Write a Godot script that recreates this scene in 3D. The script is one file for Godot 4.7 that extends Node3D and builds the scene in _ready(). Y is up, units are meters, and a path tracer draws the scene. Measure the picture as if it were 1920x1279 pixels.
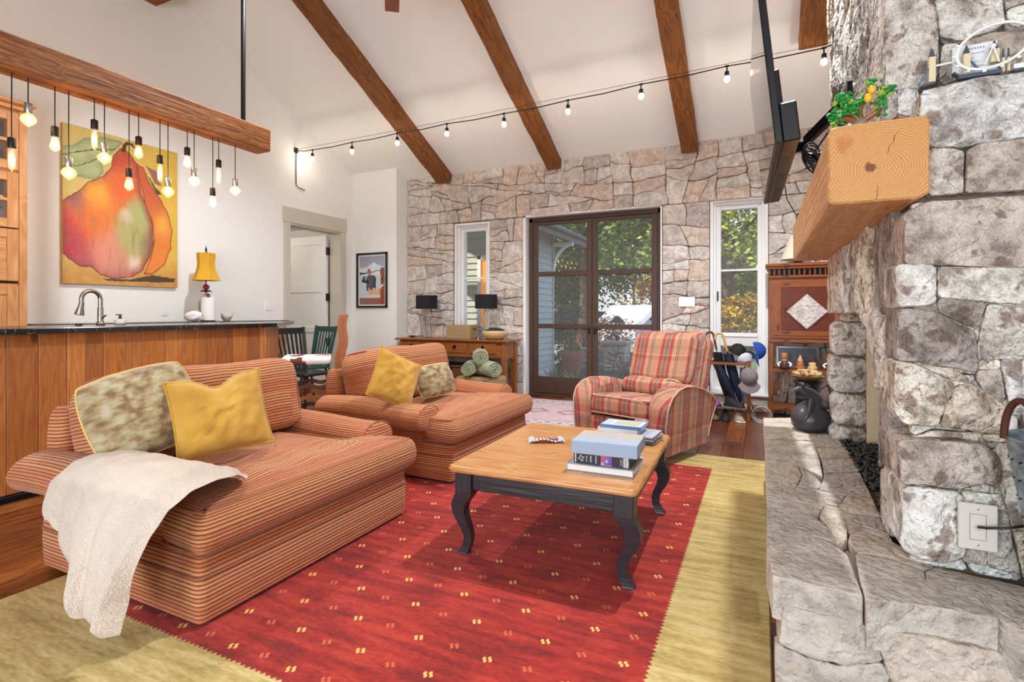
extends Node3D
# A great room: stone fireplace, two corduroy chairs, coffee table, bar with pendant beam, stone wall with glazed doors.

class G:
	# collects triangles for one mesh
	var v := PackedVector3Array()
	var n := PackedVector3Array()
	var t := PackedVector2Array()
	var i := PackedInt32Array()
	var T := Transform3D.IDENTITY

	func at(p: Vector3, rot := Vector3.ZERO) -> G:
		T = Transform3D(Basis.from_euler(rot * PI / 180.0), p)
		return self

	func vt(p: Vector3, nn: Vector3, uv: Vector2) -> int:
		v.append(T * p)
		n.append((T.basis * nn).normalized())
		t.append(uv)
		return v.size() - 1

	func face(ps: Array, uvs := [], hint := Vector3.ZERO) -> void:
		var nn: Vector3 = Vector3.ZERO
		for k in range(1, ps.size() - 1):
			nn += (ps[k + 1] - ps[0]).cross(ps[k] - ps[0])
		var turn := hint != Vector3.ZERO and nn.dot(hint) < 0
		if turn:
			nn = -nn
		nn = nn.normalized()
		var base := v.size()
		for k in ps.size():
			vt(ps[k], nn, uvs[k] if uvs.size() else flat_uv(ps[k], nn))
		for k in range(1, ps.size() - 1):
			if turn:
				i.append_array([base, base + k + 1, base + k])
			else:
				i.append_array([base, base + k, base + k + 1])

	func face_quad(ps: Array) -> G:
		face(ps)
		return self

	func flat_uv(p: Vector3, nn: Vector3) -> Vector2:
		var a := nn.abs()
		if a.x > a.y and a.x > a.z:
			return Vector2(p.z, p.y)
		if a.y > a.z:
			return Vector2(p.x, p.z)
		return Vector2(p.x, p.y)

	func box(c: Vector3, s: Vector3, bev := 0.004, uvo := Vector2.ZERO) -> G:
		var h := s * 0.5
		var b: float = min(bev, min(h.x, min(h.y, h.z)) * 0.9)
		var long := 0
		if s.y > s.x and s.y >= s.z:
			long = 1
		elif s.z > s.x and s.z > s.y:
			long = 2
		for ax in 3:
			var a := (ax + 1) % 3
			var d := (ax + 2) % 3
			if d == long or (a != long and s[d] > s[a]):
				var q := a
				a = d
				d = q
			for sg in [-1.0, 1.0]:
				var ps := []
				var uvs := []
				for k in [[-1, -1], [1, -1], [1, 1], [-1, 1]]:
					var p := Vector3.ZERO
					p[ax] = sg * h[ax]
					p[a] = k[0] * (h[a] - b)
					p[d] = k[1] * (h[d] - b)
					ps.append(c + p)
					uvs.append(Vector2(p[a], p[d] + ax * 0.37) + uvo)
				var hint := Vector3.ZERO
				hint[ax] = sg
				face(ps, uvs, hint)
		if b <= 0.0:
			return self
		for ax in 3:  # edges along ax
			var a := (ax + 1) % 3
			var d := (ax + 2) % 3
			for sa in [-1.0, 1.0]:
				for sd in [-1.0, 1.0]:
					var ps := []
					var uvs := []
					for k in [[0, -1.0], [0, 1.0], [1, 1.0], [1, -1.0]]:
						var p := Vector3.ZERO
						p[ax] = k[1] * (h[ax] - b)
						p[a] = sa * (h[a] - (b if k[0] == 1 else 0.0))
						p[d] = sd * (h[d] - (b if k[0] == 0 else 0.0))
						ps.append(c + p)
						uvs.append(Vector2(p[long], k[0] * b) + uvo)
					var hint := Vector3.ZERO
					hint[a] = sa
					hint[d] = sd
					face(ps, uvs, hint)
		for sx in [-1.0, 1.0]:
			for sy in [-1.0, 1.0]:
				for sz in [-1.0, 1.0]:
					face([c + Vector3(sx * h.x, sy * (h.y - b), sz * (h.z - b)), c + Vector3(sx * (h.x - b), sy * h.y, sz * (h.z - b)), c + Vector3(sx * (h.x - b), sy * (h.y - b), sz * h.z)], [uvo, uvo, uvo], Vector3(sx, sy, sz))
		return self

	func span(a: Vector3, b: Vector3, bev := 0.004, uvo := Vector2.ZERO) -> G:
		return box((a + b) * 0.5, (b - a).abs(), bev, uvo)

	func beam(a: Vector3, b: Vector3, w: float, h: float, bev := 0.004) -> G:
		# a bar from a to b, h across in the upright plane
		var keep := T
		var z := (b - a).normalized()
		var up := Vector3.UP if absf(z.y) < 0.99 else Vector3.RIGHT
		var x := up.cross(z).normalized()
		T = keep * Transform3D(Basis(x, z.cross(x), z), (a + b) * 0.5)
		box(Vector3.ZERO, Vector3(w, h, a.distance_to(b)), bev)
		T = keep
		return self

	func grid(nu: int, nv: int, f: Callable, wrap_u := false) -> G:
		# f(a, b), a and b in 0..1, gives [position, uv]
		var base := v.size()
		for y in nv + 1:
			for x in nu + 1:
				var r: Array = f.call(float(x) / nu, float(y) / nv)
				vt(r[0], Vector3.UP, r[1])
		for y in nv:
			for x in nu:
				var a := base + y * (nu + 1) + x
				i.append_array([a, a + 1, a + nu + 2, a, a + nu + 2, a + nu + 1])
		smooth(base)
		return self

	func smooth(base: int, first := -1) -> void:
		# averaged normals for the vertices from base on; coincident ones are joined
		var sums := {}
		var keys := []
		for k in range(base, v.size()):
			keys.append(Vector3i((v[k] * 20000.0).round()))
		var start := 0
		if first >= 0:
			start = first
		else:
			start = i.size()
			while start >= 3 and i[start - 1] >= base and i[start - 2] >= base and i[start - 3] >= base:
				start -= 3
		for k in range(start, i.size(), 3):
			var nn := (v[i[k + 2]] - v[i[k]]).cross(v[i[k + 1]] - v[i[k]])
			for e in 3:
				var key: Vector3i = keys[i[k + e] - base]
				sums[key] = sums.get(key, Vector3.ZERO) + nn
		for k in range(base, v.size()):
			var s: Vector3 = sums.get(keys[k - base], Vector3.UP)
			n[k] = s.normalized() if s.length_squared() > 1e-20 else Vector3.UP

	func lathe(prof: Array, seg := 24, c := Vector3.ZERO) -> G:
		var keep := T
		T = keep * Transform3D(Basis.IDENTITY, c)
		var len_ := [0.0]
		for k in range(1, prof.size()):
			len_.append(len_[-1] + Vector2(prof[k]).distance_to(prof[k - 1]))
		var m := prof.size() - 1
		grid(seg, m, func(a, b):
			var k := int(round(b * m))
			var r: float = prof[k].x
			return [Vector3(cos(-a * TAU) * r, prof[k].y, sin(-a * TAU) * r), Vector2(a * TAU * 0.1, len_[k])])
		T = keep
		return self

	func cyl(a: Vector3, b: Vector3, r0: float, r1 := -1.0, seg := 12) -> G:
		if r1 < 0:
			r1 = r0
		return tube([a, b], [r0, r1], seg)

	func tube(ps: Array, rad, seg := 8, caps := true) -> G:
		var base := v.size()
		var cnt := ps.size()
		var side := Vector3.ZERO
		var run := 0.0
		for k in cnt:
			var d: Vector3 = (ps[min(k + 1, cnt - 1)] - ps[max(k - 1, 0)]).normalized()
			if side == Vector3.ZERO:
				side = d.cross(Vector3.UP if absf(d.y) < 0.9 else Vector3.RIGHT).normalized()
			side = (side - d * side.dot(d)).normalized()
			var up := side.cross(d)
			if k:
				run += ps[k].distance_to(ps[k - 1])
			var r: float = rad[k] if rad is Array else rad
			for s in seg + 1:
				var an := TAU * s / seg
				var o := side * cos(an) + up * sin(an)
				vt(ps[k] + o * r, o, Vector2(run, an * 0.02))
		for k in cnt - 1:
			for s in seg:
				var a := base + k * (seg + 1) + s
				i.append_array([a, a + 1, a + seg + 2, a, a + seg + 2, a + seg + 1])
		if caps:
			for e in [0, cnt - 1]:
				var d2: Vector3 = (ps[1] - ps[0]) if e == 0 else (ps[cnt - 1] - ps[cnt - 2])
				var ring := []
				for s in seg:
					ring.append(T.affine_inverse() * v[base + e * (seg + 1) + s])
				face(ring, [], -d2 if e == 0 else d2)
		return self

	func ball(c: Vector3, r, seg := 12, rows := 8) -> G:
		var q: Vector3 = r if r is Vector3 else Vector3.ONE * float(r)
		grid(seg, rows, func(a, b): return [c + Vector3(cos(-a * TAU) * sin(b * PI) * q.x, -cos(b * PI) * q.y, sin(-a * TAU) * sin(b * PI) * q.z), Vector2(a * q.x * 6.0, b * q.y * 3.0)])
		return self

	func prism(poly: Array, d0: float, d1: float, bev := 0.0) -> G:
		# polygon in the xy plane, from z = d0 to z = d1 (front), front edge chamfered
		var pts := PackedVector2Array(poly)
		if Geometry2D.is_polygon_clockwise(pts):
			pts.reverse()
		var m := pts.size()
		var inner := PackedVector2Array()
		for k in m:
			var e0 := (pts[k] - pts[(k + m - 1) % m]).normalized()
			var e1 := (pts[(k + 1) % m] - pts[k]).normalized()
			var bis := Vector2(-e0.y - e1.y, e0.x + e1.x)
			bis = bis / maxf(0.3, bis.length_squared() * 0.5)
			inner.append(pts[k] + bis * bev)
		var tris := Geometry2D.triangulate_polygon(inner)
		for s in [0, 1]:
			var z := d1 if s == 1 else d0
			var q := inner if s == 1 else pts
			for k in range(0, tris.size(), 3):
				face([Vector3(q[tris[k]].x, q[tris[k]].y, z), Vector3(q[tris[k + 1]].x, q[tris[k + 1]].y, z), Vector3(q[tris[k + 2]].x, q[tris[k + 2]].y, z)], [], Vector3(0, 0, 1 if d1 > d0 else -1) * (1 if s == 1 else -1))
		var zb := d1 - bev * signf(d1 - d0)
		var run := 0.0
		for k in m:
			var a := pts[k]
			var b := pts[(k + 1) % m]
			var out := Vector3((b - a).y, -(b - a).x, 0)
			var l := a.distance_to(b)
			face([Vector3(a.x, a.y, d0), Vector3(b.x, b.y, d0), Vector3(b.x, b.y, zb), Vector3(a.x, a.y, zb)], [Vector2(run, d0), Vector2(run + l, d0), Vector2(run + l, zb), Vector2(run, zb)], out)
			if bev > 0:
				var ia := inner[k]
				var ib := inner[(k + 1) % m]
				face([Vector3(a.x, a.y, zb), Vector3(b.x, b.y, zb), Vector3(ib.x, ib.y, d1), Vector3(ia.x, ia.y, d1)], [], out + Vector3(0, 0, 0.3 * signf(d1 - d0) * out.length()))
			run += l
		return self

	func stone(poly: Array, back: float, front: float, bev: float, bulge: float, nz: FastNoiseLite, steps := 2, per := 0.0) -> G:
		# rough-faced stone: polygon in xy, rings drawn in towards its middle, face towards +z
		var pts := []
		var src := PackedVector2Array(poly)
		if Geometry2D.is_polygon_clockwise(src):
			src.reverse()
		var m := src.size()
		for k in m:
			var a := src[k]
			var b := src[(k + 1) % m]
			var l := a.distance_to(b)
			var e: float = minf(bev * 1.4, l * 0.3) / l
			pts.append(a.lerp(b, e))
			if per > 0.0:
				var cnt := int(l * (1.0 - 2.0 * e) / per)
				for q in cnt:
					pts.append(a.lerp(b, e + (1.0 - 2.0 * e) * (q + 1.0) / (cnt + 1.0)))
			pts.append(a.lerp(b, 1.0 - e))
		var c := Vector2.ZERO
		for p in pts:
			c += p
		c /= pts.size()
		var mean := 0.0
		for p in pts:
			mean += c.distance_to(p)
		mean /= pts.size()
		var rings := [[0.0, back], [0.0, front - bev], [bev * 0.55, front - bev * 0.25], [bev * 1.3, front]]
		for k in range(1, steps + 1):
			rings.append([lerpf(bev * 1.3, mean, float(k) / (steps + 1.0)), front + bulge * (1.0 - pow(1.0 - float(k) / (steps + 1.0), 2))])
		var base := v.size()
		var i0 := i.size()
		var cnt2 := pts.size()
		for r in rings.size():
			for p in pts:
				var dd: float = c.distance_to(p)
				var f: float = clampf(rings[r][0] / maxf(dd, 0.001), 0.0, 0.97) if r < 4 else rings[r][0] / mean
				var q: Vector2 = p.lerp(c, f)
				var w: float = 0.0 if r == 0 else (0.5 if r == 1 else 1.0)
				var dz: float = nz.get_noise_3d(q.x * 9.0, q.y * 9.0, front * 37.0) * bulge * 1.6 * w
				if r < 3:
					var dx: float = nz.get_noise_3d(q.x * 14.0, q.y * 14.0, 7.7) * bev * 0.55
					q += (p - c).normalized() * dx
				vt(Vector3(q.x, q.y, rings[r][1] + dz), Vector3.BACK, q)
		for r in rings.size() - 1:
			for k in cnt2:
				var a := base + r * cnt2 + k
				var b := base + r * cnt2 + (k + 1) % cnt2
				i.append_array([a, a + cnt2, b + cnt2, a, b + cnt2, b])
		var mid := vt(Vector3(c.x, c.y, front + bulge), Vector3.BACK, c)
		for k in cnt2:
			i.append_array([base + (rings.size() - 1) * cnt2 + k, mid, base + (rings.size() - 1) * cnt2 + (k + 1) % cnt2])
		smooth(base, i0)
		return self

	func soft(outline: Array, y0: float, y1: float, r: float, crown: float, sides_uv := true, sag := 0.0) -> G:
		# upholstered block: outline in xz, rounded over radius r at top and bottom, crowned top
		var pts := PackedVector2Array(outline)
		if Geometry2D.is_polygon_clockwise(pts):
			pts.reverse()
		var m := pts.size()
		var c := Vector2.ZERO
		for p in pts:
			c += p
		c /= m
		var prof := []
		for k in 6:
			var an := -PI / 2 + PI / 2 * k / 5.0
			prof.append([r * (1.0 - cos(an)), y0 + r + r * sin(an), 0.0])
		var mid := prof.size()
		prof.append([-0.006, (y0 + y1) / 2, 0.0])
		for k in 6:
			var an := PI / 2 * k / 5.0
			prof.append([r * (1.0 - cos(an)), y1 - r + r * sin(an), 0.0])
		var base := v.size()
		var i0 := i.size()
		var rows := prof.size()
		var ring_in := func(d: float) -> PackedVector2Array:
			var o := PackedVector2Array()
			for k in m:
				var e0 := (pts[k] - pts[(k + m - 1) % m]).normalized()
				var e1 := (pts[(k + 1) % m] - pts[k]).normalized()
				var bis := Vector2(-e0.y - e1.y, e0.x + e1.x)
				bis = bis / maxf(0.5, bis.length_squared() * 0.5)
				o.append(pts[k] + bis * d)
			return o
		var run := [0.0]
		for k in m:
			run.append(run[-1] + pts[k].distance_to(pts[(k + 1) % m]))
		var last := PackedVector2Array()
		for q in rows:
			var o: PackedVector2Array = ring_in.call(prof[q][0])
			last = o
			for k in m + 1:
				var p := o[k % m]
				vt(Vector3(p.x, prof[q][1], p.y), Vector3.UP, Vector2(run[k], prof[q][1] + (prof[q][0] if q > mid else 0.0)))
		for q in rows - 1:
			for k in m:
				var a := base + q * (m + 1) + k
				i.append_array([a, a + m + 2, a + 1, a, a + m + 1, a + m + 2])
		# top: rings towards the middle
		var top := v.size()
		var xmax := -1e9
		for p in last:
			xmax = maxf(xmax, p.x)
		var nr := 7
		for q in nr + 1:
			var f := float(q) / nr * 0.985
			for k in m + 1:
				var p := last[k % m].lerp(c, f)
				var yy := y1 + crown * (1.0 - pow(1.0 - f, 2.4)) - sag * sin(f * PI) * (0.5 + 0.5 * sin(p.y * 23.0 + p.x * 9.0))
				vt(Vector3(p.x, yy, p.y), Vector3.UP, Vector2(p.y, y1 + r + (xmax - p.x)))
		for q in nr:
			for k in m:
				var a := top + q * (m + 1) + k
				i.append_array([a, a + m + 2, a + 1, a, a + m + 1, a + m + 2])
		smooth(base, i0)
		return self

	func mesh(mat: Material = null) -> ArrayMesh:
		var a := []
		a.resize(Mesh.ARRAY_MAX)
		a[Mesh.ARRAY_VERTEX] = v
		a[Mesh.ARRAY_NORMAL] = n
		a[Mesh.ARRAY_TEX_UV] = t
		a[Mesh.ARRAY_INDEX] = i
		var m := ArrayMesh.new()
		m.add_surface_from_arrays(Mesh.PRIMITIVE_TRIANGLES, a)
		if mat:
			m.surface_set_material(0, mat)
		return m


var M := {}
var rng := RandomNumberGenerator.new()
var rough := FastNoiseLite.new()
var used := {}


func g(p := Vector3.ZERO, rot := Vector3.ZERO) -> G:
	var q := G.new()
	q.at(p, rot)
	return q


func numbered(called: String) -> String:
	used[called] = used.get(called, -1) + 1
	return called if used[called] == 0 else "%s_%03d" % [called, used[called]]


func tag(o: Node, label: String, category := "", group := "", kind := "") -> Node:
	if label:
		o.set_meta("label", label)
	if category:
		o.set_meta("category", category)
	if group:
		o.set_meta("group", group)
	if kind:
		o.set_meta("kind", kind)
	return o


func thing(called: String, label: String, category: String, at := Vector3.ZERO, turn := 0.0, group := "") -> Node3D:
	var o := Node3D.new()
	o.name = numbered(called)
	add_child(o)
	o.position = at
	o.rotation_degrees.y = turn
	tag(o, label, category, group)
	return o


func part(parent: Node, called: String, q: G, mat: Material, at := Vector3.ZERO, rot := Vector3.ZERO) -> MeshInstance3D:
	var o := MeshInstance3D.new()
	o.name = called
	o.mesh = q.mesh(mat)
	parent.add_child(o, true)
	o.position = at
	o.rotation_degrees = rot
	return o


func solo(called: String, label: String, category: String, q: G, mat: Material, at := Vector3.ZERO, turn := 0.0, group := "") -> MeshInstance3D:
	var o := MeshInstance3D.new()
	o.name = numbered(called)
	o.mesh = q.mesh(mat)
	add_child(o)
	o.position = at
	o.rotation_degrees.y = turn
	tag(o, label, category, group)
	return o


func struct(called: String, label: String, q: G, mat: Material) -> MeshInstance3D:
	var o := solo(called, label, "", q, mat)
	o.set_meta("kind", "structure")
	return o


func dup(o: Node3D, label: String, at: Vector3, turn := 0.0, called := "") -> Node3D:
	var c: Node3D = o.duplicate()
	c.name = numbered(called if called else String(o.name).rstrip("_0123456789"))
	add_child(c)
	c.position = at
	c.rotation_degrees.y = turn
	c.set_meta("label", label)
	return c


func c8(r: int, gr: int, b: int) -> Color:
	return Color(r / 255.0, gr / 255.0, b / 255.0)


func mat(called: String, col: Color, roughness := 0.8, metal := 0.0, tex: Texture2D = null, scale := 1.0) -> StandardMaterial3D:
	var m := StandardMaterial3D.new()
	m.resource_name = called
	m.albedo_color = col
	m.roughness = roughness
	m.metallic = metal
	if tex:
		m.albedo_texture = tex
		m.uv1_scale = Vector3.ONE * scale
	M[called] = m
	return m


func bump(m: StandardMaterial3D, tex: Texture2D, cm: float) -> StandardMaterial3D:
	m.heightmap_enabled = true
	m.heightmap_texture = tex
	m.heightmap_scale = cm
	return m


func nbytes(seed_: int, freq: float, w: int, h: int, octaves := 4, kind := FastNoiseLite.TYPE_SIMPLEX_SMOOTH, stretch := 1) -> PackedByteArray:
	# seamless noise, 0..255; stretch > 1 draws it out along x
	var z := FastNoiseLite.new()
	z.seed = seed_
	z.frequency = freq
	z.noise_type = kind
	z.fractal_octaves = octaves
	var im := z.get_seamless_image(w / stretch, h)
	if stretch > 1:
		im.resize(w, h, Image.INTERPOLATE_CUBIC)
	im.convert(Image.FORMAT_L8)
	return im.get_data()


func paint(w: int, h: int, f: Callable) -> ImageTexture:
	# f(x, y) gives the sRGB colour of a pixel
	var by := PackedByteArray()
	by.resize(w * h * 3)
	var k := 0
	for y in h:
		for x in w:
			var c: Color = f.call(x, y)
			by[k] = int(clampf(c.r, 0, 1) * 255.0)
			by[k + 1] = int(clampf(c.g, 0, 1) * 255.0)
			by[k + 2] = int(clampf(c.b, 0, 1) * 255.0)
			k += 3
	return ImageTexture.create_from_image(Image.create_from_data(w, h, false, Image.FORMAT_RGB8, by))


func grey(w: int, h: int, by: PackedByteArray) -> ImageTexture:
	return ImageTexture.create_from_image(Image.create_from_data(w, h, false, Image.FORMAT_L8, by))


func lerp3(stops: Array, f: float) -> Color:
	# stops: [[place, colour], ...]
	if f <= stops[0][0]:
		return stops[0][1]
	for k in range(1, stops.size()):
		if f <= stops[k][0]:
			return stops[k - 1][1].lerp(stops[k][1], (f - stops[k - 1][0]) / (stops[k][0] - stops[k - 1][0]))
	return stops[-1][1]


func wood_tex(seed_: int, lines: float, warp: float, stops: Array, knots := []) -> ImageTexture:
	# grain runs along u
	var w := 512
	var h := 512
	var a := nbytes(seed_, 0.012, w, h, 3, FastNoiseLite.TYPE_SIMPLEX_SMOOTH, 8)
	var b := nbytes(seed_ + 1, 0.09, w, h, 3, FastNoiseLite.TYPE_SIMPLEX_SMOOTH, 16)
	var c := nbytes(seed_ + 2, 0.02, w, h, 2, FastNoiseLite.TYPE_SIMPLEX_SMOOTH, 4)
	return paint(w, h, func(x, y):
		var k: int = y * w + x
		var na := a[k] / 255.0
		var nb := b[k] / 255.0
		var nc := c[k] / 255.0
		var q := 0.0
		var dark := 0.0
		for kn in knots:
			var dx: float = (x - kn.x) / 2.4
			var dy: float = y - kn.y
			var dd := sqrt(dx * dx + dy * dy)
			q += kn.z * exp(-dd / 26.0)
			dark = maxf(dark, 1.0 - smoothstep(5.0, 12.0, dd))
		var ring := 0.5 + 0.5 * sin(TAU * (y / 512.0 * lines + na * warp + q))
		var f := 0.42 * ring + 0.38 * nb + 0.30 * nc - 0.05
		var col := lerp3(stops, clampf(f, 0, 1))
		return col.lerp(stops[0][1] * 0.45, dark * 0.6))


func stone_tex(seed_: int, stops: Array, stain: Color, amount: float, vein: Color) -> ImageTexture:
	var w := 512
	var h := 512
	var a := nbytes(seed_, 0.006, w, h, 4)
	var b := nbytes(seed_ + 1, 0.022, w, h, 5)
	var c := nbytes(seed_ + 2, 0.15, w, h, 3)
	var d := nbytes(seed_ + 3, 0.009, w, h, 5)
	var e := nbytes(seed_ + 4, 0.035, w, h, 4)
	return paint(w, h, func(x, y):
		var k: int = y * w + x
		var f := 0.45 * (a[k] / 255.0) + 0.4 * (b[k] / 255.0) + 0.22 * (c[k] / 255.0) - 0.03
		var col := lerp3(stops, f)
		var s := smoothstep(0.58, 0.72, d[k] / 255.0 * 0.62 + b[k] / 255.0 * 0.38) * amount
		col = col.lerp(stain, s * (0.6 + 0.4 * c[k] / 255.0))
		var vv := 1.0 - smoothstep(0.0, 0.035, absf(e[k] / 255.0 - 0.5))
		col = col.lerp(vein, vv * 0.28 * (a[k] / 255.0))
		var pit := smoothstep(0.80, 0.9, e[k] / 255.0 * 0.5 + c[k] / 255.0 * 0.5)
		return col.lerp(col * 0.55, pit))


func stone_mats(called: String, tex: Texture2D, relief: Texture2D, tints: Array, scale: float, cm: float) -> Array:
	var out := []
	for k in tints.size():
		var m := mat("%s_%d" % [called, k], tints[k], 0.88, 0.0, tex, scale)
		m.uv1_triplanar = true
		m.uv1_triplanar_sharpness = 4.0
		m.uv1_scale = Vector3.ONE * scale * (0.85 + 0.12 * (k % 4))
		m.uv1_offset = Vector3(0.37 * k, 0.61 * k, 0.23 * k)
		bump(m, relief, cm)
		out.append(m)
	return out


var wall_stone := []
var fire_stone := []
var hearth_stone := []


func make_materials() -> void:
	rough.seed = 5
	rough.frequency = 1.0
	rough.fractal_octaves = 3
	# plain ones
	mat("plaster", c8(241, 241, 238), 0.9)
	mat("ceiling_paint", c8(246, 246, 242), 0.92)
	mat("trim_paint", c8(205, 199, 186), 0.55)
	mat("white_paint", c8(240, 240, 238), 0.5)
	mat("white_gloss", c8(243, 243, 241), 0.25)
	mat("mortar", c8(120, 106, 95), 0.95)
	mat("mortar_light", c8(126, 108, 92), 0.95)
	mat("plate_plastic", c8(206, 198, 188), 0.35)
	mat("black_metal", c8(24, 24, 26), 0.45, 0.6)
	mat("black_plastic", c8(20, 21, 24), 0.4)
	mat("tv_body", c8(16, 19, 24), 0.35)
	mat("screen", c8(10, 11, 13), 0.04)
	mat("chrome", c8(215, 215, 215), 0.18, 1.0)
	mat("nickel", c8(170, 165, 158), 0.28, 1.0)
	mat("iron", c8(52, 46, 42), 0.5, 0.8)
	mat("rust_iron", c8(86, 48, 36), 0.7, 0.4)
	mat("black_cord", c8(30, 30, 32), 0.8)
	var gl := mat("glass", Color(1, 1, 1, 0.04), 0.0)
	gl.transparency = BaseMaterial3D.TRANSPARENCY_ALPHA
	gl.metallic_specular = 0.33
	var gb := mat("bulb_glass", Color(1, 0.93, 0.8, 0.05), 0.02)
	gb.transparency = BaseMaterial3D.TRANSPARENCY_ALPHA
	var fil := mat("filament", c8(255, 200, 130), 0.5)
	fil.emission_enabled = true
	fil.emission = c8(255, 196, 120)
	fil.emission_energy_multiplier = 26.0
	var bl := mat("bulb_lit", c8(255, 240, 220), 0.4)
	bl.emission_enabled = true
	bl.emission = c8(255, 236, 210)
	bl.emission_energy_multiplier = 14.0
	var lp := mat("lamp_face", c8(255, 246, 232), 0.5)
	lp.emission_enabled = true
	lp.emission = c8(255, 244, 228)
	lp.emission_energy_multiplier = 6.0
	# woods
	var oak := wood_tex(11, 9.0, 5.0, [[0.0, c8(112, 66, 30)], [0.35, c8(164, 104, 54)], [0.65, c8(192, 130, 74)], [1.0, c8(216, 160, 98)]], [Vector3(120, 300, 3.0)])
	var pine := wood_tex(23, 7.0, 4.0, [[0.0, c8(184, 128, 74)], [0.3, c8(212, 162, 106)], [0.7, c8(226, 182, 130)], [1.0, c8(236, 198, 150)]], [Vector3(150, 210, 4.0), Vector3(400, 420, 3.0)])
	var fir := wood_tex(37, 16.0, 7.0, [[0.0, c8(104, 66, 30)], [0.4, c8(148, 98, 48)], [0.75, c8(176, 122, 64)], [1.0, c8(202, 152, 92)]])
	M["oak_tex"] = oak
	M["pine_tex"] = pine
	M["fir_tex"] = fir
	var wg := nbytes(71, 0.06, 512, 512, 3, FastNoiseLite.TYPE_SIMPLEX_SMOOTH, 16)
	var grain := grey(512, 512, wg)
	M["grain"] = grain
	for k in 5:
		bump(mat("bar_wood_%d" % k, [c8(206, 160, 112), c8(222, 178, 126), c8(184, 138, 96), c8(212, 162, 106), c8(196, 148, 104)][k], 0.48, 0.0, pine, 1.0), grain, 0.12)
		bump(mat("floor_wood_%d" % k, [c8(168, 138, 112), c8(208, 180, 148), c8(136, 104, 84), c8(190, 158, 130), c8(150, 122, 102)][k], 0.32, 0.0, oak, 0.75), grain, 0.08)
	bump(mat("beam_wood", c8(214, 194, 166), 0.75, 0.0, fir, 0.8), grain, 0.6)
	bump(mat("pendant_beam_wood", c8(214, 188, 150), 0.6, 0.0, fir, 1.0), grain, 0.3)
	bump(mat("mantel_wood", c8(240, 224, 206), 0.45, 0.0, pine, 1.1), grain, 0.25)
	mat("cabinet_wood", c8(238, 218, 206), 0.45, 0.0, pine, 0.8)
	mat("console_wood", c8(172, 132, 98), 0.35, 0.0, pine, 1.0)
	mat("armoire_wood", c8(164, 116, 84), 0.4, 0.0, pine, 1.1)
	mat("armoire_dark", c8(120, 66, 48), 0.4, 0.0, pine, 1.1)
	mat("table_top_wood", c8(228, 206, 182), 0.22, 0.0, pine, 0.75)
	mat("stool_wood", c8(180, 128, 74), 0.4, 0.0, pine, 1.5)
	mat("stool_dark", c8(116, 74, 48), 0.5, 0.0, pine, 1.5)
	mat("fan_wood", c8(150, 100, 84), 0.5, 0.0, pine, 1.5)
	bump(mat("table_paint", c8(44, 42, 46), 0.35), grain, 0.15)
	# stones
	var relief := grey(512, 512, nbytes(91, 0.03, 512, 512, 6))
	M["relief"] = relief
	var st1 := stone_tex(101, [[0.25, c8(184, 174, 166)], [0.42, c8(206, 198, 190)], [0.58, c8(224, 217, 209)], [0.75, c8(240, 235, 228)]], c8(172, 154, 142), 0.6, c8(236, 230, 222))
	var st2 := stone_tex(131, [[0.28, c8(158, 151, 144)], [0.42, c8(200, 194, 186)], [0.55, c8(226, 221, 213)], [0.7, c8(248, 245, 239)]], c8(122, 103, 90), 0.9, c8(240, 236, 229))
	var st3 := stone_tex(161, [[0.25, c8(172, 165, 157)], [0.45, c8(200, 194, 186)], [0.65, c8(218, 212, 204)], [0.85, c8(234, 229, 222)]], c8(184, 164, 147), 0.45, c8(214, 208, 199))
	wall_stone = stone_mats("wall_stone", st1, relief, [c8(248, 246, 244), c8(242, 236, 232), c8(246, 246, 246), c8(250, 236, 226), c8(232, 229, 227), c8(255, 254, 253), c8(242, 229, 221), c8(224, 218, 215)], 1.6, 1.0)
	fire_stone = stone_mats("fire_stone", st2, relief, [c8(250, 249, 247), c8(255, 254, 250), c8(234, 230, 226), c8(255, 248, 236), c8(216, 206, 198), c8(244, 246, 248), c8(190, 182, 178), c8(252, 242, 226)], 2.0, 1.6)
	hearth_stone = stone_mats("hearth_stone", st3, relief, [c8(240, 236, 230), c8(228, 224, 218), c8(246, 238, 226), c8(220, 214, 208), c8(236, 226, 214)], 1.8, 1.2)
	bump(mat("firebrick", c8(222, 202, 168), 0.9), relief, 0.3)
	# counter: black stone with pale veins
	var ca := nbytes(201, 0.008, 512, 512, 4)
	var cb := nbytes(202, 0.05, 512, 512, 3)
	var marble := paint(512, 512, func(x, y):
		var k: int = y * 512 + x
		var vv := 1.0 - smoothstep(0.0, 0.012, absf(ca[k] / 255.0 - 0.5 + (cb[k] / 255.0 - 0.5) * 0.05))
		return c8(28, 27, 28).lerp(c8(205, 200, 192), vv * 0.75))
	mat("black_stone", Color.WHITE, 0.16, 0.0, marble, 1.0).uv1_triplanar = true


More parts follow.
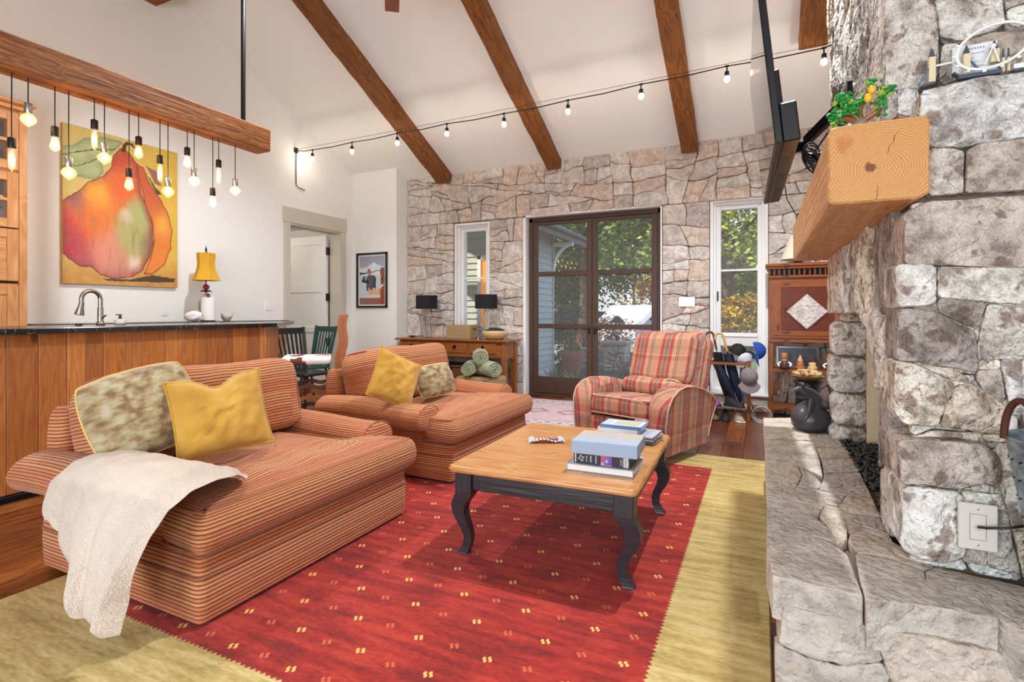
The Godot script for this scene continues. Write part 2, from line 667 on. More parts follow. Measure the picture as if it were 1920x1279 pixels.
func make_fabrics() -> void:
	# corduroy: wales run along u, sixteen to a tile
	var na := nbytes(401, 0.02, 256, 256, 3)
	var nb := nbytes(402, 0.2, 256, 256, 2)
	var wale := []
	for k in 16:
		wale.append([c8(216, 142, 88), c8(224, 164, 112), c8(208, 124, 70), c8(222, 156, 98), c8(212, 136, 84)][(k * 7 + k / 3) % 5])
	var cord := paint(256, 256, func(x, y):
		var k: int = y * 256 + x
		var f := fmod(y / 16.0, 1.0)
		var ridge := pow(sin(f * PI), 0.8)
		var col: Color = c8(116, 60, 36).lerp(wale[int(y / 16.0)], smoothstep(0.25, 0.85, ridge + (nb[k] / 255.0 - 0.5) * 0.25))
		return col.lerp(c8(222, 150, 108), 0.2 * na[k] / 255.0))
	var hb := PackedByteArray()
	hb.resize(256 * 256)
	for y in 256:
		for x in 256:
			hb[y * 256 + x] = int(pow(sin(fmod(y / 16.0, 1.0) * PI), 0.7) * 215.0 + nb[y * 256 + x] * 0.15)
	var cm := mat("corduroy", c8(232, 224, 220), 0.92, 0.0, cord, 1.0)
	cm.uv1_scale = Vector3(1.0, 3.9, 1)
	bump(cm, grey(256, 256, hb), 0.25)
	cm.rim_enabled = true
	cm.rim = 0.35
	# plaid: warp bands along v, weft bands along u
	var warp := [[0.00, c8(206, 168, 136)], [0.06, c8(168, 42, 48)], [0.19, c8(206, 150, 130)], [0.22, c8(98, 100, 96)], [0.35, c8(206, 150, 130)], [0.38, c8(168, 42, 48)], [0.51, c8(210, 176, 144)], [0.66, c8(80, 80, 78)], [0.69, c8(206, 168, 136)], [0.73, c8(80, 80, 78)], [0.76, c8(200, 164, 132)]]
	var weft := [[0.00, c8(204, 150, 130)], [0.16, c8(222, 200, 150)], [0.21, c8(200, 146, 124)], [0.40, c8(148, 144, 116)], [0.49, c8(204, 152, 130)], [0.64, c8(226, 206, 156)], [0.68, c8(190, 100, 94)], [0.80, c8(200, 160, 128)]]
	var band := func(list: Array, f: float) -> Color:
		var c: Color = list[0][1]
		for s in list:
			if f >= s[0]:
				c = s[1]
		return c
	var plaid := paint(256, 256, func(x, y):
		var a: Color = band.call(warp, x / 256.0)
		var b: Color = band.call(weft, y / 256.0)
		var th := 0.64 if (x + y) % 2 == 0 else 0.54
		return b.lerp(a, th).lerp(c8(225, 190, 160), 0.10 * nb[y * 256 + x] / 255.0))
	var pm := mat("plaid", c8(226, 208, 200), 0.9, 0.0, plaid, 1.0)
	pm.uv1_scale = Vector3(4.0, 3.0, 1)
	pm.rim_enabled = true
	pm.rim = 0.2
	mat("plaid_welt", c8(214, 168, 148), 0.9)
	# velvets, fleece
	var nv := nbytes(411, 0.012, 256, 256, 4)
	var vel := paint(256, 256, func(x, y): return c8(196, 150, 50).lerp(c8(226, 186, 92), nv[y * 256 + x] / 255.0))
	var ve := mat("yellow_velvet", c8(226, 214, 180), 0.85, 0.0, vel, 1.5)
	ve.rim_enabled = true
	ve.rim = 0.7
	var nd := nbytes(421, 0.03, 256, 256, 4, FastNoiseLite.TYPE_SIMPLEX_SMOOTH, 2)
	var ne := nbytes(422, 0.012, 256, 256, 3)
	var brin := paint(256, 256, func(x, y):
		var k: int = y * 256 + x
		return lerp3([[0.25, c8(116, 88, 56)], [0.42, c8(142, 118, 78)], [0.55, c8(158, 140, 102)], [0.72, c8(170, 158, 128)]], nd[k] / 255.0 * 0.55 + ne[k] / 255.0 * 0.45))
	var br := mat("brindle_velvet", Color.WHITE, 0.88, 0.0, brin, 3.2)
	br.rim_enabled = true
	br.rim = 0.5
	mat("gold_welt", c8(206, 172, 104), 0.85)
	var nf := nbytes(431, 0.12, 256, 256, 3)
	var fl := mat("fleece", c8(224, 205, 186), 0.95)
	var ft := grey(256, 256, nf)
	fl.uv1_scale = Vector3(8, 8, 1)
	bump(fl, ft, 0.5)
	fl.rim_enabled = true
	fl.rim = 0.6
	var gb := mat("green_fleece", c8(172, 180, 148), 0.95)
	gb.uv1_scale = Vector3(6, 6, 1)
	bump(gb, ft, 0.3)
	gb.rim_enabled = true
	gb.rim = 0.4


const ROOM_L := -5.98
const ROOM_R := 1.3
const STONE_Z := -6.83
const NEAR_Z := 2.2
const EAVE := 3.287
const SLOPE := 0.48
const RIDGE_Z := -3.32


func roof_y(z: float) -> float:
	if z < RIDGE_Z:
		return EAVE + SLOPE * (z - STONE_Z)
	return EAVE + SLOPE * (RIDGE_Z - STONE_Z) - SLOPE * (z - RIDGE_Z)


func split(poly: PackedVector2Array, size: Vector2, out: Array) -> void:
	# cuts a convex polygon by slanted lines until the pieces are of stone size
	var lo := Vector2(1e9, 1e9)
	var hi := -lo
	var area := 0.0
	for k in poly.size():
		lo = lo.min(poly[k])
		hi = hi.max(poly[k])
		area += poly[k].cross(poly[(k + 1) % poly.size()]) * 0.5
	var s := hi - lo
	var goal := size.x * size.y * rng.randf_range(0.55, 1.7)
	if absf(area) < goal and s.x < size.x * 2.1 and s.y < size.y * 2.0 or absf(area) < size.x * size.y * 0.3:
		out.append(poly)
		return
	var across := s.x / size.x > s.y / size.y
	if rng.randf() < 0.15:
		across = not across
	var an := (PI / 2 if across else 0.0) + rng.randfn(0.0, 0.21)
	var mid := lo + s * Vector2(rng.randf_range(0.36, 0.64), rng.randf_range(0.36, 0.64))
	var dir := Vector2(cos(an), sin(an))
	var nn := Vector2(-dir.y, dir.x)
	var sides := [PackedVector2Array(), PackedVector2Array()]
	for k in poly.size():
		var a := poly[k]
		var b := poly[(k + 1) % poly.size()]
		var da := (a - mid).dot(nn)
		var db := (b - mid).dot(nn)
		sides[0 if da >= 0 else 1].append(a)
		if (da >= 0) != (db >= 0):
			var c := a.lerp(b, da / (da - db))
			sides[0].append(c)
			sides[1].append(c)
	for q in sides:
		if q.size() >= 3:
			split(q, size, out)


func shrink(poly: PackedVector2Array, d: float) -> Array:
	# convex polygon moved in by d; empty if nothing is left
	var res := Geometry2D.offset_polygon(poly, -d, Geometry2D.JOIN_MITER)
	if res.is_empty() or res[0].size() < 3:
		return []
	# drop points that are too close together
	var o := []
	for p in res[0]:
		if o.is_empty() or (p.distance_to(o[-1]) > 0.012):
			o.append(p)
	if o.size() > 3 and o[0].distance_to(o[-1]) < 0.012:
		o.pop_back()
	return o if o.size() >= 3 else []


func lay_stones(parent: Node, rect: Array, size: Vector2, place: Transform3D, mats: Array, joint: float, deep: float, bev: float, bulge: float, per := 0.0, steps := 1, spread := 0.012) -> void:
	var cells := []
	split(PackedVector2Array(rect), size, cells)
	var lo := Vector2(rect[0])
	var hi := Vector2(rect[2])
	for raw in cells:
		# sides waver, the same for the stones on either side of a joint
		var cell := PackedVector2Array()
		for k in raw.size():
			var a: Vector2 = raw[k]
			var b: Vector2 = raw[(k + 1) % raw.size()]
			var cnt := maxi(1, int(a.distance_to(b) / 0.07))
			for q2 in cnt:
				var p := a.lerp(b, float(q2) / cnt)
				var room := minf(minf(p.x - lo.x, hi.x - p.x), minf(p.y - lo.y, hi.y - p.y))
				var amp := minf(0.024, maxf(0.0, room) * 0.5)
				cell.append(p + Vector2(rough.get_noise_2d(p.x * 3.1, p.y * 3.1 + 40.0) + 0.5 * rough.get_noise_2d(p.x * 9.0, p.y * 9.0 + 80.0), rough.get_noise_2d(p.x * 3.1 + 90.0, p.y * 3.1) + 0.5 * rough.get_noise_2d(p.x * 9.0 + 60.0, p.y * 9.0)) * amp * 1.6)
		var s := shrink(cell, joint)
		if s.is_empty():
			continue
		var q := g()
		q.T = place
		q.stone(s, -deep, rng.randf_range(-spread, spread), bev * rng.randf_range(0.8, 1.5), bulge * rng.randf_range(0.4, 1.5), rough, steps, per)
		part(parent, "stone", q, mats[rng.randi() % mats.size()])


func box_rect(x0: float, y0: float, x1: float, y1: float) -> Array:
	return [Vector2(x0, y0), Vector2(x1, y0), Vector2(x1, y1), Vector2(x0, y1)]


func make_shell() -> void:
	# floor of boards
	var fl := struct("floor", "wide board floor of mixed brown planks", g().span(Vector3(ROOM_L - 0.2, -0.2, -7.2), Vector3(ROOM_R + 0.2, -0.016, NEAR_Z + 0.2), 0.0), M["stool_dark"])
	var x := ROOM_L
	while x < ROOM_R:
		var w := rng.randf_range(0.15, 0.22)
		w = minf(w, ROOM_R - x)
		var z := STONE_Z - 0.1 - rng.randf() * 1.2
		while z < NEAR_Z:
			var l := rng.randf_range(1.3, 2.9)
			var z0 := maxf(z, STONE_Z - 0.1)
			var z1 := minf(z + l, NEAR_Z)
			if z1 > z0 + 0.05:
				part(fl, "plank", g().span(Vector3(x + 0.0008, -0.018, z0 + 0.0008), Vector3(x + w - 0.0008, rng.randf_range(-0.0006, 0.0), z1 - 0.0008), 0.0015, Vector2(rng.randf() * 3, rng.randf() * 3)), M["floor_wood_%d" % (rng.randi() % 5)])
			z += l
		x += w
	# ceiling: two slopes of a gable
	var cg := g()
	var up := 0.14
	for s in [[STONE_Z - 0.45, RIDGE_Z], [RIDGE_Z, NEAR_Z + 0.4]]:
		var ya := roof_y(s[0])
		var yb := roof_y(s[1])
		var xa := ROOM_L - 0.3
		var xb := ROOM_R + 0.3
		var q := [Vector3(xa, ya, s[0]), Vector3(xb, ya, s[0]), Vector3(xb, yb, s[1]), Vector3(xa, yb, s[1])]
		cg.face(q, [], Vector3.DOWN)
		cg.face([q[0] + Vector3.UP * up, q[1] + Vector3.UP * up, q[2] + Vector3.UP * up, q[3] + Vector3.UP * up], [], Vector3.UP)
		cg.face([q[0], q[1], q[1] + Vector3.UP * up, q[0] + Vector3.UP * up], [])
		cg.face([q[3], q[2], q[2] + Vector3.UP * up, q[3] + Vector3.UP * up], [])
		cg.face([q[0], q[3], q[3] + Vector3.UP * up, q[0] + Vector3.UP * up], [])
		cg.face([q[1], q[2], q[2] + Vector3.UP * up, q[1] + Vector3.UP * up], [])
	struct("ceiling", "white vaulted gable ceiling", cg, M["ceiling_paint"])
	# end walls are gables: outline in (-z, y), extruded in x
	var door0 := -5.30
	var door1 := -6.31
	var dtop := 2.44
	var wl := g()
	wl.T = Transform3D(Basis(Vector3(0, 0, -1), Vector3(0, 1, 0), Vector3(1, 0, 0)), Vector3(ROOM_L - 0.2, 0, 0))
	wl.prism([Vector2(-NEAR_Z, 0), Vector2(-door0, 0), Vector2(-door0, roof_y(door0)), Vector2(-RIDGE_Z, roof_y(RIDGE_Z)), Vector2(-NEAR_Z, roof_y(NEAR_Z))], 0.0, 0.2)
	wl.prism([Vector2(-door0, dtop), Vector2(-door1, dtop), Vector2(-door1, roof_y(door1)), Vector2(-door0, roof_y(door0))], 0.0, 0.2)
	wl.prism([Vector2(-door1, 0), Vector2(-STONE_Z + 0.3, 0), Vector2(-STONE_Z + 0.3, roof_y(STONE_Z - 0.3)), Vector2(-door1, roof_y(door1))], 0.0, 0.2)
	wl.T = Transform3D.IDENTITY
	struct("wall_left", "white plaster gable wall with the painting", wl, M["plaster"])
	struct("wall_corner", "white plaster wall return beside the stone wall", g().span(Vector3(ROOM_L, 0, STONE_Z - 0.1), Vector3(-5.09, roof_y(-6.56) - 0.001, -6.56), 0.003), M["plaster"])
	var wr := g()
	wr.T = Transform3D(Basis(Vector3(0, 0, -1), Vector3(0, 1, 0), Vector3(1, 0, 0)), Vector3(ROOM_R, 0, 0))
	wr.prism([Vector2(-NEAR_Z, 0), Vector2(-STONE_Z + 0.3, 0), Vector2(-STONE_Z + 0.3, roof_y(STONE_Z - 0.3)), Vector2(-RIDGE_Z, roof_y(RIDGE_Z)), Vector2(-NEAR_Z, roof_y(NEAR_Z))], 0.0, 0.2)
	struct("wall_right", "white plaster gable wall behind the fireplace", wr, M["plaster"])
	# wall behind the camera with a wide window
	var wn := g()
	var nt := roof_y(NEAR_Z)
	var holes := [[-2.6, -1.1], [0.1, 1.1]]
	wn.span(Vector3(ROOM_L, 0, NEAR_Z), Vector3(-2.6, nt, NEAR_Z + 0.2), 0.0)
	wn.span(Vector3(-1.1, 0, NEAR_Z), Vector3(0.1, nt, NEAR_Z + 0.2), 0.0)
	wn.span(Vector3(1.1, 0, NEAR_Z), Vector3(ROOM_R, nt, NEAR_Z + 0.2), 0.0)
	for hl in holes:
		wn.span(Vector3(hl[0], 0, NEAR_Z), Vector3(hl[1], 0.3, NEAR_Z + 0.2), 0.0)
		wn.span(Vector3(hl[0], 2.2, NEAR_Z), Vector3(hl[1], nt, NEAR_Z + 0.2), 0.0)
	struct("wall_near", "white plaster wall with two windows", wn, M["plaster"])
	for k in 2:
		var hl: Array = holes[k]
		var w3 := g()
		for xx in [hl[0] + 0.035, (hl[0] + hl[1]) / 2, hl[1] - 0.035]:
			w3.span(Vector3(xx - 0.035, 0.3, NEAR_Z + 0.05), Vector3(xx + 0.035, 2.2, NEAR_Z + 0.12))
		for yy in [0.335, 2.165]:
			w3.span(Vector3(hl[0], yy - 0.035, NEAR_Z + 0.05), Vector3(hl[1], yy + 0.035, NEAR_Z + 0.12))
		struct("window_%d" % (3 + k), ["wide white framed window behind the seating", "white framed window beside the fireplace end"][k], w3, M["white_paint"])
	# stone wall: backing with three openings
	var bk := g()
	var b0 := STONE_Z - 0.32
	var b1 := STONE_Z - 0.03
	for r in [[-5.09, 0, -4.23, 2.53], [-4.23, 0, -3.62, 0.55], [-3.62, 0, -3.076, 2.53], [-1.141, 0, -0.57, 2.556], [-0.57, 0, 0.07, 0.21], [0.07, 0, ROOM_R, 2.556], [-5.09, 2.53, -3.076, 3.28], [-3.076, 2.556, ROOM_R, 3.28]]:
		bk.span(Vector3(r[0], r[1], b0), Vector3(r[2], r[3], b1), 0.0)
	var ws := struct("wall_back", "rough pale stone wall with the glazed doors", bk, M["mortar"])
	var place := Transform3D(Basis.IDENTITY, Vector3(0, 0, STONE_Z))
	for r in [[-5.09, 2.54, ROOM_R, 3.285], [-5.09, 0, -4.235, 2.54], [-3.615, 0, -3.08, 2.54], [-1.137, 0, -0.575, 2.54], [0.075, 0, ROOM_R, 2.54], [-4.235, 0, -3.615, 0.55], [-0.575, 0, 0.075, 0.2]]:
		lay_stones(ws, box_rect(r[0], r[1], r[2], r[3]), Vector2(0.33, 0.22), place, wall_stone, 0.0025, 0.06, 0.007, 0.009, 0.0, 2)
	# rafters, ridge beam
	for b in [[-4.5, -4.26, STONE_Z + 0.005], [-2.69, -2.49, STONE_Z + 0.005], [-0.9, -0.7, STONE_Z + 0.005], [0.32, 0.56, -5.73]]:
		var rb := g()
		var z0: float = b[2]
		var z1 := RIDGE_Z - 0.1
		rough_beam(rb, Vector3((b[0] + b[1]) / 2, roof_y(z0) - 0.07, z0), Vector3((b[0] + b[1]) / 2, roof_y(z1) - 0.07, z1), b[1] - b[0], 0.15)
		var o := struct("ceiling_beam", "", rb, M["beam_wood"])
		o.set_meta("label", {-4.5: "rough brown ceiling beam nearest the painting wall", -2.69: "rough brown ceiling beam above the glazed doors", -0.9: "rough brown ceiling beam beside the tall casement window", 0.32: "short brown ceiling beam beside the chimney"}[b[0]])
	var rg := g()
	rough_beam(rg, Vector3(ROOM_L, 4.70, -3.36), Vector3(ROOM_R, 4.70, -3.36), 0.34, 0.34)
	struct("ridge_beam", "thick brown ridge beam under the gable", rg, M["beam_wood"])


func rough_beam(q: G, a: Vector3, b: Vector3, w: float, h: float, wave := 0.008) -> void:
	# hewn timber: faces waver a little
	var z := (b - a).normalized()
	var x := Vector3.UP.cross(z).normalized()
	var y := z.cross(x)
	var l := a.distance_to(b)
	var m := int(l / 0.07)
	var ring := []
	var e := 0.012
	for c in [[-1, -1, e, 0], [1, -1, -e, 0], [1, -1, 0, e], [1, 1, 0, -e], [1, 1, -e, 0], [-1, 1, e, 0], [-1, 1, 0, -e], [-1, -1, 0, e]]:
		ring.append(Vector2(c[0] * w / 2 + c[2], c[1] * h / 2 + c[3]))
	for s in ring.size():
		var p0: Vector2 = ring[s]
		var p1: Vector2 = ring[(s + 1) % ring.size()]
		q.grid(m, 1, func(u, v):
			var p := p0.lerp(p1, v)
			var d := Vector3(a.lerp(b, u))
			var k := rough.get_noise_3d(u * l * 2.2, p.x * 9.0, p.y * 9.0 + a.x) * wave
			return [d + x * (p.x + k * signf(p.x)) + y * (p.y + k * signf(p.y)), Vector2(u * l, p.x + p.y + 0.13 * s)])
	for e2 in [0, 1]:
		var ps := []
		for p in ring:
			ps.append((a if e2 == 0 else b) + x * p.x + y * p.y)
		q.face(ps, [], -z if e2 == 0 else z)


func ray(px: float, py: float) -> Vector3:
	# direction seen at a place of the 1920 x 1279 photograph
	var u := (px - 960.0) / 985.0
	var w := (586.0 - py) / 985.0
	var th := atan(0.475)
	return Vector3(u * cos(th) - sin(th), w, -u * sin(th) - cos(th))


func on_z(px: float, py: float, z: float) -> Vector3:
	var d := ray(px, py)
	return Vector3(0, 1.18, 0) + d * (z / d.z)


func on_y(px: float, py: float, y: float) -> Vector3:
	var d := ray(px, py)
	return Vector3(0, 1.18, 0) + d * ((y - 1.18) / d.y)


func on_x(px: float, py: float, x: float) -> Vector3:
	var d := ray(px, py)
	return Vector3(0, 1.18, 0) + d * (x / d.x)


func traced(parent: Node, pts: Array, off: Vector2, zoom: float, plane: String, at: float, deep: float, front: float, bev: float, bulge: float, m: Material, joint := -0.0015) -> void:
	var poly := PackedVector2Array()
	for p in pts:
		var px: float = off.x + p[0] / zoom
		var py: float = off.y + p[1] / zoom
		if plane == "z":
			var w := on_z(px, py, at)
			poly.append(Vector2(w.x, w.y))
		else:
			var w := on_y(px, py, at)
			poly.append(Vector2(w.x, -w.z))
	if Geometry2D.is_polygon_clockwise(poly):
		poly.reverse()
	var s := shrink(poly, joint)
	if s.is_empty():
		return
	var q := g()
	q.T = Transform3D(Basis.IDENTITY, Vector3(0, 0, at)) if plane == "z" else Transform3D(Basis(Vector3(1, 0, 0), Vector3(0, 0, -1), Vector3(0, 1, 0)), Vector3(0, at, 0))
	q.stone(s, -deep, front, bev * 0.3, bulge * 0.5, rough, 5, 0.03)
	part(parent, "stone", q, m)


func make_fireplace() -> void:
	var fp := thing("stone_fireplace", "tall rough stone fireplace and chimney with open firebox", "fireplace")
	var core := g()
	core.span(Vector3(0.41, 0.432, -2.2), Vector3(ROOM_R - 0.012, 1.25, -1.9), 0.0)
	core.span(Vector3(0.41, 0.432, -3.62), Vector3(ROOM_R - 0.012, 1.25, -3.53), 0.0)
	core.span(Vector3(0.41, 1.2, -3.62), Vector3(ROOM_R - 0.012, 1.80, -1.9), 0.0)
	core.span(Vector3(0.41, 1.80, -3.62), Vector3(ROOM_R - 0.012, 4.22, -2.02), 0.0)
	core.span(Vector3(0.92, 0.432, -3.62), Vector3(ROOM_R - 0.012, 1.25, -1.9), 0.0)
	part(fp, "core", core, M["mortar_light"])
	var lin := g()
	lin.span(Vector3(0.88, 0.44, -3.53), Vector3(0.92, 1.2, -2.2), 0.0)
	lin.span(Vector3(0.53, 0.44, -3.53), Vector3(0.9, 1.2, -3.49), 0.0)
	lin.span(Vector3(0.53, 0.44, -2.23), Vector3(0.9, 1.2, -2.19), 0.0)
	lin.span(Vector3(0.45, 1.17, -3.53), Vector3(0.9, 1.2, -2.19), 0.0)
	part(fp, "firebrick_lining", lin, M["firebrick"])
	# end of the chimney breast, towards the bucket: stones as they lie
	var A := Vector2(1640, 380)
	var a := 2.664
	var L := -1.85
	var f := fire_stone
	traced(fp, [[150, 50], [270, -8], [480, -22], [760, -36], [1000, -45], [1000, 335], [746, 325], [500, 318], [155, 305]], A, a, "z", L, 0.16, 0.0, 0.02, 0.02, f[4])
	traced(fp, [[108, 310], [300, 314], [305, 505], [215, 520], [108, 525]], A, a, "z", L, 0.16, 0.005, 0.022, 0.02, f[0])
	traced(fp, [[320, 320], [746, 330], [1000, 338], [1000, 515], [746, 505], [560, 495], [315, 470]], A, a, "z", L, 0.1, 0.0, 0.018, 0.014, f[1])
	traced(fp, [[318, 485], [355, 472], [560, 502], [540, 600], [512, 630], [420, 590], [325, 545]], A, a, "z", L, 0.1, -0.004, 0.016, 0.012, f[6])
	traced(fp, [[118, 530], [180, 528], [312, 545], [430, 605], [508, 650], [515, 850], [400, 828], [200, 795], [112, 785]], A, a, "z", L, 0.16, 0.004, 0.02, 0.018, f[6])
	traced(fp, [[570, 510], [746, 525], [1000, 530], [1000, 785], [746, 780], [525, 785], [520, 705], [545, 600]], A, a, "z", L, 0.1, 0.0, 0.016, 0.016, f[2])
	traced(fp, [[525, 790], [630, 786], [635, 830], [522, 835]], A, a, "z", L, 0.08, -0.006, 0.01, 0.006, f[3])
	traced(fp, [[515, 840], [640, 838], [662, 985], [640, 1000], [560, 955], [505, 880]], A, a, "z", L, 0.08, -0.006, 0.014, 0.012, f[4])
	traced(fp, [[634, 786], [735, 786], [742, 1065], [690, 1050], [655, 880]], A, a, "z", L, 0.1, 0.0, 0.014, 0.01, f[5])
	traced(fp, [[740, 786], [1000, 790], [1000, 1180], [750, 1190]], A, a, "z", L, 0.1, 0.0, 0.016, 0.014, f[2])
	traced(fp, [[100, 795], [200, 802], [400, 902], [388, 950], [330, 1060], [310, 1120], [150, 1108], [100, 1050]], A, a, "z", L, 0.16, 0.006, 0.02, 0.022, f[3])
	traced(fp, [[222, 818], [400, 836], [480, 880], [470, 902], [410, 894]], A, a, "z", L, 0.07, -0.012, 0.01, 0.008, f[7])
	traced(fp, [[408, 915], [500, 908], [590, 970], [680, 1040], [655, 1155], [560, 1152], [325, 1112], [345, 1055]], A, a, "z", L, 0.1, 0.002, 0.02, 0.024, f[7])
	traced(fp, [[690, 1068], [716, 1078], [724, 1160], [662, 1152]], A, a, "z", L, 0.07, -0.008, 0.01, 0.008, f[1])
	traced(fp, [[550, 1165], [730, 1165], [735, 1190], [640, 1200], [560, 1188]], A, a, "z", L, 0.07, -0.006, 0.008, 0.006, f[3])
	var B := Vector2(1690, 820)
	var b := 4.57
	traced(fp, [[-20, 25], [300, 8], [520, 22], [715, 60], [830, 200], [842, 400], [700, 393], [480, 448], [210, 405], [-10, 398]], B, b, "z", L, 0.16, 0.012, 0.024, 0.026, f[4])
	traced(fp, [[0, 405], [240, 415], [500, 470], [520, 560], [540, 940], [520, 1040], [400, 1062], [290, 1060], [100, 1005], [-20, 925]], B, b, "z", L, 0.16, 0.02, 0.028, 0.026, f[0])
	traced(fp, [[590, 430], [690, 404], [800, 430], [800, 485], [620, 470]], B, b, "z", L, 0.08, -0.004, 0.01, 0.008, f[2])
	traced(fp, [[530, 462], [860, 497], [895, 625], [800, 600], [520, 556]], B, b, "z", L, 0.08, 0.0, 0.012, 0.008, f[1])
	traced(fp, [[545, 560], [810, 610], [810, 960], [545, 930]], B, b, "z", L, 0.08, -0.012, 0.008, 0.004, f[2])
	traced(fp, [[545, 932], [740, 962], [732, 1112], [530, 1062]], B, b, "z", L, 0.08, 0.0, 0.014, 0.01, f[4])
	traced(fp, [[815, 630], [905, 640], [960, 900], [1030, 1180], [900, 1160], [748, 1115], [752, 975], [808, 960]], B, b, "z", L, 0.1, 0.0, 0.016, 0.014, f[2])
	traced(fp, [[900, 420], [1500, 430], [1500, 800], [960, 800], [900, 560]], B, b, "z", L, 0.1, 0.0, 0.016, 0.014, f[0])
	traced(fp, [[970, 810], [1500, 810], [1500, 1330], [1050, 1200]], B, b, "z", L, 0.1, 0.0, 0.016, 0.014, f[7])
	traced(fp, [[850, 60], [1500, 60], [1500, 415], [860, 410], [835, 190]], B, b, "z", L, 0.1, -0.01, 0.016, 0.014, f[3])
	var C := Vector2(1550, 0)
	var c := 3.197
	var U := -1.97
	traced(fp, [[570, 540], [640, 525], [870, 468], [1183, 422], [1500, 380], [1500, 790], [1183, 820], [900, 858], [740, 884], [620, 880], [562, 690]], C, c, "z", L, 0.2, 0.0, 0.03, 0.024, f[5])
	traced(fp, [[625, 890], [740, 890], [822, 908], [820, 1155], [625, 1170], [600, 1100], [600, 950]], C, c, "z", L, 0.14, 0.0, 0.012, 0.012, f[2])
	traced(fp, [[838, 905], [920, 862], [1183, 826], [1500, 790], [1500, 1095], [1183, 1132], [830, 1155]], C, c, "z", L, 0.12, 0.0, 0.016, 0.018, f[4])
	traced(fp, [[425, 540], [542, 528], [556, 660], [505, 697], [428, 684]], C, c, "z", U, 0.12, 0.01, 0.016, 0.014, f[5])
	traced(fp, [[345, -420], [600, -420], [640, -200], [600, -5], [660, 60], [665, 200], [672, 420], [640, 522], [420, 545], [350, 530]], C, c, "z", U, 0.16, 0.006, 0.02, 0.026, f[2])
	traced(fp, [[655, -5], [1050, -5], [1075, 130], [1000, 178], [790, 243], [690, 208], [668, 130]], C, c, "z", U, 0.12, 0.004, 0.02, 0.018, f[0])
	traced(fp, [[1080, 58], [1183, 20], [1500, -30], [1500, 110], [1183, 150], [1110, 150]], C, c, "z", U, 0.1, 0.0, 0.016, 0.014, f[1])
	traced(fp, [[1066, -5], [1500, -60], [1500, -40], [1183, 10], [1076, 48]], C, c, "z", U, 0.1, 0.0, 0.008, 0.006, f[2])
	traced(fp, [[700, 262], [790, 252], [802, 470], [700, 500], [676, 440]], C, c, "z", U, 0.12, 0.0, 0.016, 0.014, f[1])
	traced(fp, [[800, 250], [1000, 188], [1150, 178], [1500, 130], [1500, 375], [1183, 420], [870, 465], [812, 440]], C, c, "z", U, 0.12, 0.0, 0.016, 0.016, f[4])
	traced(fp, [[350, 548], [420, 548], [426, 690], [352, 740]], C, c, "z", U, 0.14, 0.004, 0.016, 0.014, f[2])
	var fr := Transform3D(Basis.IDENTITY, Vector3(0, 0, U))
	lay_stones(fp, box_rect(0.66, 2.4, ROOM_R - 0.012, 4.2), Vector2(0.35, 0.26), fr, f, 0.005, 0.06, 0.009, 0.012, 0.06, 3)
	lay_stones(fp, box_rect(0.37, 2.62, 0.66, 4.2), Vector2(0.3, 0.3), fr, f, 0.005, 0.06, 0.009, 0.012, 0.06, 3)
	lay_stones(fp, box_rect(0.80, 0.47, ROOM_R - 0.012, 1.8), Vector2(0.35, 0.26), Transform3D(Basis.IDENTITY, Vector3(0, 0, L)), f, 0.005, 0.06, 0.009, 0.012, 0.06, 3)
	lay_stones(fp, box_rect(0.39, 0.45, 0.80, 1.50), Vector2(0.22, 0.13), Transform3D(Basis.IDENTITY, Vector3(0, 0, L - 0.022)), f, 0.002, 0.02, 0.006, 0.005, 0.0, 1)
	# front of the chimney breast, towards the seats
	var side := Transform3D(Basis(Vector3(0, 0, 1), Vector3(0, 1, 0), Vector3(-1, 0, 0)), Vector3(0.365, 0, 0))
	lay_stones(fp, box_rect(-3.66, 1.17, -2.02, 1.53), Vector2(0.4, 0.3), side, f, 0.004, 0.06, 0.007, 0.010, 0.05, 3)
	lay_stones(fp, box_rect(-2.2, 0.46, -2.02, 1.17), Vector2(0.25, 0.26), side, f, 0.004, 0.06, 0.007, 0.010, 0.05, 3)
	lay_stones(fp, box_rect(-3.66, 1.70, -2.14, 4.2), Vector2(0.55, 0.5), side, f, 0.004, 0.06, 0.008, 0.011, 0.05, 4)
	# far jamb, a pier of blocks, and the corbel over it
	var jy := [0.44, 0.536, 0.72, 0.93, 1.13]
	for k in 4:
		var q := g()
		q.T = Transform3D(Basis.IDENTITY, Vector3(0, 0, -3.5))
		q.stone(shrink(PackedVector2Array(box_rect(0.352 + 0.01 * (k % 2), jy[k], 0.54, jy[k + 1])), 0.003), -0.15, 0.0, 0.018, 0.012, rough, 3, 0.05)
		part(fp, "stone", q, f[[2, 0, 5, 1][k]])
	var cb := g()
	cb.T = Transform3D(Basis.IDENTITY, Vector3(0, 0, -3.42))
	cb.stone(box_rect(0.40, 1.13, 0.56, 1.185), -0.2, 0.0, 0.012, 0.006, rough, 2, 0.05)
	part(fp, "stone", cb, f[3])
	var cl := g()
	cl.T = side
	cl.stone([Vector2(-2.2, 0.95), Vector2(-2.2, 1.2), Vector2(-2.62, 1.2), Vector2(-2.42, 1.13), Vector2(-2.28, 1.06)], -0.14, 0.0, 0.012, 0.01, rough, 2, 0.05)
	part(fp, "stone", cl, f[1])
	# raised hearth
	var he := thing("raised_hearth", "long raised hearth of flat grey stone slabs before the fireplace", "hearth")
	part(he, "core", g().span(Vector3(0.075, 0, -3.9), Vector3(ROOM_R - 0.012, 0.43, -1.62), 0.0), M["mortar_light"])
	var D := Vector2(1400, 780)
	var d := 2.5635
	var h := hearth_stone
	var Y := 0.46
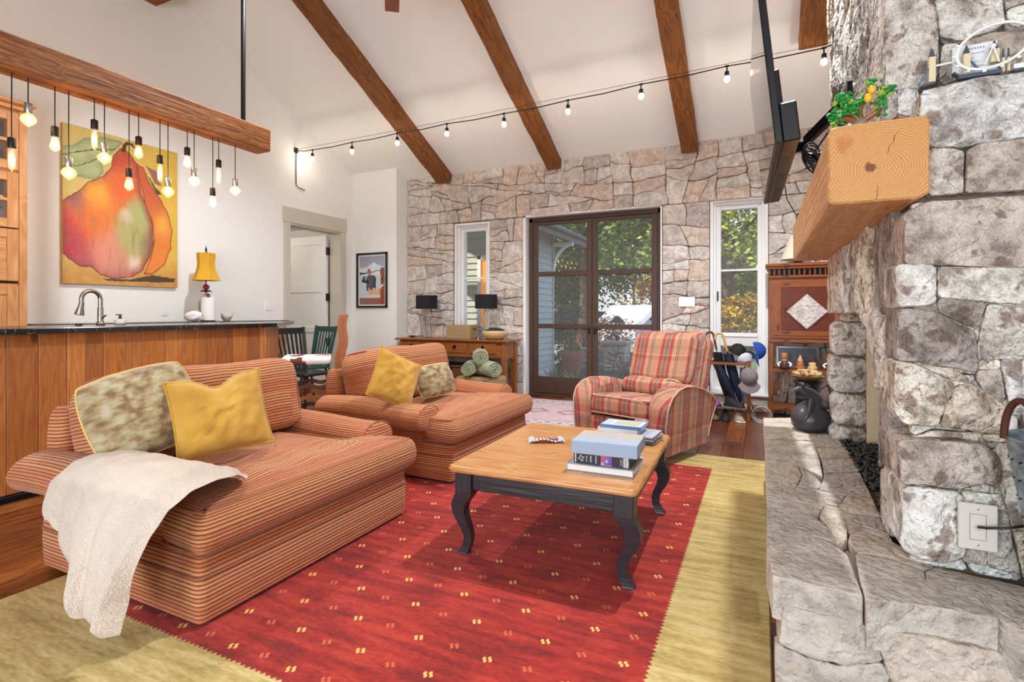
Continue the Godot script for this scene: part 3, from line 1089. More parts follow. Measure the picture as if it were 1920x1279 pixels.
	for s in [
		[[[95, 620], [340, 582], [432, 622], [482, 662], [520, 762], [558, 868], [470, 845], [125, 768]], 0.115, 0],
		[[[525, 662], [690, 690], [850, 738], [860, 792], [1110, 870], [1215, 980], [900, 915], [575, 880], [542, 780]], 0.125, 1],
		[[[500, 560], [560, 552], [700, 600], [850, 698], [905, 720], [850, 734], [690, 682], [530, 655], [487, 600]], 0.08, 4],
		[[[905, 722], [1100, 765], [1333, 815], [1900, 1000], [1900, 1160], [1333, 1030], [1222, 985], [1112, 866], [864, 790], [860, 745]], 0.115, 3],
		[[[100, 432], [300, 468], [400, 540], [435, 612], [340, 580], [98, 615]], 0.08, 1],
		[[[380, 424], [460, 442], [482, 520], [482, 592], [436, 615], [402, 540], [350, 475]], 0.08, 2],
		[[[462, 460], [640, 490], [692, 580], [700, 598], [560, 550], [490, 560], [485, 520]], 0.08, 3],
		[[[100, 332], [340, 350], [470, 388], [440, 430], [380, 420], [345, 470], [300, 465], [98, 428]], 0.08, 0],
		[[[474, 388], [602, 392], [648, 486], [462, 456], [444, 430]], 0.08, 4],
		[[[95, 225], [240, 237], [266, 280], [236, 340], [95, 328]], 0.08, 2],
		[[[252, 242], [340, 298], [362, 332], [340, 346], [242, 338], [272, 285]], 0.08, 1],
		[[[332, 150], [480, 150], [502, 196], [360, 202]], 0.08, 4],
		[[[362, 206], [502, 200], [542, 266], [372, 272]], 0.08, 1],
		[[[374, 276], [542, 270], [602, 388], [474, 384], [345, 346], [364, 322]], 0.08, 3],
		[[[88, 112], [320, 122], [350, 202], [364, 290], [250, 236], [90, 220]], 0.08, 0],
		[[[80, 8], [232, 8], [300, 80], [328, 118], [88, 106]], 0.08, 2],
		[[[240, 8], [400, 12], [425, 60], [440, 100], [478, 147], [332, 147], [304, 80]], 0.08, 1],
	]:
		traced(he, s[0], D, d, "y", Y, s[1], 0.0, 0.013, 0.005, h[s[2]], -0.001)
	for s in [
		[[[180, 930], [300, 955], [530, 1010], [615, 1035], [660, 1203], [480, 1215], [300, 1180], [160, 1110]], 0],
		[[[620, 1036], [800, 1065], [1190, 1148], [1333, 1205], [1900, 1400], [1900, 1560], [1333, 1380], [700, 1290], [668, 1200]], 2],
		[[[140, 1114], [300, 1184], [480, 1220], [660, 1210], [695, 1290], [400, 1380], [140, 1380]], 1],
		[[[700, 1296], [1333, 1385], [1900, 1570], [1900, 1700], [400, 1560], [405, 1384]], 4],
	]:
		traced(he, s[0], D, d, "z", -1.575, 0.06, -0.012, 0.018, 0.014, h[s[1]])
	lay_stones(he, box_rect(-3.94, 0.0, -1.6, 0.375), Vector2(0.4, 0.18), Transform3D(Basis(Vector3(0, 0, 1), Vector3(0, 1, 0), Vector3(-1, 0, 0)), Vector3(0.05, 0, 0)), h, 0.004, 0.04, 0.008, 0.008, 0.06, 2)
	# black gravel bed of the firebox
	var gr := MultiMeshInstance3D.new()
	gr.name = "fire_gravel"
	var mm := MultiMesh.new()
	mm.transform_format = MultiMesh.TRANSFORM_3D
	mm.mesh = g().ball(Vector3.ZERO, Vector3(0.012, 0.008, 0.010), 6, 4).mesh(mat("gravel", c8(34, 36, 40), 0.35))
	mm.instance_count = 1500
	for k in 1500:
		mm.set_instance_transform(k, Transform3D(Basis.from_euler(Vector3(rng.randf() * 3, rng.randf() * 6, rng.randf() * 3)), Vector3(rng.randf_range(0.40, 0.86), 0.452 + rng.randf() * 0.016, rng.randf_range(-3.46, -2.24))))
	gr.multimesh = mm
	add_child(gr)
	tag(gr, "black glassy gravel filling the firebox floor", "gravel", "", "stuff")
	var bu := thing("gas_burner", "black metal gas burner bar standing in the firebox gravel", "burner", Vector3(0.56, 0.46, -2.95))
	part(bu, "bar", g().beam(Vector3(-0.02, 0.07, 0.1), Vector3(0.05, 0.0, -0.02), 0.02, 0.03), M["black_metal"])
	part(bu, "foot", g().box(Vector3(0.04, 0.005, -0.02), Vector3(0.06, 0.02, 0.05)), M["black_metal"])
	# mantel: one squared log
	var ma := thing("fireplace_mantel", "thick squared log mantel with visible growth rings on its end", "mantel")
	var sec := [Vector2(0.196, 1.498), Vector2(0.395, 1.498), Vector2(0.42, 1.512), Vector2(0.42, 1.715), Vector2(0.408, 1.727), Vector2(0.20, 1.727), Vector2(0.184, 1.722), Vector2(0.178, 1.708), Vector2(0.178, 1.516), Vector2(0.183, 1.503)]
	var mb := g()
	mb.prism(sec, -3.7, -1.803, 0.006)
	# grain along the log
	for k in mb.t.size():
		mb.t[k] = Vector2(mb.v[k].z, mb.v[k].x + mb.v[k].y)
	part(ma, "log", mb, M["mantel_wood"])
	var na := nbytes(301, 0.008, 256, 256, 3)
	var nb := nbytes(302, 0.05, 256, 256, 3)
	var ends := paint(256, 256, func(x, y):
		var kk: int = y * 256 + x
		var dx: float = (x - 128.0) * 0.95
		var dy: float = (y - 150.0) * 1.12
		var r := sqrt(dx * dx + dy * dy) + (na[kk] / 255.0 - 0.5) * 9.0
		var ring := pow(0.5 + 0.5 * sin(r * 0.86 + 2.0 * sin(r * 0.07)), 2.0)
		var col := c8(206, 148, 78).lerp(c8(156, 98, 42), ring * 0.8)
		col = col.lerp(c8(218, 166, 98), (nb[kk] / 255.0) * 0.3)
		var kn := Vector2(x - 108, y - 146).length() + (nb[kk] / 255.0 - 0.5) * 10.0
		col = col.lerp(c8(110, 52, 20), 1.0 - smoothstep(9.0, 17.0, kn))
		var st := Vector2(x - 36, (y - 90) * 0.5).length() + (na[kk] / 255.0 - 0.5) * 40.0
		col = col.lerp(c8(176, 92, 40), 0.6 * (1.0 - smoothstep(8.0, 22.0, st)))
		var cx: float = 178.0 - (y - 40.0) * 0.42 + sin(y * 0.2) * 2.5
		if y > 38 and y < 108 and absf(x - cx) < 0.9:
			col = c8(84, 44, 20)
		var cx2: float = 128.0 - (y - 205.0) * 0.06 + sin(y * 0.3) * 1.5
		if y > 205 and absf(x - cx2) < 0.9:
			col = c8(84, 44, 20)
		return col)
	var em := mat("end_grain", Color.WHITE, 0.5, 0.0, ends)
	var eg := g()
	var si := PackedVector2Array(sec)
	var inner := []
	for p in si:
		inner.append(p.lerp(Vector2(0.299, 1.612), 0.035))
	eg.prism(inner, -1.81, -1.8005)
	for k in eg.t.size():
		eg.t[k] = Vector2((eg.v[k].x - 0.178) / 0.242, 1.0 - (eg.v[k].y - 1.498) / 0.229)
	var ep := part(ma, "end_face", eg, em)
	ep.set_meta("label", "sawn end with growth rings and a knot")


func rounded(x0: float, z0: float, x1: float, z1: float, r: float, per := 4) -> Array:
	# rounded rectangle in xz, with points along the straight sides too
	var o := []
	for c in [[x1 - r, z1 - r, 0.0], [x0 + r, z1 - r, 90.0], [x0 + r, z0 + r, 180.0], [x1 - r, z0 + r, 270.0]]:
		for k in per + 1:
			var a := deg_to_rad(c[2] + 90.0 * k / per)
			o.append(Vector2(c[0] + cos(a) * r, c[1] + sin(a) * r))
	var out := []
	for k in o.size():
		var a: Vector2 = o[k]
		var b: Vector2 = o[(k + 1) % o.size()]
		out.append(a)
		var cnt := int(a.distance_to(b) / 0.08)
		for q in cnt:
			out.append(a.lerp(b, (q + 1.0) / (cnt + 1.0)))
	return out


func round_poly(pts: Array, r: float, per := 3) -> Array:
	# polygon with its corners rounded and its sides divided
	var o := []
	var m := pts.size()
	for k in m:
		var p: Vector2 = pts[k]
		var a: Vector2 = pts[(k + m - 1) % m]
		var b: Vector2 = pts[(k + 1) % m]
		var s := p + (a - p).normalized() * r
		var e := p + (b - p).normalized() * r
		for q in per + 1:
			var t := float(q) / per
			o.append(s.lerp(p, t).lerp(p.lerp(e, t), t))
	var out := []
	for k in o.size():
		var a: Vector2 = o[k]
		var b: Vector2 = o[(k + 1) % o.size()]
		out.append(a)
		var cnt := int(a.distance_to(b) / 0.07)
		for q in cnt:
			out.append(a.lerp(b, (q + 1.0) / (cnt + 1.0)))
	return out


func welt(parent: Node, outline: Array, y: float, r: float, m: Material) -> void:
	var ps := []
	for p in outline:
		ps.append(Vector3(p.x, y, p.y))
	ps.append(ps[0])
	part(parent, "piping", g().tube(ps, r, 5, false), m)


func pillow_mesh(w: float, h: float, d: float, dent: float, seed_: int, ears := 0.0) -> G:
	# cushion standing in the xy plane, corners drawn out, soft wrinkles
	var q := g()
	for s in [-1.0, 1.0]:
		q.grid(26, 26, func(a, b):
			var x: float = a * 2 - 1
			var y: float = b * 2 - 1
			var pinch := 1.0 - 0.10 * (1.0 - pow(absf(y), 2.2)) * 0.6
			var pinch2 := 1.0 - 0.10 * (1.0 - pow(absf(x), 2.2)) * 0.6
			var th: float = pow(maxf(0.0, (1 - x * x) * (1 - y * y)), 0.48)
			var wr: float = rough.get_noise_3d(x * 2.4 + seed_, y * 2.4, s * 3.0) * 0.022 * th
			pinch -= ears * x * x * y * y
			pinch2 -= ears * x * x * y * y
			var yy: float = y * h / 2 * pinch2
			yy -= dent * exp(-x * x * 9.0) * smoothstep(-0.2, 1.0, y)
			return [Vector3(x * w / 2 * pinch, yy, s * (th * d / 2 + wr)), Vector2(a * w, b * h)])
	return q


func make_pillow(called: String, label: String, w: float, h: float, d: float, dent: float, m: Material, wm: Material, at: Vector3, rot: Vector3, seed_: int, ears := 0.0) -> void:
	var o := thing(called, label, "pillow", at)
	o.rotation_degrees = rot
	part(o, "cover", pillow_mesh(w, h, d, dent, seed_, ears), m)
	var ps := []
	for side in 4:
		for k in 24:
			var f := k / 24.0 * 2 - 1
			var c: Vector2 = [Vector2(f, -1), Vector2(1, f), Vector2(-f, 1), Vector2(-1, -f)][side]
			var pinch := 1.0 - 0.06 * (1.0 - pow(absf(c.y), 2.2))
			var pinch2 := 1.0 - 0.06 * (1.0 - pow(absf(c.x), 2.2))
			pinch -= ears * c.x * c.x * c.y * c.y
			pinch2 -= ears * c.x * c.x * c.y * c.y
			ps.append(Vector3(c.x * w / 2 * pinch, c.y * h / 2 * pinch2 - dent * exp(-c.x * c.x * 9.0) * smoothstep(-0.2, 1.0, c.y), 0))
	ps.append(ps[0])
	part(o, "piping", g().tube(ps, 0.006, 5, false), wm)


func make_armchair(called: String, label: String, at: Vector3) -> Node3D:
	# wide armchair facing +x; origin on the floor under the middle of its front edge
	var o := thing(called, label, "armchair", at, 0.0, "wide corduroy armchairs on the red rug")
	var cm: Material = M["corduroy"]
	# base with a welt
	var base := round_poly([Vector2(-1.12, -0.62), Vector2(0.0, -0.62), Vector2(0.0, 0.62), Vector2(-1.12, 0.62)], 0.03)
	part(o, "base", g().soft(base, 0.012, 0.262, 0.012, 0.0), cm)
	welt(o, round_poly([Vector2(-1.122, -0.624), Vector2(0.004, -0.624), Vector2(0.004, 0.624), Vector2(-1.122, 0.624)], 0.03), 0.185, 0.005, cm)
	# T-shaped seat cushion
	var tee := round_poly([Vector2(-0.85, -0.46), Vector2(-0.235, -0.46), Vector2(-0.235, -0.635), Vector2(0.06, -0.66), Vector2(0.06, 0.66), Vector2(-0.235, 0.635), Vector2(-0.235, 0.46), Vector2(-0.85, 0.46)], 0.05)
	var seat := part(o, "seat_cushion", g().soft(tee, 0.275, 0.445, 0.058, 0.055, true, 0.02), cm)
	welt(seat, round_poly([Vector2(-0.84, -0.455), Vector2(-0.24, -0.455), Vector2(-0.24, -0.63), Vector2(0.03, -0.635), Vector2(0.03, 0.635), Vector2(-0.24, 0.63), Vector2(-0.24, 0.455), Vector2(-0.84, 0.455)], 0.05), 0.436, 0.006, cm)
	welt(seat, round_poly([Vector2(-0.84, -0.455), Vector2(-0.24, -0.455), Vector2(-0.24, -0.63), Vector2(0.03, -0.635), Vector2(0.03, 0.635), Vector2(-0.24, 0.63), Vector2(-0.24, 0.455), Vector2(-0.84, 0.455)], 0.05), 0.285, 0.006, cm)
	# rolled arms
	for s in [-1.0, 1.0]:
		var arm := g()
		arm.span(Vector3(-1.1, 0.05, s * 0.46), Vector3(-0.235, 0.42, s * 0.6), 0.02)
		for k in arm.t.size():
			arm.t[k] = Vector2(arm.v[k].x, arm.v[k].y)
		# roll: section in zy, swept along x
		var sec := []
		for k in 24:
			var a := TAU * k / 24.0
			sec.append(Vector2(cos(a) * 0.135, sin(a) * (0.095 if sin(a) > 0 else 0.085)))
		arm.grid(24, 14, func(a, b):
			var k := int(round(a * 24)) % 24
			var p: Vector2 = sec[k]
			var e: float = 1.0
			if b > 0.93:
				e = 0.98
			var x: float = lerpf(-1.14, -0.2, b)
			return [Vector3(x, 0.435 + p.y * e + 0.012 * sin(b * 5.0), s * (0.605 + p.x * e * s * s)), Vector2(x, a * 0.76)])
		var am := part(o, "arm", arm, cm)
		# rounded front of the roll
		var cap := g()
		cap.grid(24, 5, func(a, b):
			var k := int(round(a * 24)) % 24
			var p: Vector2 = sec[k]
			var f: float = cos(b * PI / 2)
			return [Vector3(-0.2 + 0.03 * sin(b * PI / 2), 0.435 - 0.012 + p.y * f * 0.98, s * (0.605 + p.x * f * 0.98)), Vector2(p.x * f, p.y * f + 0.435)])
		part(am, "front_cap", cap, cm)
		var ring := []
		for k in 25:
			var p: Vector2 = sec[k % 24]
			ring.append(Vector3(-0.2, 0.435 - 0.012 + p.y * 1.01, s * (0.605 + p.x * 1.01)))
		part(am, "piping", g().tube(ring, 0.005, 5, false), cm)
	# outer back and back cushion
	part(o, "back_frame", pad(Vector3(-1.13, 0.47, 0), Vector3(0.14, 0.5, 1.16), 0.05, 0.0, 4.0), cm)
	var bc := part(o, "back_cushion", pad(Vector3(0, 0, 0), Vector3(0.36, 0.44, 1.16), 0.15, 0.05, 0.0), cm, Vector3(-0.90, 0.655, 0), Vector3(0, 0, 12))
	var bs := []
	for sz in [-1.0, 1.0]:
		bs = []
		for k in 33:
			var a := TAU * k / 32.0
			bs.append(Vector3(signf(cos(a)) * pow(absf(cos(a)), 0.55) * 0.168, signf(sin(a)) * pow(absf(sin(a)), 0.55) * 0.205, sz * 0.50))
		part(bc, "piping", g().tube(bs, 0.005, 5, false), cm)
	for sx in [-1.05, -0.07]:
		for sz in [-0.55, 0.55]:
			part(o, "foot", g().lathe([Vector2(0, 0), Vector2(0.02, 0), Vector2(0.028, 0.03), Vector2(0, 0.03)], 10, Vector3(sx, 0, sz)), M["stool_dark"])
	return o


func pad(c: Vector3, s: Vector3, r: float, puff: float, lean: float) -> G:
	# padded block, stripes run along z; puff swells its broad faces
	var q := g(c, Vector3(0, 0, lean))
	var h := s * 0.5
	var ring := []
	var per := 40
	for k in per:
		var a := TAU * k / per
		var e := 2.0 / 5.0
		var x := signf(cos(a)) * pow(absf(cos(a)), e) * h.x
		var y := signf(sin(a)) * pow(absf(sin(a)), e) * h.y
		ring.append(Vector2(x, y))
	var run := [0.0]
	for k in per:
		run.append(run[-1] + ring[k].distance_to(ring[(k + 1) % per]))
	var nz := 36
	var at_f := func(k: int, f: float) -> Vector3:
		var p: Vector2 = ring[k % per]
		var edge := clampf((absf(f) * h.z - (h.z - r)) / r, 0.0, 1.0)
		var an := edge * PI / 2
		var z := signf(f) * (minf(absf(f) * h.z, h.z - r) + r * sin(an))
		var shr := 1.0 - (1.0 - cos(an)) * minf(1.0, r / minf(h.x, h.y))
		var pf := 1.0 + puff * (1.0 - f * f) * 2.0
		var wv: float = rough.get_noise_3d(p.x * 3.0, p.y * 3.0, z * 3.0) * 0.012
		return Vector3(p.x * shr * pf + wv, p.y * shr + wv, z)
	var fe := 1.0 - r / h.z
	q.grid(per, 28, func(a, b):
		var k := int(round(a * per))
		var w: Vector3 = at_f.call(k, lerpf(-fe, fe, b))
		return [w, Vector2(w.z, run[k])])
	for sg in [-1.0, 1.0]:
		q.grid(per, 8, func(a, b):
			var k := int(round(a * per))
			var w: Vector3 = at_f.call(k, sg * lerpf(fe, 1.0, b))
			return [w, Vector2(w.x, w.y)])
		var cap := []
		var cuv := []
		for k in per:
			var w: Vector3 = at_f.call(k, sg)
			cap.append(w)
			cuv.append(Vector2(w.x, w.y))
		q.face(cap, cuv, Vector3(0, 0, sg))
	return q


func make_throw() -> void:
	# fleece thrown over the arm: from the seat, over the roll, down towards the rug
	var path := [Vector2(-1.56, 0.485), Vector2(-1.47, 0.49), Vector2(-1.40, 0.53), Vector2(-1.33, 0.565), Vector2(-1.24, 0.572), Vector2(-1.15, 0.56), Vector2(-1.085, 0.51), Vector2(-1.06, 0.43), Vector2(-1.055, 0.33), Vector2(-1.05, 0.2), Vector2(-1.045, 0.11)]
	var acc := [0.0]
	for k in range(1, path.size()):
		acc.append(acc[-1] + path[k].distance_to(path[k - 1]))
	var total: float = acc[-1]
	var pos := func(s: float) -> Vector2:
		for k in range(1, path.size()):
			if s <= acc[k]:
				return path[k - 1].lerp(path[k], (s - acc[k - 1]) / (acc[k] - acc[k - 1]))
		return path[-1]
	var q := g()
	for lay in [0.0, 1.0]:
		q.grid(44, 46, func(a, b):
			var end: float = total * (0.70 + 0.30 * smoothstep(0.0, 0.75, a)) - 0.02 * sin(a * 9.0)
			var start: float = 0.03 + 0.10 * absf(sin(a * 2.7 + 0.6)) * (1.0 - a) + 0.22 * smoothstep(0.72, 1.0, a)
			var s: float = lerpf(start, end, b)
			var p: Vector2 = pos.call(s)
			var fall := smoothstep(0.42, 1.0, s / total)
			var fold: float = (sin(a * 15.0 + 1.1 * sin(b * 3.0)) * 0.045 + sin(a * 33.0 + 2.0) * 0.012) * fall
			var x: float = lerpf(-2.50, -1.80, a) + 0.16 * fall * (0.4 - a) + 0.05 * fall * (0.5 - a) + 0.02 * sin(b * 7.0) * fall + 0.06 * (1.0 - fall) * (a - 0.2)
			var thick: float = (0.020 + 0.010 * rough.get_noise_3d(a * 5, b * 5, 3.0)) * (1.0 if lay > 0.5 else -0.15)
			thick *= minf(1.0, minf(minf(a, 1 - a), minf(b, 1 - b)) * 24.0)
			var up := Vector3(0, 1.0 - fall, fall)
			return [Vector3(x, p.y, p.x) + Vector3(0, 0, absf(fold) + fold * 0.3) + up.normalized() * (thick + 0.012), Vector2(a * 0.55, b * 0.9)])
	solo("throw_blanket", "cream fleece throw draped over the armchair arm", "blanket", q, M["fleece"])


func make_seats() -> void:
	make_armchair("armchair", "wide orange striped corduroy armchair with the cream throw over its arm", Vector3(-1.862, 0.012, -1.87))
	make_armchair("armchair", "wide orange striped corduroy armchair beside the green rolled blankets", Vector3(-1.897, 0.012, -3.665))
	make_throw()
	make_pillow("throw_pillow", "square brindled velvet pillow with gold piping leaning on the armchair", 0.47, 0.41, 0.21, 0.0, M["brindle_velvet"], M["gold_welt"], Vector3(-2.50, 0.74, -1.42), Vector3(-20, 74, 14), 1, 0.17)
	make_pillow("throw_pillow", "plain yellow velvet pillow creased in on top, beside the brindled one", 0.41, 0.37, 0.16, 0.05, M["yellow_velvet"], M["yellow_velvet"], Vector3(-2.29, 0.705, -1.64), Vector3(-18, 70, 5), 2)
	make_pillow("throw_pillow", "yellow velvet pillow standing on one corner on the farther armchair", 0.37, 0.37, 0.14, 0.0, M["yellow_velvet"], M["yellow_velvet"], Vector3(-2.38, 0.70, -3.05), Vector3(-14, 72, -27), 3)
	make_pillow("throw_pillow", "small crushed gold velvet pillow on the farther armchair", 0.36, 0.27, 0.17, 0.0, M["brindle_velvet"], M["gold_welt"], Vector3(-2.34, 0.645, -3.50), Vector3(-22, 66, 6), 4, 0.15)
	make_recliner()


func make_recliner() -> void:
	# faces +z of its own; origin on the floor
	var o := thing("recliner", "plaid red and tan upholstered recliner beside the coffee table", "recliner", Vector3(-0.93, 0.012, -4.52), -20.0)
	var pm: Material = M["plaid"]
	var wm: Material = M["plaid_welt"]
	part(o, "swivel_base", g().lathe([Vector2(0, 0), Vector2(0.27, 0), Vector2(0.27, 0.03), Vector2(0.06, 0.045), Vector2(0.06, 0.08), Vector2(0, 0.08)], 24, Vector3(0, 0, -0.02)), M["black_metal"])
	part(o, "front_panel", plaid_box(Vector3(0, 0.19, 0.31), Vector3(0.56, 0.24, 0.07), 0.03), pm)
	var seat := part(o, "seat_cushion", plaid_box(Vector3(0, 0.385, 0.09), Vector3(0.55, 0.17, 0.60), 0.06), pm, Vector3.ZERO, Vector3(-4, 0, 0))
	welt(seat, rounded(-0.272, -0.205, 0.272, 0.386, 0.05), 0.455, 0.005, wm)
	welt(seat, rounded(-0.272, -0.205, 0.272, 0.386, 0.05), 0.315, 0.005, wm)
	for s in [-1.0, 1.0]:
		# arm: arched outline in zy, padded across x
		var out := [Vector2(0.35, 0.07), Vector2(0.37, 0.30), Vector2(0.36, 0.44), Vector2(0.31, 0.525), Vector2(0.22, 0.575), Vector2(0.10, 0.595), Vector2(-0.05, 0.585), Vector2(-0.22, 0.545), Vector2(-0.38, 0.48), Vector2(-0.50, 0.41), Vector2(-0.44, 0.30), Vector2(-0.38, 0.18), Vector2(-0.33, 0.07)]
		var ot := round_poly(out, 0.02, 2)
		var q := g()
		var x0: float = 0.27
		var x1: float = 0.43
		var m := ot.size()
		var mid := Vector2(0.0, 0.3)
		var rows := [[x0, 0.05], [x0 + 0.012, 0.018], [x0 + 0.045, 0.0], [x1 - 0.05, -0.004], [x1 - 0.012, 0.004], [x1, 0.012]]
		q.grid(m, rows.size() - 1, func(a, b):
			var k := int(round(a * m)) % m
			var r: Array = rows[int(round(b * (rows.size() - 1)))]
			var p: Vector2 = ot[k] + (mid - ot[k]).normalized() * float(r[1])
			var flare: float = 0.03 * smoothstep(0.2, 0.6, p.y) * (1.0 if r[0] > x0 + 0.05 else 0.0)
			return [Vector3(s * (float(r[0]) + flare), p.y, p.x), Vector2(float(r[0]) * 1.2 + p.x * 0.9, a * 1.9)])
		for e in [0, rows.size() - 1]:
			var tri := Geometry2D.triangulate_polygon(PackedVector2Array(ot))
			var r: Array = rows[e]
			var P := []
			for p in ot:
				var pp: Vector2 = p + (mid - p).normalized() * float(r[1])
				var flare: float = 0.03 * smoothstep(0.2, 0.6, pp.y) * (1.0 if e > 0 else 0.0)
				P.append(Vector3(s * (float(r[0]) + flare), pp.y, pp.x))
			for k in range(0, tri.size(), 3):
				var f := [P[tri[k]], P[tri[k + 1]], P[tri[k + 2]]]
				q.face(f, [Vector2(f[0].z, f[0].y), Vector2(f[1].z, f[1].y), Vector2(f[2].z, f[2].y)], Vector3(s * (1 if e > 0 else -1), 0, 0))
		var am := part(o, "arm", q, pm)
		var ps := []
		for p in ot:
			var pp: Vector2 = p + (mid - p).normalized() * 0.008
			if pp.y > 0.1:
				ps.append(Vector3(s * (x1 + 0.03 * smoothstep(0.2, 0.6, pp.y)), pp.y, pp.x))
		# start the run of piping at the front foot
		var cut := 0
		for k in ps.size():
			if ps[k].distance_to(ps[(k + 1) % ps.size()]) > 0.25:
				cut = k + 1
		var run := []
		for k in ps.size():
			run.append(ps[(cut + k) % ps.size()])
		part(am, "piping", g().tube(run, 0.006, 5), wm)
	# back: shell, head cushion, lumbar roll
	part(o, "back_shell", plaid_box(Vector3(0, 0.30, 0), Vector3(0.74, 0.68, 0.16), 0.13, 1.5), pm, Vector3(0, 0.38, -0.37), Vector3(-20, 0, 0))
	var bk := part(o, "back_cushion", plaid_box(Vector3(0, 0.315, 0.09), Vector3(0.62, 0.50, 0.20), 0.10, 1.4), pm, Vector3(0, 0.42, -0.36), Vector3(-20, 0, 0))
	var ps2 := []
	for k in 41:
		var a := TAU * k / 40.0
		ps2.append(Vector3(signf(cos(a)) * pow(absf(cos(a)), 0.5) * 0.298, 0.315 + signf(sin(a)) * pow(absf(sin(a)), 0.5) * 0.238, 0.135))
	part(bk, "piping", g().tube(ps2, 0.005, 5, false), wm)
	part(o, "lumbar_roll", plaid_box(Vector3(0, 0, 0), Vector3(0.58, 0.17, 0.17), 0.08), pm, Vector3(0, 0.515, -0.19), Vector3(-16, 0, 0))


func plaid_box(c: Vector3, s: Vector3, r: float, power := 1.0) -> G:
	# padded block with rounded edges; the plaid runs over it by width and height
	var q := g()
	var h := s * 0.5
	var inn := (h - Vector3.ONE * r).max(Vector3.ONE * 0.004)
	for ax in 3:
		for sg in [-1.0, 1.0]:
			var a := (ax + 1) % 3
			var d := (ax + 2) % 3
			q.grid(14, 14, func(u, w):
				var p := Vector3.ZERO
				p[ax] = sg * h[ax]
				p[a] = (u * 2 - 1) * h[a]
				p[d] = (w * 2 - 1) * h[d]
				var e := p.clamp(-inn, inn)
				var o: Vector3 = p - e
				if o.length() > 1e-6:
					o = o.normalized() * r
				var res := e + o
				# swell and a little slackness
				var k: float = rough.get_noise_3d(res.x * 3 + c.x, res.y * 3, res.z * 3 + ax) * 0.01
				res += Vector3(res.x / h.x, res.y / h.y, res.z / h.z) * k
				var uv := Vector2(res.x, -res.y - res.z)
				if ax == 0:
					uv = Vector2(res.z + 0.1, -res.y)
				return [c + res, uv])
	return q


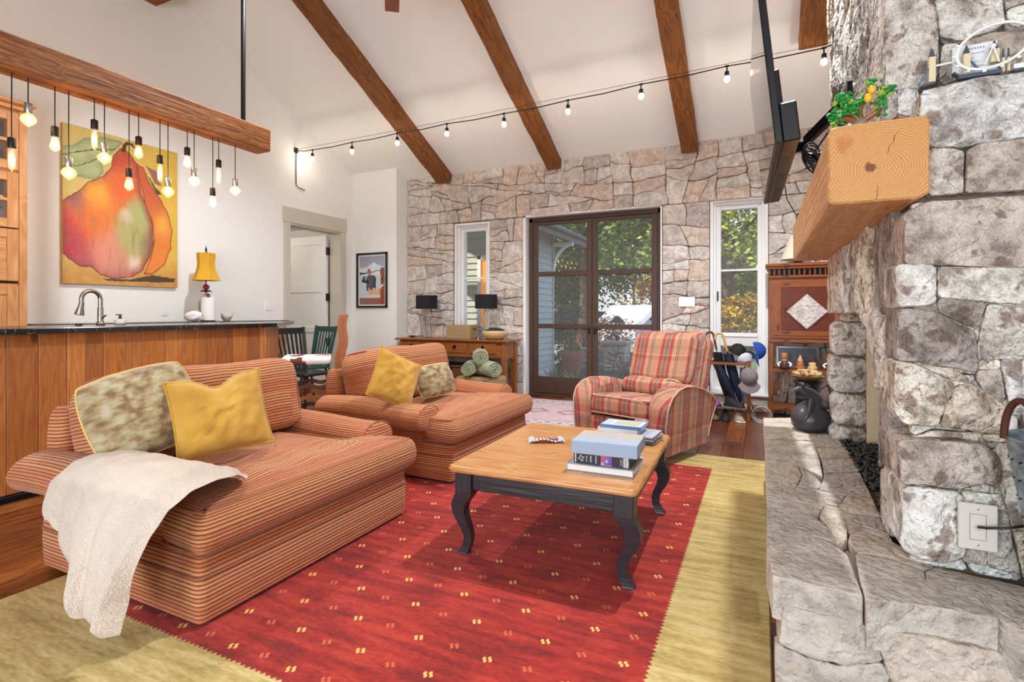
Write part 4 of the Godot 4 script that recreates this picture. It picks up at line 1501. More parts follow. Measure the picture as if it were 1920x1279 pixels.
func make_rug() -> void:
	var x0 := -2.80
	var z0 := -4.58
	var W := 2.83
	var D := 3.78
	var w := 1024
	var h := 1368
	var na := nbytes(501, 0.05, 512, 512, 3, FastNoiseLite.TYPE_SIMPLEX_SMOOTH, 8)
	var nb := nbytes(502, 0.25, 512, 512, 2, FastNoiseLite.TYPE_SIMPLEX_SMOOTH, 4)
	var nc := nbytes(503, 0.008, 512, 512, 3)
	var by := PackedByteArray()
	by.resize(w * h * 3)
	var reds := [c8(116, 18, 10), c8(152, 30, 18), c8(176, 52, 34)]
	var yels := [c8(160, 136, 74), c8(186, 162, 98), c8(204, 184, 126)]
	var k := 0
	for py in h:
		for px in w:
			var x := x0 + W * px / w
			var z := z0 + D * py / h
			var q: int = (py % 512) * 512 + px % 512
			var f := 0.45 * na[q] / 255.0 + 0.3 * nb[q] / 255.0 + 0.25 * nc[q] / 255.0
			f = clampf((f - 0.3) * 2.5, 0.0, 1.0)
			# toothed seam between the field and the border
			var jag := 0.012 * absf(fmod(absf(z) * 42.0, 1.0) - 0.5) * 2.0
			var jag2 := 0.012 * absf(fmod(absf(x) * 42.0, 1.0) - 0.5) * 2.0
			var inside := x > -2.43 + jag and x < -0.33 - jag and z > -4.2 + jag2 and z < -1.185 - jag2
			var st: Array = reds if inside else yels
			var c: Color = st[0].lerp(st[1], f * 2.0) if f < 0.5 else st[1].lerp(st[2], f * 2.0 - 1.0)
			by[k] = int(c.r * 255)
			by[k + 1] = int(c.g * 255)
			by[k + 2] = int(c.b * 255)
			k += 3
	var im := Image.create_from_data(w, h, false, Image.FORMAT_RGB8, by)
	# small four-petalled flowers, every second one faint
	var s := w / W
	for col in range(-11, 5):
		var fx := -0.833 + 0.1395 * col
		if fx > -0.37 or fx < -2.4:
			continue
		for row in range(-20, 22):
			for faint in [0, 1]:
				var fz: float = -1.879 + (0.147 if posmod(col, 2) == 1 else 0.0) + 0.32 * row + 0.16 * faint
				if fz < -4.15 or fz > -1.23:
					continue
				var cx := int((fx - x0) * s)
				var cy := int((fz - z0) * s)
				var pc := c8(228, 184, 98) if faint == 0 else c8(196, 92, 62)
				for d in [[-5, -2], [1, -5], [-2, 2], [4, -1]]:
					im.fill_rect(Rect2i(cx + d[0] - 1, cy + d[1] - 1, 4, 4), pc)
					im.fill_rect(Rect2i(cx + d[0], cy + d[1] - 2, 2, 6), pc)
				if faint == 0:
					im.fill_rect(Rect2i(cx, cy, 2, 2), c8(120, 60, 24))
	var rm := mat("rug_pile", Color.WHITE, 0.95, 0.0, ImageTexture.create_from_image(im))
	rm.rim_enabled = true
	rm.rim = 0.12
	bump(rm, grey(512, 512, nb), 0.25)
	var q2 := g()
	q2.span(Vector3(x0, 0.0005, z0), Vector3(x0 + W, 0.012, z0 + D), 0.004)
	for i in q2.t.size():
		q2.t[i] = Vector2((q2.v[i].x - x0) / W, (q2.v[i].z - z0) / D)
	solo("area_rug", "large red rug with small flowers and a wide yellow border", "rug", q2, rm)
	# worn pink rug by the glazed doors
	var nr := nbytes(511, 0.03, 256, 256, 4)
	var rt := paint(256, 192, func(x, y):
		var kk: int = y * 256 + x
		var c := c8(214, 186, 186).lerp(c8(188, 140, 148), nr[kk] / 255.0 * 0.7)
		var ex: int = mini(mini(x, 255 - x), mini(y, 191 - y))
		if ex < 34 and ex > 8:
			c = c8(200, 190, 188)
			if posmod(x + y, 22) < 10 and (ex > 14 and ex < 28) and posmod(x - y, 16) < 9:
				c = c8(120, 104, 110)
		if ex == 8 or ex == 34 or ex == 35 or ex == 9:
			c = c8(110, 96, 98)
		var mx := absi(posmod(x - 52, 50) - 25)
		var my := absi(y - 96)
		if ex > 40 and mx + my < 20 and mx + my > 12:
			c = c8(130, 116, 122)
		return c.lerp(c8(225, 214, 208), 0.35 * nr[(kk * 7) % (256 * 256)] / 255.0))
	var r2 := g()
	r2.span(Vector3(-3.03, 0.0005, -6.62), Vector3(-1.05, 0.008, -5.05), 0.003)
	for i in r2.t.size():
		r2.t[i] = Vector2((r2.v[i].x + 3.03) / 1.98, (r2.v[i].z + 6.62) / 1.57)
	solo("door_rug", "worn pale pink patterned rug before the glazed doors", "rug", r2, mat("door_rug_pile", Color.WHITE, 0.95, 0.0, rt))


func table_leg(s: float) -> G:
	# cabriole leg cut from a plank: outline in xy, s = -1 or 1 for the way its knee turns
	var q := g()
	var c := [Vector2(0.0, 0.30), Vector2(0.012, 0.275), Vector2(0.034, 0.24), Vector2(0.036, 0.205), Vector2(0.022, 0.165), Vector2(0.0, 0.125), Vector2(-0.012, 0.09), Vector2(-0.010, 0.055), Vector2(0.004, 0.022), Vector2(0.018, 0.0)]
	var wd := [0.086, 0.082, 0.072, 0.064, 0.056, 0.048, 0.042, 0.040, 0.044, 0.052]
	for z in [-1.0, 1.0]:
		for k in c.size() - 1:
			var a0 := Vector3(s * c[k].x - wd[k] / 2, c[k].y, z * wd[k] * 0.45)
			var a1 := Vector3(s * c[k].x + wd[k] / 2, c[k].y, z * wd[k] * 0.45)
			var b0 := Vector3(s * c[k + 1].x - wd[k + 1] / 2, c[k + 1].y, z * wd[k + 1] * 0.45)
			var b1 := Vector3(s * c[k + 1].x + wd[k + 1] / 2, c[k + 1].y, z * wd[k + 1] * 0.45)
			q.face([a0, a1, b1, b0], [], Vector3(0, 0, z))
	for x in [-1.0, 1.0]:
		q.grid(1, c.size() - 1, func(a, b):
			var k := int(round(b * (c.size() - 1)))
			return [Vector3(s * c[k].x + x * wd[k] / 2, c[k].y, (a * 2 - 1) * wd[k] * 0.45), Vector2(a * 0.06, c[k].y)])
	q.box(Vector3(0, 0.36, 0), Vector3(0.086, 0.122, 0.086), 0.003)
	return q


func make_table() -> void:
	var o := thing("coffee_table", "square pine topped coffee table with dark painted curved legs", "table", Vector3(-0.922, 0.012, -2.68), 1.5)
	part(o, "table_top", g().soft(rounded(-0.447, -0.535, 0.447, 0.535, 0.03), 0.408, 0.438, 0.008, 0.0), M["table_top_wood"])
	var tt: MeshInstance3D = o.get_child(0)
	# boards run across, grain along x
	var tg := g()
	for k in 6:
		var z := -0.535 + 1.07 * k / 6.0
		tg.span(Vector3(-0.44, 0.4375, z + 0.004), Vector3(0.44, 0.4385, z + 1.07 / 6.0 + 0.003), 0.0, Vector2(k * 0.71, k * 0.43))
	for k in 6:
		var z := -0.527 + 1.054 * k / 6.0
		part(tt, "board", g().span(Vector3(-0.439, 0.43, z + 0.0004), Vector3(0.439, 0.4395, z + 1.054 / 6.0 - 0.0004), 0.0015, Vector2(k * 0.71, k * 0.43 + 0.1)), M["table_top_wood"])
	for sx in [-1.0, 1.0]:
		part(o, "apron", g().span(Vector3(sx * 0.395 - 0.011, 0.315, -0.44), Vector3(sx * 0.395 + 0.011, 0.408, 0.44), 0.003), M["table_paint"])
		for sz in [-1.0, 1.0]:
			part(o, "leg", table_leg(sx), M["table_paint"], Vector3(sx * 0.385, 0.0, sz * 0.455))
	for sz in [-1.0, 1.0]:
		part(o, "apron", g().span(Vector3(-0.345, 0.315, sz * 0.465 - 0.011), Vector3(0.345, 0.408, sz * 0.465 + 0.011), 0.003), M["table_paint"])
	make_books()


func make_books() -> void:
	var top := 0.4525
	# front stack
	var b1 := thing("book", "wide grey hardback lying under the puzzle box", "book", Vector3(-0.665, top, -2.435), 1.0)
	mat("page_paper", c8(226, 224, 218), 0.9)
	mat("grey_cover", c8(178, 182, 190), 0.6)
	part(b1, "cover", g().span(Vector3(-0.155, 0, -0.125), Vector3(0.155, 0.003, 0.125), 0.001).span(Vector3(-0.155, 0.027, -0.125), Vector3(0.155, 0.03, 0.125), 0.001).span(Vector3(-0.155, 0.0, -0.125), Vector3(-0.151, 0.03, 0.125), 0.001), M["grey_cover"])
	part(b1, "pages", g().span(Vector3(-0.150, 0.003, -0.12), Vector3(0.150, 0.027, 0.121), 0.0), M["page_paper"])
	# puzzle box: black side with white print
	var spine := Image.create(300, 52, false, Image.FORMAT_RGB8)
	spine.fill(c8(24, 22, 30))
	spine.fill_rect(Rect2i(6, 4, 6, 44), c8(214, 212, 210))
	for r in [[36, 14, 8, 24], [28, 20, 24, 12], [33, 10, 6, 6], [42, 36, 6, 6], [24, 26, 6, 6], [50, 18, 6, 6]]:
		spine.fill_rect(Rect2i(r[0], r[1], r[2], r[3]), c8(206, 206, 212))
	for r in [[38, 16, 4, 20], [30, 22, 20, 8]]:
		spine.fill_rect(Rect2i(r[0], r[1], r[2], r[3]), c8(40, 38, 52))
	for y in 44:
		for x in 58:
			var f := (x + y) / 102.0
			var c := c8(214, 70, 110).lerp(c8(60, 70, 170), f)
			if Vector2(x - 30, y - 24).length() < 10:
				c = c8(230, 200, 200).lerp(c8(80, 120, 190), Vector2(x - 30, y - 24).length() / 10.0)
			if y > 30 and x < 18 and posmod(y, 5) < 2:
				c = c8(236, 226, 220)
			spine.set_pixel(146 + x, 4 + y, c)
	spine.fill_rect(Rect2i(144, 2, 62, 2), c8(200, 190, 210))
	spine.fill_rect(Rect2i(144, 48, 62, 2), c8(200, 190, 210))
	spine.fill_rect(Rect2i(268, 4, 22, 44), c8(210, 208, 206))
	for k in 9:
		spine.fill_rect(Rect2i(272, 8 + k * 4, 9 + (k * 5) % 6, 2), c8(90, 90, 96))
	var sm := mat("puzzle_side", Color.WHITE, 0.5, 0.0, ImageTexture.create_from_image(spine))
	var b2 := thing("puzzle_box", "black jigsaw box with coloured picture panel between two pale boxes", "box", Vector3(-0.662, top + 0.0305, -2.44), 1.0)
	part(b2, "carton", g().span(Vector3(-0.128, 0, -0.11), Vector3(0.135, 0.05, 0.109), 0.001), M["black_plastic"])
	var sp := g()
	sp.face([Vector3(-0.127, 0.0495, 0.1096), Vector3(0.134, 0.0495, 0.1096), Vector3(0.134, 0.0005, 0.1096), Vector3(-0.127, 0.0005, 0.1096)], [Vector2(0, 0), Vector2(1, 0), Vector2(1, 1), Vector2(0, 1)], Vector3.BACK)
	part(b2, "side_print", sp, sm)
	for w in [["PUZZLE", 0.104, 0.0085], ["1000 PCS", 0.092, 0.005], ["JIGSAW", -0.022, 0.0075], ["SERIES", -0.046, 0.0075], ["48 x 68", -0.066, 0.006]]:
		var tm := TextMesh.new()
		tm.text = w[0]
		tm.font_size = 32
		tm.pixel_size = float(w[2]) / 24.0
		tm.depth = 0.0004
		tm.material = M["page_paper"]
		var ti := MeshInstance3D.new()
		ti.name = "lettering"
		ti.mesh = tm
		b2.add_child(ti, true)
		ti.position = Vector3(w[1], 0.025, 0.1099)
		ti.rotation_degrees.z = -90
	mat("pale_box", c8(150, 166, 190), 0.45)
	var nt := nbytes(521, 0.03, 128, 128, 3)
	var lid := paint(128, 128, func(x, y):
		var f := nt[y * 128 + x] / 255.0
		var c := c8(172, 184, 202)
		if y < 70:
			c = lerp3([[0.3, c8(206, 182, 160)], [0.5, c8(168, 178, 184)], [0.7, c8(204, 176, 162)]], f)
		return c)
	var b3 := thing("pale_box", "pale blue grey box topping the stack on the coffee table", "box", Vector3(-0.648, top + 0.081, -2.425), 3.0)
	part(b3, "carton", g().span(Vector3(-0.15, 0, -0.115), Vector3(0.15, 0.058, 0.115), 0.002), M["pale_box"])
	var lt := g()
	lt.face([Vector3(-0.148, 0.0584, -0.113), Vector3(0.148, 0.0584, -0.113), Vector3(0.148, 0.0584, 0.113), Vector3(-0.148, 0.0584, 0.113)], [Vector2(0, 0), Vector2(1, 0), Vector2(1, 1), Vector2(0, 1)], Vector3.UP)
	part(b3, "lid_print", lt, mat("lid_print", Color.WHITE, 0.4, 0.0, lid))
	# rear stack: magazines, a white book, a blue book
	var y := top
	for k in 6:
		var col: Color = [c8(70, 72, 78), c8(120, 122, 128), c8(52, 54, 60), c8(168, 170, 174), c8(84, 86, 92), c8(176, 188, 204)][k]
		var m := thing("magazine", "", "magazine", Vector3(-0.665 + 0.006 * sin(k * 2.3), y, -3.03 + 0.005 * cos(k * 1.7)), -4.0 + 3.0 * sin(k * 1.9), "magazines under the books on the coffee table")
		m.set_meta("label", "thin magazine in the low pile under the blue book")
		part(m, "pages", g().span(Vector3(-0.14, 0, -0.105), Vector3(0.14, 0.0062, 0.105), 0.001), M["page_paper"])
		part(m, "cover", g().span(Vector3(-0.141, 0.0062, -0.106), Vector3(0.141, 0.007, 0.106), 0.0).span(Vector3(-0.141, 0.0, 0.1045), Vector3(0.141, 0.007, 0.106), 0.0), mat("magazine_cover_%d" % k, col, 0.35))
		y += 0.0072
	var wb := thing("book", "white book lying between the magazines and the blue book", "book", Vector3(-0.735, y, -3.03), -3.0)
	part(wb, "cover", g().span(Vector3(-0.115, 0, -0.085), Vector3(0.115, 0.003, 0.085), 0.001).span(Vector3(-0.115, 0.023, -0.085), Vector3(0.115, 0.026, 0.085), 0.001).span(Vector3(-0.115, 0.0, 0.082), Vector3(0.115, 0.026, 0.085), 0.001), mat("white_cover", c8(222, 226, 230), 0.4))
	part(wb, "pages", g().span(Vector3(-0.112, 0.003, -0.082), Vector3(0.112, 0.023, 0.083), 0.0), M["page_paper"])
	y += 0.0262
	var cov := paint(128, 96, func(x, yy):
		var e: int = mini(mini(x, 127 - x), mini(yy, 95 - yy))
		var c := c8(96, 142, 196)
		if e > 3:
			c = c8(222, 232, 240)
		if x > 34 and e > 12:
			c = c8(196, 192, 172)
		if e <= 10 and e > 5 and posmod(x * 3 + yy, 9) < 3:
			c = c8(150, 180, 214)
		if x > 8 and x < 28 and posmod(yy, 8) < 3 and e > 10:
			c = c8(120, 150, 190)
		return c)
	var bb := thing("book", "blue bordered book on top of the rear stack", "book", Vector3(-0.72, y, -3.035), -2.0)
	part(bb, "cover", g().span(Vector3(-0.12, 0, -0.085), Vector3(0.12, 0.003, 0.085), 0.001).span(Vector3(-0.12, 0.013, -0.085), Vector3(0.12, 0.016, 0.085), 0.001).span(Vector3(-0.12, 0.0, 0.082), Vector3(0.12, 0.016, 0.085), 0.001), mat("blue_cover", c8(84, 132, 190), 0.4))
	part(bb, "pages", g().span(Vector3(-0.117, 0.003, -0.082), Vector3(0.118, 0.013, 0.081), 0.0), M["page_paper"])
	var cf := g()
	cf.face([Vector3(-0.12, 0.0163, -0.085), Vector3(0.12, 0.0163, -0.085), Vector3(0.12, 0.0163, 0.085), Vector3(-0.12, 0.0163, 0.085)], [Vector2(0, 0), Vector2(1, 0), Vector2(1, 1), Vector2(0, 1)], Vector3.UP)
	part(bb, "cover_print", cf, mat("blue_cover_print", Color.WHITE, 0.3, 0.0, cov))
	# small woven mat with stripes, stars and fringe
	var flag := paint(96, 64, func(x, yy):
		if x > 52 and yy < 34:
			return c8(226, 226, 230) if posmod(x, 8) < 2 and posmod(yy, 7) < 2 else c8(44, 52, 96)
		return c8(196, 60, 60) if posmod(x, 14) < 7 else c8(228, 218, 212))
	var fm := thing("woven_coaster", "small fringed striped coaster lying on the coffee table", "coaster", Vector3(-1.095, top, -2.76), 28.0)
	var fq := g()
	fq.grid(14, 6, func(a, b):
		return [Vector3((a - 0.5) * 0.14, 0.004 + 0.016 * absf(sin(a * 3.3 + 0.4)) * (0.4 + 0.6 * b), (b - 0.5) * 0.09), Vector2(a, b)])
	part(fm, "weave", fq, mat("flag_weave", Color.WHITE, 0.95, 0.0, flag))
	var yarn := mat("grey_yarn", c8(188, 190, 196), 0.95)
	for s in [-1.0, 1.0]:
		for k in 13:
			var z := -0.045 + 0.09 * k / 12.0
			var x: float = s * 0.068
			part(fm, "tassel", g().tube([Vector3(x, 0.012, z), Vector3(x + s * 0.016, 0.016, z + 0.004 * sin(k * 2.0)), Vector3(x + s * 0.034, 0.004, z + 0.008 * sin(k * 1.3))], [0.004, 0.005, 0.003], 5), yarn)


func drum_lamp(label: String, at: Vector3, flip: float) -> void:
	var o := thing("table_lamp", label, "lamp", at)
	var sh := g()
	sh.lathe([Vector2(0.158, 0.0), Vector2(0.16, 0.0), Vector2(0.16, 0.2), Vector2(0.158, 0.2), Vector2(0.157, 0.0)], 32, Vector3(0, 0.435, 0))
	part(o, "shade", sh, mat("black_shade", c8(22, 22, 26), 0.85))
	part(o, "base", g().lathe([Vector2(0, 0), Vector2(0.085, 0), Vector2(0.085, 0.012), Vector2(0.03, 0.02), Vector2(0, 0.02)], 24), M["chrome"])
	var st := g()
	st.tube([Vector3(0.0, 0.02, 0), Vector3(0.02 * flip, 0.1, 0), Vector3(-0.085 * flip, 0.27, 0), Vector3(-0.02 * flip, 0.41, 0), Vector3(0, 0.47, 0)], 0.008, 8)
	st.tube([Vector3(0.0, 0.02, 0.01), Vector3(-0.01 * flip, 0.13, 0.01), Vector3(-0.05 * flip, 0.27, 0.01), Vector3(0.01 * flip, 0.41, 0.01), Vector3(0, 0.47, 0)], 0.006, 8)
	part(o, "stem", st, M["nickel"])
	part(o, "socket", g().cyl(Vector3(0, 0.46, 0), Vector3(0, 0.52, 0), 0.016), M["black_metal"])


func make_console() -> void:
	var o := thing("console_table", "low brown wooden console table with three drawers by the stone wall", "table", Vector3(-4.03, 0, -6.58))
	var cw: Material = M["console_wood"]
	part(o, "table_top", g().soft(round_poly([Vector2(-0.95, -0.21), Vector2(0.95, -0.21), Vector2(0.95, 0.21), Vector2(-0.95, 0.21)], 0.01), 0.772, 0.80, 0.01, 0.0), cw)
	var body := g()
	body.span(Vector3(-0.88, 0.55, -0.18), Vector3(0.88, 0.772, 0.165), 0.003)
	part(o, "body", body, cw)
	for d in [[-0.85, -0.50], [-0.45, 0.28], [0.33, 0.74]]:
		var dr := part(o, "drawer", g().span(Vector3(d[0], 0.605, 0.163), Vector3(d[1], 0.755, 0.178), 0.004, Vector2(d[0], 0.2)), cw)
		var pulls := [(d[0] + d[1]) / 2] if d[1] - d[0] < 0.6 else [d[0] + 0.2, d[1] - 0.2]
		for px in pulls:
			var h := g()
			h.lathe([Vector2(0, 0), Vector2(0.022, 0), Vector2(0.018, 0.006), Vector2(0, 0.006)], 14)
			for k in h.v.size():
				h.v[k] = Vector3(h.v[k].x + px, 0.695 + h.v[k].z, 0.178 + h.v[k].y)
				h.n[k] = Vector3(h.n[k].x, h.n[k].z, h.n[k].y)
			var ring := []
			for k in 15:
				var a := PI + PI * k / 14.0
				ring.append(Vector3(px + cos(a) * 0.028, 0.69 + sin(a) * 0.035, 0.188))
			h.tube(ring, 0.004, 6)
			part(dr, "pull", h, M["iron"])
	for sx in [-0.86, 0.86]:
		for sz in [-0.16, 0.145]:
			part(o, "leg", g().span(Vector3(sx - 0.035, 0, sz - 0.035), Vector3(sx + 0.035, 0.74, sz + 0.035), 0.004), cw)
	# shaped aprons at the ends
	for sx in [-0.865, 0.865]:
		var ap := g()
		ap.T = Transform3D(Basis(Vector3(0, 0, 1), Vector3(0, 1, 0), Vector3(-1, 0, 0)), Vector3(sx, 0, 0))
		ap.prism([Vector2(-0.13, 0.56), Vector2(-0.13, 0.5), Vector2(-0.08, 0.53), Vector2(0.0, 0.545), Vector2(0.07, 0.53), Vector2(0.115, 0.5), Vector2(0.115, 0.56)], -0.008, 0.008)
		part(o, "apron", ap, cw)
	drum_lamp("black drum shade table lamp at the white wall end of the console", Vector3(-4.56, 0.801, -6.60), 1.0)
	drum_lamp("black drum shade table lamp before the narrow window", Vector3(-3.575, 0.801, -6.66), 1.0)
	# jar, wicker box, bowl, small things
	var jar := thing("glass_jar", "small round clear glass jar on the console", "jar", Vector3(-4.30, 0.801, -6.55))
	part(jar, "bowl", g().lathe([Vector2(0.0, 0.004), Vector2(0.04, 0.004), Vector2(0.062, 0.05), Vector2(0.055, 0.095), Vector2(0.035, 0.12), Vector2(0.04, 0.13)], 20), M["glass"])
	part(jar, "lid", g().lathe([Vector2(0, 0.15), Vector2(0.01, 0.145), Vector2(0.01, 0.135), Vector2(0.042, 0.13), Vector2(0.042, 0.126), Vector2(0, 0.126)], 20), M["glass"])
	var wt := paint(64, 64, func(x, y):
		var a: int = (int(x / 4) + int(y / 4)) % 2
		var f := 0.5 + 0.5 * sin((x if a == 0 else y) * 1.6)
		return c8(96, 74, 48).lerp(c8(196, 168, 124), 0.35 + 0.65 * f))
	var wk := mat("wicker", Color.WHITE, 0.9, 0.0, wt, 4.0)
	var wh := nbytes(541, 0.15, 128, 128, 2)
	bump(wk, grey(128, 128, wh), 0.5)
	var wdm := mat("dark_wicker", c8(166, 122, 88), 0.9, 0.0, wt, 3.5)
	bump(wdm, grey(128, 128, wh), 0.5)
	mat("pale_wicker", c8(255, 255, 255), 0.9, 0.0, wt, 4.0)
	var bx := thing("wicker_box", "tan woven box with a dark handle hole on the console", "box", Vector3(-3.91, 0.801, -6.56))
	part(bx, "body", g().span(Vector3(-0.20, 0, -0.12), Vector3(0.20, 0.20, 0.12), 0.006), wk)
	part(bx, "handle_hole", g().span(Vector3(0.199, 0.125, -0.03), Vector3(0.2015, 0.155, 0.03), 0.0), M["black_plastic"])
	var bo := thing("wooden_bowl", "pale turned wooden bowl holding dark things on the console", "bowl", Vector3(-3.36, 0.801, -6.52))
	part(bo, "bowl", g().lathe([Vector2(0, 0), Vector2(0.1, 0), Vector2(0.165, 0.045), Vector2(0.19, 0.095), Vector2(0.175, 0.125), Vector2(0.168, 0.125), Vector2(0.17, 0.095), Vector2(0.09, 0.03), Vector2(0, 0.028)], 32), mat("bowl_wood", c8(214, 178, 126), 0.35))
	solo("folded_gloves", "dark folded knit gloves lying in the wooden bowl", "gloves", lump(Vector3(0.14, 0.045, 0.11), 3), mat("dark_knit", c8(42, 44, 52), 0.95), Vector3(-3.36, 0.925, -6.52))
	solo("candle_tin", "tiny silver tin standing beside the wooden bowl", "tin", g().cyl(Vector3.ZERO, Vector3(0, 0.03, 0), 0.03, -1, 16), M["nickel"], Vector3(-3.60, 0.801, -6.48))
	solo("small_stone", "small reddish stone lying on the console end", "stone", lump(Vector3(0.05, 0.02, 0.035), 8), M["stool_dark"], Vector3(-4.83, 0.815, -6.6))
	# under the console
	for k in 2:
		var bk := thing("wicker_basket", ["dark brown wicker basket under the console beside the white wall", "dark brown wicker basket under the console behind the green blankets"][k], "basket", Vector3([-4.4, -3.72][k], 0, -6.57))
		part(bk, "body", g().span(Vector3(-0.28, 0, -0.17), Vector3(0.28, 0.40, 0.17), 0.02), wdm)
		part(bk, "rim", g().span(Vector3(-0.29, 0.40, -0.18), Vector3(0.29, 0.425, 0.18), 0.01), wdm)
	solo("serving_tray", "black metal tray lying on the wicker baskets", "tray", g().span(Vector3(-0.42, 0, -0.15), Vector3(0.42, 0.02, 0.15), 0.005), M["black_metal"], Vector3(-4.0, 0.427, -6.56))
	# rolled green blankets in a pale woven tub
	var tub := thing("woven_tub", "pale woven tub holding the rolled green blankets", "basket", Vector3(-3.36, 0, -6.12))
	part(tub, "body", g().span(Vector3(-0.29, 0, -0.2), Vector3(0.29, 0.34, 0.2), 0.03), M["pale_wicker"])
	var spots := [[Vector3(-3.50, 0.445, -6.10), 0.10, 20.0, "rolled green fleece blanket lying lowest in the pale tub"], [Vector3(-3.25, 0.455, -6.06), 0.11, 55.0, "rolled green fleece blanket lying over the tub's door end"], [Vector3(-3.38, 0.60, -6.14), 0.105, 30.0, "rolled green fleece blanket lying on top of the others"]]
	for s in spots:
		solo("rolled_blanket", s[3], "blanket", roll_mesh(s[1], 0.5), M["green_fleece"], s[0], s[2], "rolled green blankets")


func roll_mesh(r: float, l: float) -> G:
	# a blanket rolled into a spiral, axis along z
	var q := g()
	q.grid(40, 12, func(a, b):
		var an: float = a * TAU
		var z: float = (b - 0.5) * l
		var k: float = rough.get_noise_3d(cos(an) * 1.6, sin(an) * 1.6, z * 5.0) * 0.03
		var rr: float = r * (1.0 - 0.10 * pow(absf(b * 2 - 1), 4.0)) + k * r * 4.0
		return [Vector3(cos(an) * rr, sin(an) * rr * 0.9, z), Vector2(a * 0.6, b * l)])
	for s in [-1.0, 1.0]:
		# coiled end
		q.grid(40, 24, func(a, b):
			var an: float = a * TAU
			var k: float = rough.get_noise_3d(cos(an) * 1.6, sin(an) * 1.6, s * 0.5 * l * 5.0) * 0.03
			var edge: float = r * 0.9 + k * r * 4.0
			var coil: float = absf(sin(PI * (b * 3.0 - a * s)))
			return [Vector3(cos(an) * edge * b, sin(an) * edge * 0.9 * b, s * (0.5 * l - 0.004 - (1.0 - pow(coil, 0.7)) * 0.03 * smoothstep(1.0, 0.9, b) + 0.012 * (1.0 - b))), Vector2(a * 0.3, b * 0.2)])
	return q


func lump(s: Vector3, seed_: int) -> G:
	return g().grid(18, 10, func(a, b):
		var p := Vector3(cos(-a * TAU) * sin(b * PI), -cos(b * PI), sin(-a * TAU) * sin(b * PI))
		var k: float = 1.0 + 0.35 * rough.get_noise_3d(p.x * 1.3 + seed_, p.y * 1.3, p.z * 1.3)
		return [p * s * k, Vector2(a, b)])


func make_tv() -> void:
	var o := thing("television", "thin black flat television on a wall arm above the mantel", "television", Vector3(0.045, 1.86, -3.01))
	o.rotation_degrees = Vector3(0, 1.7, 6.0)
	part(o, "panel", g().span(Vector3(-0.012, 0, -0.65), Vector3(0.014, 0.745, 0.65), 0.003), M["tv_body"])
	part(o, "screen", g().span(Vector3(-0.0145, 0.012, -0.642), Vector3(-0.0118, 0.738, 0.642), 0.0), M["screen"])
	var bk := part(o, "rear_housing", g().span(Vector3(0.014, 0.0, -0.645), Vector3(0.078, 0.16, 0.645), 0.006).span(Vector3(0.014, 0.16, -0.55), Vector3(0.04, 0.34, 0.55), 0.006), M["tv_body"])
	for k in 3:
		part(bk, "vent", g().span(Vector3(0.03, -0.001, 0.28 - k * 0.32), Vector3(0.062, 0.0005, 0.40 - k * 0.32), 0.0), M["black_plastic"])
	var am := thing("television_mount", "black folding wall arm joining the television to the chimney", "mount", Vector3(0.0, 0.0, 0.0))
	part(am, "wall_plate", g().span(Vector3(0.325, 1.86, -3.14), Vector3(0.338, 2.14, -2.86), 0.003), M["black_metal"])
	part(am, "arm", g().beam(Vector3(0.33, 2.08, -2.62), Vector3(0.20, 2.03, -2.98), 0.03, 0.05), M["black_metal"])
	part(am, "arm", g().beam(Vector3(0.325, 1.93, -2.95), Vector3(0.20, 1.95, -3.0), 0.03, 0.045), M["black_metal"])
	part(am, "arm", g().beam(Vector3(0.20, 2.01, -2.99), Vector3(0.128, 2.02, -3.05), 0.03, 0.05), M["black_metal"])
	part(am, "wall_plate", g().span(Vector3(0.322, 2.0, -2.68), Vector3(0.34, 2.14, -2.56), 0.003), M["black_metal"])
	# bundled cables
	var cb := thing("cable_bundle", "tangle of black cables hanging behind the television", "cable")
	for k in 7:
		var ps := []
		for j in 22:
			var a := TAU * j / 21.0 * (1.0 + 0.15 * k)
			ps.append(Vector3(0.20 + 0.035 * cos(a + k) + 0.006 * k, 1.885 + 0.055 * sin(a * 1.0 + k * 0.7) - 0.012 * k, -2.72 + 0.03 * sin(a * 0.5 + k * 1.9)))
		part(cb, "loop", g().tube(ps, 0.0035, 6), M["black_plastic"])
	part(cb, "lead", g().tube([Vector3(0.22, 1.91, -2.72), Vector3(0.26, 1.96, -2.65), Vector3(0.30, 1.93, -2.6), Vector3(0.30, 1.80, -2.58), Vector3(0.32, 1.73, -2.55)], 0.004, 6), M["black_plastic"])
	part(cb, "lead", g().tube([Vector3(0.11, 1.90, -3.2), Vector3(0.13, 1.82, -3.35), Vector3(0.18, 1.745, -3.45)], 0.003, 6), M["black_plastic"])
	solo("cable_box", "small dark media box lying on the far end of the mantel", "media box", g().span(Vector3(-0.03, 0, -0.07), Vector3(0.03, 0.03, 0.07), 0.003), M["tv_body"], Vector3(0.215, 1.7275, -3.52))


